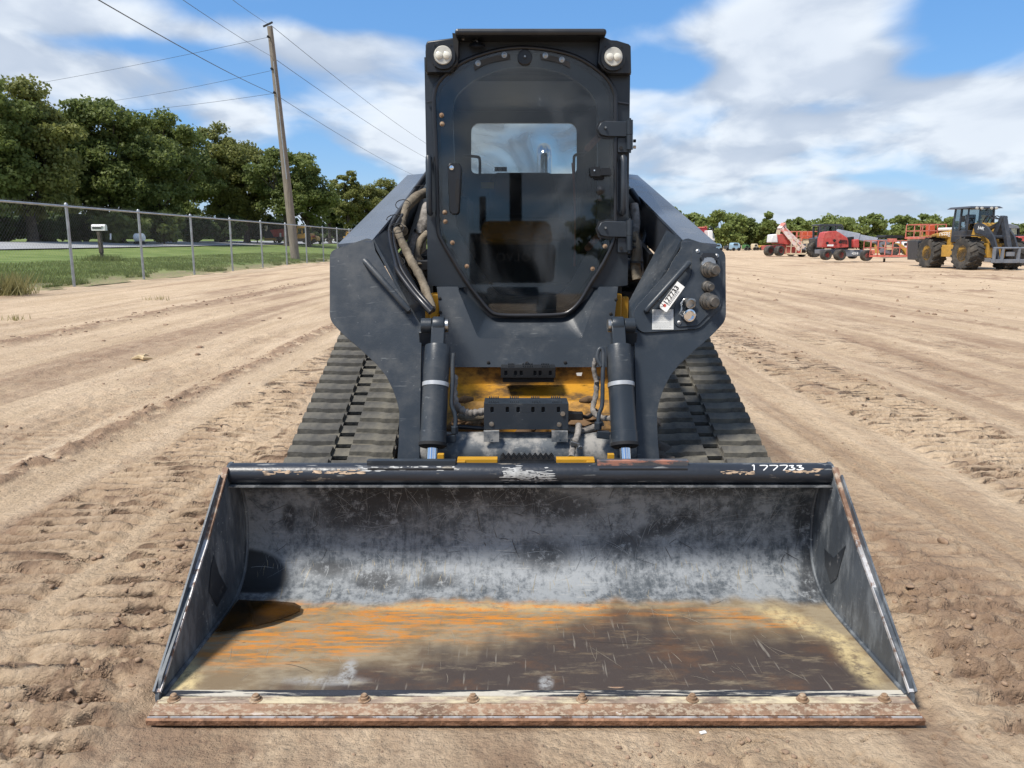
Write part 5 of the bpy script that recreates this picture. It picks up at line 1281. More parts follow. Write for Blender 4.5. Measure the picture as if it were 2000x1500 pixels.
orange = ff*np.clip(sst(1270, 1180, PYm+nA*50)*(1-sst(1040, 1420, PXm+nA*260))*1.15 + blob(560, 1260, 210, 40, .6, -.10, .7)*.9 + blob(1010, 1198, 330, 16, .6, 0, .6)*.7 + blob(1400, 1205, 190, 20, .6, .10, .8)*.7, 0, 1)
yl = np.interp(PXm, [300, 420, 560, 700, 850, 1000, 1100, 1300, 1500, 1620, 1700, 1760], [1420, 1400, 1340, 1300, 1278, 1238, 1215, 1207, 1226, 1262, 1322, 1400])
brown = ff*sst(-34, 42, PYm-yl+nA*90+nB*60)
cream = ff*np.clip(blob(345, 1325, 40, 55, .5, .6, .6)+blob(1665, 1285, 24, 80, .7, -.75, .9)*.8+blob(1560, 1215, 90, 16, .7, .35, .7)*.8+blob(950, 1185, 380, 9, .7, 0, .6)*.4, 0, 1)
grime = ff*np.clip(blob(680, 1312, 16, 26, .5, .4, .8)+blob(1066, 1334, 16, 14, .4, -.4, .7)+blob(640, 1330, 90, 10, .6, 0, .8)*.7, 0, 1)*.8
haze_ = (1-rust)*np.clip(blob(1050, 1100, 650, 95, .95, 0, 1.5)+.25*blob(800, 1040, 300, 60, .8, 0, 1), 0, 1)
def bucketmat():
    m = bpy.data.materials.new('worn_bucket_steel'); m.use_nodes = True; t = m.node_tree; b = t.nodes['Principled BSDF']
    A = lambda n: N(t, 'ShaderNodeAttribute', attribute_name=n).outputs['Fac']
    co = N(t, 'ShaderNodeTexCoord').outputs['Object']
    def nz(sc, stretch=(1, 1, 1), det=7.0, ro=.65, rot=(0, 0, 0), dist=0.0):
        mp = N(t, 'ShaderNodeMapping', {0: co, 2: rot, 3: stretch}).outputs[0]
        return N(t, 'ShaderNodeTexNoise', {'Vector': mp, 'Scale': sc, 'Detail': det, 'Roughness': ro, 'Distortion': dist}).outputs['Fac']
    big = nz(3.0, det=9.0, ro=.7); fine = nz(34, det=8.0, ro=.75); vert = nz(22, (3.2, .35, .35), ro=.7)
    s1 = nz(7, (1, 22, 22), 3, .5, (0, .5, 0)); s2 = nz(7, (1, 24, 24), 3, .5, (0, -.9, 0)); s3 = nz(9, (1, 26, 26), 3, .5, (0, 1.35, .3)); sF = nz(6, (1.2, 9, 1), 7, .7, (0, 0, .16))
    # painted back: dark blue grey with pale scuffing
    c = MIX(t, RAMP(t, big, .35, .65), (.05, .06, .07), (.10, .115, .13))
    hz_ = A('haze')
    pale = M2(t, 'MULTIPLY', RAMP(t, M2(t, 'ADD', M2(t, 'MULTIPLY', fine, .55), M2(t, 'MULTIPLY', big, .6)), .50, .66), .8)
    c = MIX(t, pale, c, (.30, .315, .325))
    c = MIX(t, M2(t, 'MULTIPLY', M2(t, 'MULTIPLY', hz_, RAMP(t, M2(t, 'ADD', M2(t, 'MULTIPLY', vert, .5), M2(t, 'MULTIPLY', fine, .5)), .38, .60)), .75), c, (.26, .275, .29))
    scr = M2(t, 'MAXIMUM', M2(t, 'MAXIMUM', RAMP(t, s1, .665, .72), RAMP(t, s2, .67, .73)), RAMP(t, s3, .66, .72))
    c = MIX(t, M2(t, 'MULTIPLY', scr, M2(t, 'MULTIPLY', RAMP(t, big, .35, .6), .55)), c, (.44, .43, .40))
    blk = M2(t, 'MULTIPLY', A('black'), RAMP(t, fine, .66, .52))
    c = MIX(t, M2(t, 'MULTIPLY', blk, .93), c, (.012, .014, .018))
    c = MIX(t, A('dark_spot'), c, (.022, .024, .026))
    # floor
    fl = A('rust')
    base = MIX(t, RAMP(t, nz(6, (1, 2.5, 1), 8, .7), .38, .62), (.20, .145, .085), (.29, .235, .155))
    base = MIX(t, M2(t, 'MULTIPLY', RAMP(t, sF, .46, .58), M2(t, 'MULTIPLY', A('orange'), RAMP(t, nz(4, (1, 2, 1), 8, .7), .30, .50))), base, (.56, .20, .022))
    base = MIX(t, M2(t, 'MULTIPLY', RAMP(t, fine, .40, .66), M2(t, 'MULTIPLY', A('orange'), .6)), base, (.36, .19, .05))
    br = M2(t, 'MULTIPLY', A('brown'), RAMP(t, nz(7, (1, 3.5, 1), 9, .7), .25, .50))
    base = MIX(t, br, base, (.058, .043, .036))
    base = MIX(t, M2(t, 'MULTIPLY', br, RAMP(t, nz(3.5, (1, 1.5, 1), 6, .7), .48, .68)), base, (.105, .058, .034))
    sL = nz(5, (14, 1, 1), 3, .5, (0, 0, .35))
    base = MIX(t, M2(t, 'MULTIPLY', RAMP(t, sL, .64, .72), M2(t, 'MULTIPLY', br, .5)), base, (.30, .27, .22))
    base = MIX(t, M2(t, 'MULTIPLY', A('cream'), RAMP(t, fine, .34, .60)), base, (.58, .46, .24))
    base = MIX(t, M2(t, 'MULTIPLY', A('grime'), RAMP(t, fine, .35, .6)), base, (.36, .36, .35))
    c = MIX(t, fl, c, base)
    t.links.new(c, b.inputs['Base Color'])
    ro = M2(t, 'ADD', .42, M2(t, 'MULTIPLY', fine, .38)); ro = M2(t, 'ADD', ro, M2(t, 'MULTIPLY', fl, .05)); ro = M2(t, 'SUBTRACT', ro, M2(t, 'MULTIPLY', A('dark_spot'), .12), clamp=True)
    t.links.new(ro, b.inputs['Roughness']); b.inputs['Metallic'].default_value = .15
    hh = M2(t, 'ADD', M2(t, 'MULTIPLY', fine, .5), M2(t, 'MULTIPLY', big, 1.5)); bp = N(t, 'ShaderNodeBump', {'Height': hh, 'Strength': .35, 'Distance': .006})
    t.links.new(bp.outputs[0], b.inputs['Normal']); return m
BM = bucketmat()
Lx, Ly, Lz = L_.location
bk = grid_mesh('bucket', Xg-Lx, Yg-Ly, Zg-Lz, BM, {'black': black, 'dark_spot': spotm, 'rust': rust, 'orange': orange, 'brown': brown, 'cream': cream, 'grime': grime, 'haze': haze_})
bk.parent = L_; ORG[bk.name] = L_.location.copy(); bk['label'] = 'wide worn bucket with rust orange floor and scuffed dark back'
sm = bk.modifiers.new('solid', 'SOLIDIFY'); sm.thickness = .012; sm.offset = -1
def bpart(mb, name, m, **kw): return mb.build(name, m, bk, **kw)
# scrapes and scratches left by soil and stone
def sc_mat(n, c): return mat(n, c, .5, .2, var=.3, vscale=12)
def surf(x, s):
    i = min(max((x-BX0)/(BX1-BX0)*(nx-1), 0), nx-1.001); j = min(max(s, 0), len(prof)-1.001); i0, j0 = int(i), int(j); fi, fj = i-i0, j-j0
    def bl(A): return (A[j0, i0]*(1-fi)+A[j0, i0+1]*fi)*(1-fj)+(A[j0+1, i0]*(1-fi)+A[j0+1, i0+1]*fi)*fj
    dy, dz = PY[j0+1]-PY[j0], PZ[j0+1]-PZ[j0]; l = math.hypot(dy, dz) or 1
    return Vector((x, bl(Yg), bl(Zg))), Vector((0, -dz/l, dy/l))
arc = np.concatenate([[0], np.cumsum(np.hypot(np.diff(PY), np.diff(PZ)))])
def s_of(a): return float(np.interp(a, arc, np.arange(len(arc))))
def scratches(name, n, arng, ang, lrng, wrng, m, seed, xr=(-1.0, 1.0), curl=.6):
    r_ = random.Random(seed); mb = MB()
    for _ in range(n):
        x = XC+r_.uniform(*xr); a = r_.uniform(*arng); th_ = r_.gauss(*ang); L = r_.uniform(*lrng)*r_.random()**.6; w = r_.uniform(*wrng); k = max(3, int(L/.02)); q = []; c_ = r_.uniform(-curl, curl)/max(k, 1)
        for i in range(k+1):
            t = i/k; ww = w*.5*math.sin(PI*min(max(t, .06), .94))**.5
            if not (BX0+.02 < x < BX1-.02 and arng[0]-.03 < a < arng[1]+.02): break
            p, nn = surf(x, s_of(a)); p2, _ = surf(x, s_of(a+.004)); tv = (p2-p).normalized()
            d = (Vector((1, 0, 0))*math.cos(th_)+tv*math.sin(th_)); sd_ = d.cross(nn).normalized()
            q.append((p+nn*.0009+sd_*ww, p+nn*.0009-sd_*ww)); x += math.cos(th_)*L/k; a += math.sin(th_)*L/k; th_ += c_
        for i in range(len(q)-1): mb.add([q[i][0], q[i][1], q[i+1][1], q[i+1][0]], [(0, 1, 2, 3)])
    o = mb.build(name, m, bk); o['kind'] = 'stuff'
AF = float(np.interp(2.60, PY[:80], arc[:80])); AT = float(arc[-1])
PALE = sc_mat('pale_scratch', (.26, .275, .285)); MIDS = sc_mat('faint_scratch', (.17, .18, .19)); TANS = sc_mat('tan_scratch', (.30, .26, .20)); OCH = sc_mat('ochre_scratch', (.28, .24, .16)); DRK = sc_mat('dark_gouge', (.055, .052, .05))
scratches('scratch_marks', 420, (AF+.06, AT-.08), (PI/2, .35), (.02, .14), (.0006, .0016), MIDS, 1)
scratches('scratch_marks', 150, (AF+.04, AT-.06), (PI/2, 1.0), (.02, .20), (.0006, .0016), PALE, 2)
scratches('scratch_marks', 60, (AF+.15, AT-.06), (.1, .35), (.05, .40), (.0007, .0015), PALE, 3, curl=1.0)
scratches('scratch_marks', 120, (AF-.05, AF+.10), (PI/2, .15), (.02, .10), (.0008, .002), OCH, 4)
scratches('scratch_marks', 60, (.04, AF-.02), (PI/2, .2), (.02, .16), (.0006, .0015), TANS, 5)
scratches('scratch_marks', 24, (.04, AF-.05), (2.2, .15), (.05, .25), (.0008, .0018), TANS, 6, xr=(.2, .9))
scratches('scratch_marks', 14, (.03, AF), (.1, .2), (.03, .30), (.0007, .0018), DRK, 7)
scratches('scratch_marks', 120, (AF+.1, AT-.04), (1.2, .8), (.02, .12), (.001, .003), DRK, 8)
# side plates
SIDEM = mat('side_plate_steel', (.060, .070, .082), .5, .1, var=.25, vscale=5, dirt=(.21, .225, .235), dthr=(.44, .66), dscale=14, damt=.7, stretch=(1, 1, .35), bump=.2, bscale=50, scuff=(.42, .42, .40, .7))
EDGEM = mat('worn_bright_edge', (.50, .49, .49), .45, .3, var=.3, vscale=20, dirt=(.16, .08, .045), dthr=(.50, .60), dscale=22, damt=.9)
EDGER = mat('rusty_edge', (.22, .13, .085), .7, .2, var=.3, vscale=30, dirt=(.45, .38, .30), dthr=(.5, .6), dscale=30, damt=.8)
for sg in (-1, 1):
    sp2 = [(2.600, .528), (2.575, .515), (2.545, .470), (2.30, .300), (1.985, .088), (1.955, .045), (1.955, .018), (2.5, .015), (2.62, .040), (2.70, .10), (2.735, .20), (2.738, .32), (2.71, .43), (2.66, .505), (2.625, .530)]
    xo = XC+sg*1.050; t_ = sg*.011
    mb = MB(); mb.ext([[Vector((xo, y, z)) for y, z in sp2]], (t_, 0, 0)); bpart(mb, 'side_plate', SIDEM, smooth=35)
    # thick leading edge bar, worn bright low down and rusty above
    a, m1, b = Vector((xo+t_*.6, 2.572, .522)), Vector((xo+t_*.6, 2.36, .342)), Vector((xo+t_*.6, 1.962, .052))
    mb = MB(); mb.bar(m1, b, .019, .010, up=(0, -1, 1)); bpart(mb, 'edge_bar', EDGEM)
    mb = MB(); mb.bar(a, m1, .019, .010, up=(0, -1, 1)); bpart(mb, 'edge_bar', EDGER)
    mb = MB(); mb.bar(Vector((xo+t_*1.2, 2.545, .490)), Vector((xo+t_*1.2, 1.97, .040)), .006, .055, up=(0, -1, 1)); bpart(mb, 'outer_reinforcement', SIDEM)
    # weld bead along the inner corner
    W = [Vector((xo-sg*.003, y-.002, z+.003)) for y, z in prof[::6]]; mb = MB(); mb.tube(W, .007, 7); bpart(mb, 'weld_bead', SIDEM, smooth=True)
    # dark pointed patch on the plate
    A_ = [(418, 1085), (412, 1110), (408, 1155), (424, 1185), (444, 1150), (428, 1120)] if sg < 0 else [(1652, 1065), (1628, 1090), (1610, 1072), (1612, 1105), (1622, 1140), (1634, 1130)]
    q = []
    for px, py in A_:
        d = ray(px, py); tt_ = (xo-sg*.0015)/d.x; q.append(Vector((0, 0, H0))+d*tt_)
    mb = MB(); mb.ext([q], (-sg*.0006, 0, 0)); bpart(mb, 'dark_patch', mat('dark_patch_colour', (.018, .021, .026), .4, var=.3, dirt=(.2, .2, .2), dthr=(.58, .7), dscale=30))
# top beam
TUBEM = mat('beam_black_paint', (.022, .026, .034), .36, var=.25, vscale=4, dirt=(.36, .31, .24), dthr=(.62, .68), dscale=8, damt=.75, stretch=(.55, 2, 2), bump=.12, bscale=60, scuff=(.4, .4, .38, .5))
mb = MB(); pr_ = [Vector((BX0+.001, 2.602+.038*math.sin(a), .495+.036*math.cos(a))) for a in np.linspace(-PI*1.0, PI, 41)[:-1]]
mb.ext([pr_], (BX1-BX0-.002, 0, 0)); bpart(mb, 'top_beam', TUBEM, smooth=40)
mb = MB(); mb.bb(BX0+.002, BX1-.002, 2.560, 2.668, .4555, .4595); bpart(mb, 'lip_strip', mat('worn_lip', (.20, .205, .21), .5, .3, var=.35, vscale=15, dirt=(.03, .035, .04), dthr=(.45, .55), dscale=9, damt=.8))
mb = MB(); mb.bb(BX0+.002, BX1-.002, 2.62, 2.675, .44, .4545); bpart(mb, 'beam_back', SIDEM)
# chipped paint flakes
CHIP = mat('chipped_primer', (.46, .33, .22), .7, var=.35, vscale=40)
r7 = random.Random(12)
def flakes(name, rng_, n, m, ymid, yr, seed):
    r_ = random.Random(seed); mb = MB()
    for _ in range(n):
        px = r_.uniform(*rng_); a = ymid+r_.gauss(0, yr); x = P(px, 925, 2.57).x; l = r_.uniform(.003, .022); h_ = r_.uniform(.03, .11)
        k = 6; q = []
        for j in range(k):
            t = 2*PI*j/k; aa = a+math.sin(t)*h_*r_.uniform(.5, 1); q.append(Vector((x+math.cos(t)*l*r_.uniform(.6, 1.1), 2.602-.0388*math.cos(aa), .495+.0368*math.sin(aa))))
        mb.add(q, [tuple(range(k))])
    o = bpart(mb, name, m); o['kind'] = 'stuff'
flakes('paint_chips', (600, 710), 38, CHIP, .42, .10, 1); flakes('paint_chips', (500, 590), 22, CHIP, .40, .12, 2); flakes('paint_chips', (1410, 1470), 22, CHIP, .35, .1, 3); flakes('paint_chips', (1535, 1600), 28, CHIP, .42, .12, 4)
flakes('paint_chips', (980, 1082), 150, mat('pale_scuff', (.36, .36, .35), .7, var=.3, vscale=50), .15, .32, 5); flakes('paint_chips', (700, 900), 40, MATS['pale_scuff'], .8, .16, 6)
# handwritten lot number on the beam
def tubept(px, ang): x = P(px, 918, 2.58).x; return Vector((x, 2.602-.0385*math.cos(ang), .495+.0368*math.sin(ang)))
strokes = [[(1469, 1.06), (1473, 1.12), (1471, .55)], [(1484, 1.1), (1499, 1.05), (1489, .55)], [(1503, 1.1), (1519, 1.05), (1508, .55)], [(1523, 1.1), (1538, 1.08), (1528, .55)],
           [(1541, 1.06), (1550, 1.08), (1545, .86), (1551, .74), (1545, .60), (1539, .66)], [(1556, 1.06), (1566, 1.08), (1560, .86), (1568, .76), (1560, .60), (1554, .66)]]
mb = MB()
for s in strokes:
    mb.tube(spline([tubept(*p) for p in s], 5), .0022, 6)
bpart(mb, 'painted_number', WPAINT, smooth=True)
# angle pieces standing on the beam, step grip, yellow coupler parts
for xa, xb, m_ in ((720, 891, GREY), (1165, 1340, mat('scraped_angle', (.06, .062, .068), .5, var=.3, vscale=12, dirt=(.40, .17, .11), dthr=(.55, .60), dscale=7, damt=.8, stretch=(.6, 2, 2)))):
    a, b = P(xa, 905, 2.62), P(xb, 905, 2.62)
    mb = MB(); mb.bb(a.x, b.x, 2.585, 2.593, .522, .545); mb.bb(a.x, b.x, 2.593, 2.612, .537, .545); bpart(mb, 'attachment_angle', m_, bev=.0015)
    mb = MB(); mb.bb(a.x+.005, b.x-.005, 2.570, 2.595, .512, .521); bpart(mb, 'angle_foot', BLKM)
    mb = MB()
    for x in (a.x+.06, b.x-.06): mb.bb(x-.008, x+.008, 2.735, 2.86, .20, .47)
    bpart(mb, 'attachment_ear', TUBEM)
for xa, xb in ((894, 972), (1086, 1160)):
    a, b = P(xa, 900, 2.68), P(xb, 900, 2.68); mb = MB(); mb.bb(a.x, b.x, 2.655, 2.69, .49, .531); e = a.x if xa < 1000 else b.x-.03; mb.bb(e, e+.03, 2.645, 2.655, .49, .526); bpart(mb, 'coupler_frame', YELC, bev=.002)
for px in (861, 1193):
    c = P(px, 890, 2.74); mb = MB(); mb.bb(c.x-.012, c.x+.012, 2.73, 2.75, c.z-.03, c.z+.008); bpart(mb, 'yellow_latch_block', YELC, bev=.002)
mb = MB(); a, b = P(977, 903, 2.64), P(1083, 903, 2.64); n = 10
for yy in (2.625, 2.65, 2.675):
    for k in range(n):
        x0 = a.x+(b.x-a.x)*k/n; x1 = a.x+(b.x-a.x)*(k+1)/n; xm = (x0+x1)/2
        q = [Vector((x0, yy, .527)), Vector((xm, yy, .527)), Vector((x1, yy, .527)), Vector((x1, yy, .537)), Vector((xm, yy, .549)), Vector((x0, yy, .537))]
        mb.ext([q], (0, .006, 0))
mb.bb(a.x, b.x, 2.60, 2.70, .526, .531); bpart(mb, 'step_grip', BLACK)
# cutting edge: bolt-on plate with bevelled front
CUT = mat('rusty_cutting_edge', (.235, .14, .085), .62, .1, var=.4, vscale=9, dirt=(.42, .345, .25), dthr=(.47, .58), dscale=75, damt=.75, stretch=(.6, 1, 1), bump=.5, bscale=70, scuff=(.6, .55, .5, .6))
CUTF = mat('rusty_wear_face', (.19, .095, .05), .75, .1, var=.35, vscale=8, dirt=(.40, .22, .13), dthr=(.45, .62), dscale=24, damt=.8, bump=.5, bscale=80)
a0, a1 = XC-1.058, XC+1.058
mb = MB(); q = [(1.889, .0), (1.886, .016), (1.890, .019), (2.02, .019), (2.02, .0)]; mb.ext([[Vector((a0, y, z)) for y, z in q]], (a1-a0, 0, 0)); ce = bpart(mb, 'cutting_edge', CUTF)
mb = MB(); q = [(1.900, .0195), (1.899, .025), (1.934, .0345), (2.02, .0345), (2.02, .0195)]; mb.ext([[Vector((a0+.004, y, z)) for y, z in q]], (a1-a0-.012, 0, 0)); ce2 = bpart(mb, 'cutting_edge', CUT, bev=.001)
mb = MB(); mb.bb(a0+.002, a1-.006, 1.893, 1.8968, .0192, .0225); bpart(mb, 'bright_wear_line', EDGEM)
BOLTBAND = mat('bolt_band_paint', (.27, .20, .15), .6, .1, var=.4, vscale=14, dirt=(.58, .50, .33), dthr=(.42, .60), dscale=12, damt=.9, stretch=(.7, 2, 1), scuff=(.7, .65, .55, .5), bump=.3)
DARKBAND = mat('dark_band_paint', (.028, .030, .036), .5, var=.3, dirt=(.50, .46, .38), dthr=(.50, .56), dscale=9, damt=.9, stretch=(.35, 5, 1), bump=.2)
mb = MB(); mb.bb(a0+.012, a1-.012, 1.937, 1.968, .0345, .0362); bpart(mb, 'bolt_band', BOLTBAND)
mb = MB(); q = [(1.968, .0345), (1.969, .0385), (1.990, .0405), (1.994, .0405), (1.998, .036), (1.998, .0345)]; mb.ext([[Vector((a0+.012, y, z)) for y, z in q]], (a1-a0-.024, 0, 0)); bpart(mb, 'edge_step', DARKBAND)
for k, px in enumerate((340, 500, 712, 924, 1137, 1352, 1567, 1727)):
    c = G(px, 1366, .0363); c.y = 1.953
    mb = MB(); mb.lathe([(.018, 0), (.018, .002), (.0125, .003), (.012, .010), (.009, .011), (.0085, .016), (.006, .018), (0, .0182)], c, (r7.uniform(-.06, .06), r7.uniform(-.06, .06), 1), 14 if k % 2 else 12); bpart(mb, 'edge_bolt', RUSTB, smooth=30)
# puddle in the back left corner
water = bpy.data.materials.new('rusty_water'); water.use_nodes = True; b = water.node_tree.nodes['Principled BSDF']
b.inputs['Base Color'].default_value = (.045, .022, .004, 1); b.inputs['Roughness'].default_value = .03; b.inputs['IOR'].default_value = 1.33
b.inputs['Alpha'].default_value = .72
tt4 = water.node_tree; cw = N(tt4, 'ShaderNodeTexCoord').outputs['Object']; nw = N(tt4, 'ShaderNodeTexNoise', {'Vector': cw, 'Scale': 9.0, 'Detail': 4.0}).outputs['Fac']
tt4.links.new(MIX(tt4, RAMP(tt4, nw, .4, .65), (.050, .022, .003), (.018, .011, .005)), b.inputs['Base Color'])
outl = [(420, 1232), (436, 1210), (466, 1171), (500, 1173), (540, 1174), (575, 1177), (588, 1184), (585, 1193), (560, 1204), (530, 1214), (500, 1221), (460, 1226), (440, 1231)]
W = [G(x, y, .0525) for x, y in outl]; W = [Vector((max(v.x, BX0+.004), v.y, v.z)) for v in W]
mb = MB(); mb.ext([W], (0, 0, -.004)); o = mb.build('rain_puddle', water, loc=tuple(sum(W, Vector())/len(W)))
tag(o, 'dark rusty puddle of rain water in the back left corner of the bucket', 'puddle')
# ================================================================== MACHINES IN THE DISTANCE
def wheel(name, parent, c, ax, r, w, rim_m, lugs=True, rimr=.5, rim_dep=.3, nl=18, tm=None):
    tm = tm or TYRE
    c = Vector(c); ax = Vector(ax).normalized(); mb = MB()
    mb.lathe([(r*rimr, -w*.42), (r*.78, -w*.52), (r*.92, -w*.50), (r*.965, -w*.38), (r*.97, 0), (r*.965, w*.38), (r*.92, w*.5), (r*.78, w*.52), (r*rimr, w*.42)], c, ax, 32)
    u = ax.orthogonal().normalized(); v = ax.cross(u)
    if lugs:
        for k in range(nl):
            for s in (-1, 1):
                a0 = 2*PI*(k+(.5 if s > 0 else 0))/nl
                def pt(a, x, rr_): return c+ax*x+(u*math.cos(a)+v*math.sin(a))*rr_
                da = .17*18/nl; q = []
                for rr_ in (r*.93, r*1.03):
                    q += [pt(a0, s*w*.02, rr_), pt(a0+da*.55, s*w*.02, rr_), pt(a0+da*1.6, s*w*.52, rr_*.985), pt(a0+da*.9, s*w*.52, rr_*.985)]
                mb.hexa(q)
    wl = mb.build('wheel', tm, parent, smooth=35)
    for s in (-1, 1):
        mb = MB(); mb.lathe([(r*rimr, 0), (r*rimr*.97, -rim_dep*.5*w), (r*rimr*.55, -rim_dep*w), (r*.16, -rim_dep*w), (r*.15, -rim_dep*w*.4), (0, -rim_dep*w*.35)], c+ax*s*w*.42, ax*s, 24)
        mb.build('rim', rim_m, wl, smooth=35)
    return wl
class TF:                              # a local frame: x forward, y left, z up
    def __init__(s, o, rz, k=1.0): s.M = Matrix.Translation(Vector(o)) @ Matrix.Rotation(rz, 4, 'Z') @ Matrix.Scale(k, 4); s.k = k; s.R = Matrix.Rotation(rz, 3, 'Z')
    def p(s, x, y, z): return s.M @ Vector((x, y, z))
    def d(s, x, y, z): return s.R @ Vector((x, y, z))
    def put(s, mb): mb.v = [tuple(s.M @ Vector(v)) for v in mb.v]; return mb

# ---- wheel loader
g = G(1880, 524); T = TF((g.x+.0, 40.0, tz(g.x, 37)-.02), R(-87))
wl_ = thing('wheel_loader', 'yellow and charcoal wheel loader with a tall glass cab and big chunky tyres', 'wheel loader', tuple(T.p(0, 0, 0)))
for x in (-1.62, 1.38):
    for y in (-1.03, 1.03): wheel('wheel', wl_, T.p(x, y, .80), T.d(0, 1, 0), .80, .72, YMACH, nl=16)
mb = MB(); mb.hexa([Vector(v) for v in ((-2.75, -.62, .95), (-.55, -.62, .95), (-.55, .62, .95), (-2.75, .62, .95), (-2.55, -.6, 1.78), (-.55, -.6, 2.02), (-.55, .6, 2.02), (-2.55, .6, 1.78))]); mb.bb(-2.5, -.3, -.5, .5, .6, .95)
T.put(mb).build('rear_body', YMACH, wl_, bev=.04)
mb = MB(); mb.bb(-2.2, -.62, -.5, .5, 1.96, 2.12); T.put(mb).build('hood_top', WVEH, wl_, bev=.05)
mb = MB(); mb.bb(-2.74, -2.4, -.55, .72, .62, 1.3); T.put(mb).build('counterweight', CHAR, wl_, bev=.05)
mb = MB(); mb.bb(-2.8, -2.6, -.6, -.2, 1.4, 1.6); T.put(mb).build('rear_platform', CREAM, wl_, bev=.02)
for k in range(5):
    mb = MB(); mb.bb(-2.45+k*.09, -2.40+k*.09, -.635, -.62, 1.35, 1.75); T.put(mb).build('grille_slot', BLKM, wl_)
mb = MB(); mb.bb(-.5, .35, -.9, .9, .72, 1.15); mb.bb(.2, 2.0, -.45, .45, .6, 1.3); mb.hexa([Vector(v) for v in ((.55, -.5, 1.3), (1.45, -.5, 1.3), (1.45, .5, 1.3), (.55, .5, 1.3), (.75, -.42, 2.3), (1.15, -.42, 2.3), (1.15, .42, 2.3), (.75, .42, 2.3))])
T.put(mb).build('front_frame', YMACH, wl_, bev=.03)
mb = MB(); mb.bb(-.62, .62, -1.15, -.72, .62, 1.22); mb.bb(-1.0, -.62, -1.0, -.7, .7, 1.1); T.put(mb).build('ladder_box', YMACH, wl_, bev=.02)
for x0, x1 in ((-2.3, -.95), (.72, 2.05)):
    for y0, y1 in ((-1.42, -.66), (.66, 1.42)):
        mb = MB(); mb.bb(x0, x1, y0, y1, 1.66, 1.70); T.put(mb).build('fender', CHAR if x0 > 0 else YMACH, wl_, bev=.015)
# cab
mb = MB(); mb.bb(-.62, .62, -.72, .72, 1.35, 1.95); T.put(mb).build('cab_base', CHAR, wl_, bev=.03)
mb = MB()
for x, y in ((-.58, -.68), (-.58, .68), (.58, -.68), (.58, .68), (.0, -.70), (.0, .70)): mb.bar((x, y, 1.95), (x*.92, y*.95, 3.02), .08, .08)
T.put(mb).build('cab_post', CHAR, wl_)
mb = MB(); mb.hexa([Vector(v) for v in ((-.95, -.88, 3.02), (.92, -.88, 3.02), (.92, .88, 3.02), (-.95, .88, 3.02), (-.85, -.75, 3.12), (.80, -.75, 3.12), (.80, .75, 3.12), (-.85, .75, 3.12))]); T.put(mb).build('cab_roof', CHAR, wl_, bev=.02)
mb = MB(); q = .0
for (a, b) in (((-.54, -.69), (.54, -.69)), ((.57, -.64), (.57, .64)), ((.54, .69), (-.54, .69)), ((-.57, .64), (-.57, -.64))):
    mb.add([Vector((a[0], a[1], 1.96)), Vector((b[0], b[1], 1.96)), Vector((b[0]*.94, b[1]*.96, 3.0)), Vector((a[0]*.94, a[1]*.96, 3.0))], [(0, 1, 2, 3)])
T.put(mb).build('cab_glass', GLASSV, wl_)
mb = MB(); mb.bb(-.3, .15, -.25, .25, 1.96, 2.2); mb.bb(-.35, -.2, -.25, .25, 2.2, 2.75); T.put(mb).build('seat', BLKM, wl_, bev=.04)
for y in (-.5, -.25, .5, .25):
    mb = MB(); mb.lathe([(.07, 0), (.07, .05), (0, .06)], T.p(.9, y, 3.02), T.d(1, 0, -.1), 12); mb.build('roof_lamp', LENS, wl_)
mb = MB(); mb.bar(T.p(.62, -.8, 2.3), T.p(.75, -1.0, 2.6), .02, .02); mb.box(T.p(.78, -1.05, 2.5), (.05, .18, .3)); mb.bar(T.p(.62, .8, 2.3), T.p(.8, 1.05, 2.6), .02, .02); mb.box(T.p(.8, 1.1, 2.5), (.05, .18, .3)); mb.build('mirror', BLKM, wl_)
# arms: curved plates from the tower down to the coupler
arm = [(.85, 2.10), (1.0, 2.28), (1.35, 2.30), (1.9, 2.10), (2.45, 1.65), (2.85, .95), (3.02, .50), (2.82, .42), (2.68, .60), (2.45, 1.10), (2.1, 1.48), (1.6, 1.72), (1.05, 1.80)]
for y in (-.55, .47):
    mb = MB(); mb.ext([[Vector((x, y, z)) for x, z in arm]], (0, .08, 0)); T.put(mb).build('boom_arm', CHAR, wl_, bev=.01)
mb = MB(); mb.tube([(2.1, -.5, 1.6), (2.1, .5, 1.6)], .10, 12); mb.hexa([Vector(v) for v in ((1.7, -.14, 1.7), (2.0, -.14, 1.6), (2.0, .14, 1.6), (1.7, .14, 1.7), (2.15, -.12, 2.62), (2.38, -.12, 2.55), (2.38, .12, 2.55), (2.15, .12, 2.62))]); mb.hexa([Vector(v) for v in ((2.1, -.1, 2.5), (2.35, -.1, 2.6), (2.35, .1, 2.6), (2.1, .1, 2.5), (2.75, -.1, 1.0), (2.95, -.1, 1.05), (2.95, .1, 1.05), (2.75, .1, 1.0))])
mb.bar((1.1, 0, 1.95), (2.2, 0, 2.3), .16, .16); T.put(mb).build('linkage', CHAR, wl_, bev=.01)
mb = MB()
for y in (-.22, .22, 0): mb.tube(spline([Vector((1.0, y, 2.2)), Vector((1.35, y, 2.62)), Vector((1.8, y, 2.5)), Vector((2.2, y, 2.45))], 4), .025, 6)
T.put(mb).build('boom_hose', HOSE, wl_, smooth=True)
mb = MB(); mb.tube([(1.2, -.3, .9), (2.3, -.3, 1.25)], .07, 10); mb.tube([(1.2, .3, .9), (2.3, .3, 1.25)], .07, 10); T.put(mb).build('lift_cylinder', CHAR, wl_, smooth=True)
mb = MB(); mb.tube([(3.0, -.85, 1.08), (3.0, .85, 1.08)], .05, 10); mb.bb(2.95, 3.05, -.9, .9, .38, .56)
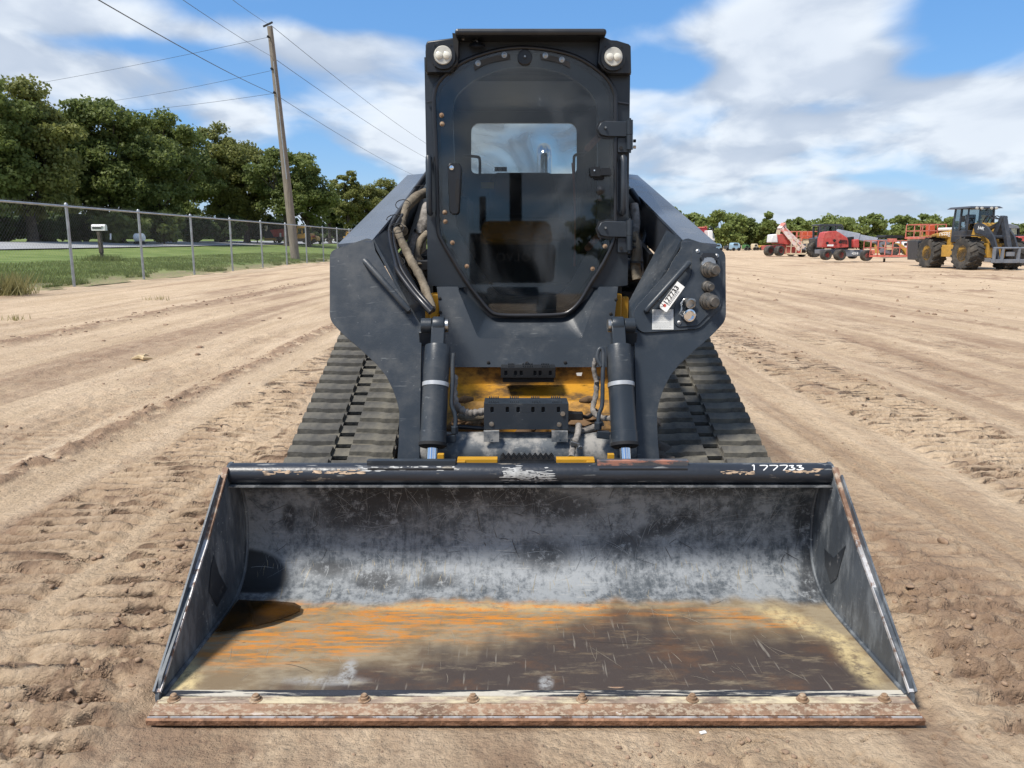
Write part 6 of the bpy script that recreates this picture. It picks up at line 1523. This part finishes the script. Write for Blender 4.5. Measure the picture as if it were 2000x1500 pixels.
for y in (-.8, -.4, .4, .8): mb.bb(2.93, 3.07, y-.05, y+.05, .4, 1.1)
mb.bb(2.95, 3.02, -.2, .2, .7, .9); T.put(mb).build('tool_carrier', GBOX, wl_, bev=.01)
text_obj('side_lettering', 'DEERE', .34, WPAINT, T.p(-1.25, -.655, 1.74), T.d(1, 0, .03), T.d(0, -1, 0), wl_, .004)
text_obj('model_number', '544K', .24, WPAINT, T.p(1.48, -.556, 2.02), T.d(1, 0, -.16), T.d(0, -1, 0), wl_, .004)

# ---- pixel-traced side view parts at a real distance, with real width
def slab(px, Y_, w, name, m, parent, bev=.02, r=0):
    pts = [P(x, y, Y_) for x, y in px]
    if r: pts = rnd(pts, r, 3)
    mb = MB(); mb.ext([pts], (0, w, 0)); return mb.build(name, m, parent, bev=bev, smooth=35)
def px_wheel(px, py, r_px, Y_, w, parent, rim, r=None, lugs=False, yaw=.35):
    c = P(px, py, Y_); rr_ = r_px/F*Y_ if r is None else r
    return wheel('wheel', parent, c, (math.sin(yaw), -math.cos(yaw), 0), rr_, w, rim, lugs=lugs)
def cage(name, x0, x1, y0, y1, Y_, dep, m, parent, nv=5, rails=(0, .45, 1), t=.05, floor=None):
    a, b = P(x0, y0, Y_), P(x1, y1, Y_); mb = MB()
    for k in range(nv):
        x = a.x+(b.x-a.x)*k/(nv-1)
        for yy in (Y_, Y_+dep): mb.bar((x, yy, b.z), (x, yy, a.z), t, t)
    for f in rails:
        z = b.z+(a.z-b.z)*f
        for yy in (Y_, Y_+dep): mb.bar((a.x, yy, z), (b.x, yy, z), t, t)
        for x in (a.x, b.x): mb.bar((x, Y_, z), (x, Y_+dep, z), t, t)
    o = mb.build(name, m, parent)
    mb = MB(); mb.bb(a.x-.03, b.x+.03, Y_-.03, Y_+dep+.03, b.z-.10, b.z); mb.build('platform_floor', floor or m, parent)
    return o
# red boom lift 4X4
D = 53
t = thing('boom_lift', 'red boom lift with a lowered grey telescopic boom, marked 4X4', 'boom lift', tuple(P(1650, 508, D)))
for px, py, r_, Y_ in ((1613, 498, 10.0, D), (1640, 498, 11.0, D-.3), (1665, 497, 8.5, D+2.3), (1692, 499, 11.0, D+.0)): px_wheel(px, py, r_, Y_, .42, t, REDP, yaw=.30 if px != 1692 else .15)
slab([(1612, 488), (1640, 487), (1686, 488), (1688, 500), (1652, 501), (1640, 496), (1612, 496)], D+.35, 1.9, 'chassis', GBOX, t)
text_obj('lettering_4x4', '4X4', .26, WPAINT, P(1670, 495.5, D+.33), (1, 0, 0), (0, -1, 0), t, .01, bold=.004)
slab([(1606, 483), (1607, 466), (1611, 454), (1618, 452), (1634, 451), (1640, 454), (1655, 464), (1657, 470), (1658, 483), (1630, 485)], D+.2, .95, 'hood', REDP, t, bev=.08)
slab([(1667, 484), (1667, 468), (1678, 467), (1679, 484)], D+.2, .95, 'tank_cover', REDP, t, bev=.06)
slab([(1656, 485), (1656, 464), (1668, 462), (1668, 486)], D+.5, 1.2, 'turret', BLKM, t)
mb = MB(); 
for k in range(3): a = P(1640, 468.5+k*2.6, D+.19); b = P(1655, 470+k*2.6, D+.19); mb.bar(a, b, .03, .04)
for x, y in ((1630, 470), (1616, 475), (1641, 473)): mb.lathe([(.10, 0), (.10, .02)], P(x, y, D+.10), (0, 1, 0), 12)
mb.build('vent_slot', BLKM, t)
mb = MB(); mb.bb(P(1617, 480, D).x, P(1629, 480, D).x, D+.10, D+.13, P(1617, 481, D).z, P(1617, 477.5, D).z); mb.build('name_plate', WPAINT, t)
a, b, c = P(1634, 455, D+1.3), P(1712, 470, D+1.0), P(1722, 478, D+.9)
mb = MB(); mb.bar(a, a.lerp(b, .55), .42, .50); mb.build('boom', LGREY, t, bev=.02)
mb = MB(); mb.bar(a.lerp(b, .5), b, .32, .38); mb.build('boom_extension', LGREY, t, bev=.02)
mb = MB(); mb.bar(b, P(1724, 492, D+.8), .16, .3); mb.bar(b, P(1735, 470, D+.8), .2, .2); mb.bar(P(1724, 490, D+.8), P(1740, 494, D+.8), .2, .2); mb.build('boom_jib', GBOX, t)
cage('basket', 1701, 1785, 470, 499, D-.2, 1.0, REDPK, t, nv=7, rails=(0, .52, 1), t=.045)
slab([(1703, 488), (1709, 488), (1709, 497), (1703, 497)], D-.25, .1, 'basket_panel', REDPK, t)
slab([(1731, 478), (1746, 478), (1746, 488), (1731, 488)], D-.1, .3, 'control_box', CREAM, t)
slab([(1737, 466), (1752, 466), (1752, 473), (1737, 473)], D+.2, .3, 'console', REDPK, t)
mb = MB(); mb.lathe([(.0, -.06), (.13, -.06), (.13, .06), (0, .06)], P(1727, 508, D+.3), (1, -.4, 0), 12); mb.build('basket_caster', TYRE, t)
# white and red boom lift
D = 74
t = thing('boom_lift', 'older white and red boom lift with raised boom and cream basket', 'boom lift', tuple(P(1540, 500, D)))
for px, py, r_, Y_ in ((1502, 490, 10, D), (1522, 490, 10, D-.5), (1545, 493, 7, D+2.5), (1566, 494, 7.5, D+1.5)): px_wheel(px, py, r_, Y_, .5, t, REDP, yaw=.5)
slab([(1500, 480), (1540, 478), (1566, 484), (1566, 496), (1532, 496), (1500, 488)], D+.8, 2, 'chassis', REDP, t)
slab([(1506, 474), (1508, 458), (1518, 457), (1520, 474)], D+.2, 1.4, 'white_cover', WVEH, t, bev=.08)
slab([(1516, 476), (1517, 459), (1532, 456), (1545, 470), (1546, 478)], D+.6, 1.4, 'turret_cover', REDP, t, bev=.06)
a, b = P(1527, 446, D+.6), P(1562, 489, D+.1)
PINKW = mat('faded_white_red_paint', (.62, .52, .48), .5, var=.1, dirt=(.55, .14, .10), dthr=(.48, .58), dscale=1.4, damt=.9)
mb = MB(); mb.bar(a, b, .35, .32); mb.build('lower_boom', PINKW, t, bev=.02)
mb = MB(); mb.bar(a+Vector((.15, .5, .25)), P(1570, 484, D+.8), .35, .30); mb.bar(a+Vector((-.2, 0, -.15)), a+Vector((.4, .6, .35)), .45, .45); mb.build('upper_boom', PINKW, t, bev=.02)
mb = MB(); mb.bar(P(1519, 458, D), P(1521, 449, D), .1, .35); mb.build('boom_head', CREAM, t)
cage('basket', 1546, 1605, 467, 495, D-.5, 1.3, CREAM, t, nv=7, rails=(0, .5, 1), t=.055)
slab([(1567, 469), (1584, 469), (1584, 476), (1567, 476)], D-.55, .3, 'control_box', CREAM, t)
mb = MB(); W = [P(1566, 470, D-.6), P(1567, 465, D-.6), P(1582, 465, D-.6), P(1584, 470, D-.6)]; mb.tube(W, .05, 6); mb.build('basket_hoop', ORNG, t)
# orange lift platform behind the white lift
D = 90
t = thing('scissor_lift', 'orange and red work platform behind the white boom lift basket', 'lift', tuple(P(1570, 495, D)))
cage('platform_rails', 1545, 1598, 452, 470, D, 1.5, REDPK, t, nv=6, rails=(0, .5, 1), t=.07); slab([(1568, 453), (1589, 453), (1589, 468), (1568, 468)], D+.3, 1.0, 'orange_panel', ORNG, t)
slab([(1550, 470), (1597, 470), (1597, 492), (1550, 492)], D+.2, 1.6, 'body', GBOX, t)
for px in (1556, 1590): px_wheel(px, 491, 6, D, .4, t, REDP, yaw=.1)
# black cab tractor
D = 66
t = thing('tractor', 'dark green-grey tractor cab with tall glass sides behind the red boom lift', 'tractor', tuple(P(1618, 504, D)))
slab([(1600, 465), (1600, 446), (1601, 441), (1643, 440), (1646, 444), (1646, 462), (1640, 470)], D+.6, .05, 'cab_back', GLASSV, t, bev=0)
mb = MB()
for px in (1601, 1611, 1633, 1645):
    for dy in (0, 1.4): mb.bar(P(px, 468, D)+Vector((0, dy, 0)), P(px+.5, 442, D)+Vector((0, dy, 0)), .14, .14)
mb.build('cab_post', CHAR, t)
slab([(1600, 441), (1600, 438.5), (1606, 437.5), (1642, 437.5), (1646, 439), (1647, 441.5)], D-.1, 1.7, 'cab_roof', CHAR, t); slab([(1592, 466), (1612, 460), (1646, 462), (1646, 482), (1594, 484)], D+.1, 1.5, 'body', CHAR, t)
for px in (1590, 1640): px_wheel(px, 487, 15, D+.5, .5, t, CHAR, lugs=True)
# backhoe with yellow arm behind the red basket
D = 70
t = thing('backhoe', 'yellow backhoe with a curved arm and black canopy behind the pink basket', 'backhoe', tuple(P(1750, 500, D)))
slab([(1727, 462), (1733, 459), (1763, 460), (1766, 463), (1766, 465), (1727, 465)], D, 1.8, 'canopy', BLKM, t)
mb = MB()
for px in (1731, 1760):
    for dy in (.1, 1.6): mb.bar(P(px, 494, D)+Vector((0, dy, 0)), P(px, 463, D)+Vector((0, dy, 0)), .12, .12)
mb.build('canopy_post', BLKM, t)
slab([(1722, 478), (1748, 476), (1752, 494), (1722, 495)], D+.2, 1.4, 'body', YMACH, t)
slab([(1750, 474), (1762, 477), (1772, 486), (1775, 497), (1770, 499), (1766, 490), (1758, 484), (1748, 482)], D, .35, 'curved_arm', YMACH, t)
slab([(1724, 469), (1737, 468), (1738, 477), (1724, 478)], D, 1, 'engine_cover', GBOX, t)
for px, r_ in ((1728, 9), (1745, 12)): px_wheel(px, 500-r_, r_, D-.2, .45, t, CREAM)
# white pickup
D = 84
t = thing('pickup_truck', 'white pickup truck parked behind the yellow backhoe, seen through the basket rails', 'pickup', tuple(P(1778, 497, D)))
slab([(1764, 481), (1765, 473), (1770, 472), (1790, 472.5), (1791, 479), (1792, 494), (1762, 494), (1762, 482)], D, 1.9, 'body', WVEH, t, bev=.06)
mb = MB()
for x0, x1 in ((1766, 1774), (1779, 1789)): a, b = P(x0, 474.5, D), P(x1, 479.5, D); mb.bb(a.x, b.x, D-.02, D-.005, b.z, a.z)
mb.build('window', BLKM, t)
for px in (1767, 1787): px_wheel(px, 491.5, 5.6, D-.05, .3, t, STEEL, yaw=0)
# orange lift left of the wheel loader
D = 44
t = thing('scissor_lift', 'red-orange lift platform railing standing just left of the wheel loader hood', 'lift', tuple(P(1815, 515, D)))
cage('platform_rails', 1799, 1846, 438, 463, D, 1.6, REDPK, t, nv=4, rails=(0, .5, 1), t=.04); slab([(1815, 440), (1826, 440), (1827, 455), (1820, 460), (1815, 460)], D+.2, .4, 'control_panel', ORNG, t)
slab([(1796, 462), (1840, 462), (1840, 471), (1796, 471)], D+.1, 1.4, 'deck', CREAM, t); slab([(1793, 470), (1806, 470), (1806, 508), (1793, 508)], D-.05, 1.2, 'chassis', CHAR, t)
for k in range(6):
    a, b = P(1793.5, 474+k*5, D-.08), P(1805.5, 476+k*5, D-.08); mb = MB(); mb.bb(a.x, b.x, D-.09, D-.06, b.z, a.z); mb.build('radiator_slat', BLKM, t)
px_wheel(1797, 506, 6, D, .4, t, CREAM, yaw=.1)
# grey machine right of the loader, red one at the edge
D = 52
t = thing('track_tractor', 'big blue-grey cab machine half hidden behind the wheel loader boom', 'machine', tuple(P(1972, 515, D)))
slab([(1955, 470), (1957, 446), (1962, 443), (1988, 444), (1990, 470)], D+.3, 2, 'cab', GLASSV, t, bev=.03)
slab([(1950, 446), (1955, 440), (1975, 437), (1990, 441), (1992, 446)], D, 2.2, 'cab_roof', GBOX, t, bev=.05); slab([(1945, 470), (1992, 468), (1994, 510), (1945, 512)], D+.2, 1.8, 'body', GBOX, t)
mb = MB()
for px in (1956, 1972, 1989): mb.bar(P(px, 470, D+.2), P(px, 445, D+.2), .12, .12)
mb.build('cab_post', BLKM, t)
px_wheel(1975, 492, 24, D-.8, .7, t, CHAR, lugs=True, yaw=.9)
D = 46
t = thing('red_machine', 'bright red machine body cut off by the right edge of the frame', 'machine', tuple(P(2000, 520, D)))
slab([(1989, 462), (2060, 460), (2060, 476), (1990, 476)], D, 1.8, 'hood', REDP, t, bev=.05); slab([(1992, 477), (2060, 477), (2060, 506), (1993, 504)], D+.1, 1.7, 'body', REDP, t, bev=.04)
slab([(1995, 505), (2050, 505), (2050, 519), (1992, 519)], D+.1, 1.8, 'undercarriage', BLKM, t)
for px in (2000, 2040): px_wheel(px, 513, 9, D-.05, .4, t, REDP, yaw=.1)
# dark red combine with its white cab, beside the loader arm
D = 105
MAROON = mat('maroon_paint', (.30, .02, .03), .5, var=.15)
t = thing('combine_harvester', 'dark red combine harvester showing beside the right loader arm', 'combine', tuple(P(1365, 491, D)))
slab([(1350, 474), (1351, 446), (1381, 444), (1382, 474)], D, 3, 'body', MAROON, t); slab([(1356, 457), (1362, 457), (1362, 469), (1356, 469)], D-.1, .12, 'side_opening', BLKM, t)
mb = MB(); mb.bar(P(1350, 445, D), P(1381, 443.5, D), .15, .15); mb.bar(P(1378, 445, D), P(1378, 441, D), .15, .15); mb.build('top_rail', REDPK, t)
slab([(1352, 474), (1382, 474), (1382, 486), (1352, 486)], D+.2, 2.4, 'underbody', BLKM, t)
for px in (1362, 1378): px_wheel(px, 484, 7, D-.1, .5, t, MAROON)
t = thing('white_truck', 'white high cab truck standing right beside the dark red combine', 'truck', tuple(P(1388, 491, D-2)))
slab([(1383, 468), (1383, 450), (1391, 449.5), (1395, 460), (1397, 470), (1384, 470)], D-2, 2.4, 'cab', WVEH, t, bev=.08); slab([(1383, 471), (1396, 471), (1396, 486), (1383, 486)], D-1.9, 2, 'chassis', BLKM, t)
slab([(1392, 453), (1394.5, 459), (1396, 465), (1392, 465)], D-2.05, .2, 'windscreen', GLASSV, t, bev=0)
for px in (1387,): px_wheel(px, 485, 6, D-2.1, .4, t, STEEL)
# row of small machines far away on the left part of the lot edge
r8 = random.Random(31)
rowd = [(1404, 476, 12, BLUEP, 'pale blue canopy over a small machine at the far edge of the lot', 'canopy_machine'), (1438, 474, 16, BLUEP, 'small light blue covered vehicle on the far side of the lot', 'covered_vehicle'), (1424, 480, 9, CHAR, 'small dark machine between the two pale blue vehicles', 'small_machine'),
        (1460, 478, 10, DGREEN, 'small green machine at the far edge of the lot', 'small_machine'), (1477, 476, 9, CREAM, 'small cream coloured machine left of the yellow one', 'small_machine'), (1491, 479, 14, YMACH, 'low yellow machine just left of the white boom lift', 'small_machine'), (1396, 478, 6, YMACH, 'small yellow machine right of the white truck', 'small_machine')]
for i, (px, ty, w, m_, lab, nm) in enumerate(rowd):
    D = 128+i*3; by = 475+F*H0/D
    t = thing(nm, lab, 'machine', tuple(P(px, by, D)))
    slab([(px-w/2, ty+3.5), (px-w*.35, ty), (px+w*.3, ty+.3), (px+w/2, ty+4), (px+w/2, by-2.5), (px-w/2, by-2.5)], D, 2, 'body', m_, t, bev=.1)
    slab([(px-w*.3, ty+1.6), (px+w*.2, ty+1.6), (px+w*.22, ty+4), (px-w*.3, ty+4)], D-.1, .12, 'window', BLKM, t, bev=0)
    for s in (-1, 1): px_wheel(px+s*w*.32, by-3.0, 3.2, D-.2, .4, t, CHAR, yaw=0)

# ---- machines across the road on the left
def zbase(px, Y_): return 0
D = 92
t = thing('drill_rig', 'red implement with a white hook parked across the road left of the pole', 'implement', tuple(P(540, 470, D)))
slab([(527, 449), (566, 446), (568, 449), (568, 462), (535, 463)], D, 1.5, 'red_body', REDP, t); slab([(546, 455), (549, 455), (549, 464), (546, 464)], D-.1, .1, 'white_post', WVEH, t, bev=0); slab([(558, 456), (562, 456), (561, 463), (559, 463)], D-.1, .1, 'white_panel', WVEH, t, bev=0)
slab([(516, 465), (538, 465), (538, 470), (516, 470)], D, 1.5, 'yellow_base', YMACH, t); mb = MB(); mb.tube([P(517, 443, D), P(521, 442, D), P(521, 446, D), P(519, 451, D)], .12, 8); mb.build('hook', CREAM, t, smooth=True)
slab([(515, 448), (530, 449), (534, 465), (517, 465)], D+.5, 1, 'frame', CHAR, t)
for px in (545, 562): px_wheel(px, 466, 4, D-.1, .4, t, REDP, yaw=0)
t = thing('bulldozer', 'yellow bulldozer with a high cab across the road right of the pole', 'bulldozer', tuple(P(596, 472, D)))
slab([(579, 458), (600, 455), (606, 456), (606, 466), (579, 467)], D, 2, 'body', YMACH, t); slab([(580, 443), (579, 441), (600, 441), (599, 445), (580, 446)], D-.2, 2, 'cab_roof', YMACH, t)
slab([(581, 446), (597, 446), (597, 456), (581, 456)], D+.1, 1.6, 'cab_glass', GLASSV, t, bev=0)
mb = MB()
for px in (580.5, 590, 598): mb.bar(P(px, 456, D), P(px, 445, D), .15, .15)
mb.build('cab_post', YMACH, t)
tk = rnd([P(x, y, D-.2) for x, y in ((578, 466), (604, 465), (606, 471), (580, 472))], .25); mb = MB(); mb.ext([tk], (0, .5, 0)); mb.build('crawler_track', RUBD, t); mb = MB(); mb.ext([[v+Vector((0, 1.8, 0)) for v in tk]], (0, .5, 0)); mb.build('crawler_track', RUBD, t)
t = thing('skid_machine', 'low yellow machine just right of the bulldozer across the road', 'machine', tuple(P(614, 472, D)))
slab([(607, 465), (609, 461), (616, 461), (619, 465), (619, 470), (607, 470)], D, 1.6, 'body', YMACH, t); mb = MB(); mb.lathe([(.0, -.1), (.25, -.1), (.25, .1), (0, .1)], P(613, 470.5, D-.1), (0, 1, 0), 12); mb.build('wheel', TYRE, t); slab([(608, 460.5), (615, 460), (616, 463), (609, 463.5)], D-.05, .8, 'seat_frame', REDP, t)
D = 100
t = thing('forklift', 'small yellow mast frame across the road beside the left loader arm', 'forklift', tuple(P(682, 470, D)))
mb = MB()
for a, b in (((677, 454), (677, 470)), ((683, 454), (683, 470)), ((676, 454), (686, 454)), ((677, 461), (684, 461))): mb.bar(P(*a, D), P(*b, D), .18, .18)
mb.build('mast', YMACH, t); slab([(670, 462), (677, 462), (677, 469), (670, 469)], D, 1.2, 'body', YMACH, t)
D = 96
t = thing('flat_trailer', 'dark low trailer with white lights across the road', 'trailer', tuple(P(645, 472, D)))
slab([(622, 464), (668, 465), (668, 468.5), (622, 467.5)], D, 2, 'deck', BLKM, t); slab([(635, 466.5), (638, 467), (638, 470), (634, 470)], D-.1, .2, 'white_light', WVEH, t); slab([(650, 467), (653, 467), (652, 471), (650, 471)], D-.1, .2, 'white_light', WVEH, t)
for px in (640, 656): px_wheel(px, 469.5, 3, D-.05, .3, t, CHAR, yaw=0)
for px, D, lab in ((265, 62, 'white tank glimpsed between the trunks right of the mailbox'),):
    t = thing('storage_tank', lab, 'tank', tuple(P(px+5, 470, D))); mb = MB(); a, b = P(262, 464, D), P(283, 464, D); mb.lathe([(0, 0), (.25, .03), (.33, .12), (.33, .7), (.25, .8), (0, .82)], a, (1, 0, 0), 16); mb.build('tank_shell', WVEH, t, smooth=True)
    mb = MB(); mb.bb(a.x, b.x, D-.2, D+.2, a.z-.5, a.z-.33); mb.build('tank_stand', BLKM, t)
mb = MB(); c = P(217, 460, 58); mb.tube([P(216, 468, 58), P(216, 456, 58)], .06, 8); o = mb.build('marker_post', WVEH, loc=tuple(c), smooth=True); tag(o, 'short white marker post right of the mailbox across the road', 'post')
mb = MB(); c = P(55, 462, 58); mb.tube([P(55, 468, 58), P(55, 455, 58)], .05, 8); o = mb.build('marker_post', WVEH, loc=tuple(c), smooth=True); tag(o, 'short white marker post across the road near the left frame edge', 'post')

# ================================================================== what stands behind the photographer (seen mirrored in the door glass)
YE = -20.5
t = thing('excavator', 'yellow and black excavator behind the camera, mirrored in the cab door glass', 'excavator', (.1, YE, 0))
mb = MB(); q = [(-1.22, 1.25), (1.35, 1.25), (1.42, 2.55), (-1.30, 2.55)]; mb.ext([rnd([Vector((x+.1, YE+.9, z)) for x, z in q], .2)], (0, -2.8, 0)); mb.build('counterweight', BLACK, t, bev=.06)
mb = MB(); q = [(-1.22, 2.55), (1.33, 2.55), (1.2, 3.35), (-1.1, 3.35)]; mb.ext([rnd([Vector((x+.1, YE+.8, z)) for x, z in q], .25)], (0, -2.6, 0)); mb.build('engine_cover', YMACH, t, bev=.06)
mb = MB(); mb.bb(-1.6, -.75, YE-3.3, YE-1.6, 1.2, 3.1); mb.build('cab', BLACK, t, bev=.05)
mb = MB(); mb.bar((.15, YE-3, 2.4), (.15, YE-5, 5.8), .5, .6); mb.bar((.15, YE-5, 5.8), (.15, YE-8, 5.2), .45, .5); mb.build('boom', BLKM, t)
mb = MB(); mb.tube([(-1.05, YE-.4, 3.1), (-1.05, YE-.4, 4.3)], .12, 10); mb.build('exhaust', BLKM, t)
mb = MB(); mb.bb(-1.5, -.9, YE-3, YE+.9, .05, .9); mb.bb(.95, 1.55, YE-3, YE+.9, .05, .9); mb.bb(-.9, .95, YE-2, YE, .5, 1.1); mb.build('undercarriage', RUBD, t, bev=.1)
text_obj('rear_lettering', 'VOLVO', .42, GREYINK, (.18, YE+.915, 2.1), (-1, 0, 0), (0, 1, 0), t, .01, space=1.1)
for i, (x, h_, w) in enumerate(((-11, 8, 5), (-4.6, 4.8, 2.2), (4.8, 6.6, 2.5), (8, 5.2, 2.6), (13, 9, 5), (-19, 9, 6), (21, 8, 6))):
    tree('lot_tree', x*1.5, -40-i, h_*1.2, w*1.4, .8, ['wide tree behind the camera, left', 'small tree behind the camera left of the excavator', 'pointed tree behind the camera right of the excavator', 'second tree behind the camera right of the excavator', 'wide tree behind the camera, right', 'far tree behind the camera, left', 'far tree behind the camera, right'][i], LEAF[0], 1500+i, 'trees behind the camera', ncl=34, per=70, leaf=.5, z0=0)
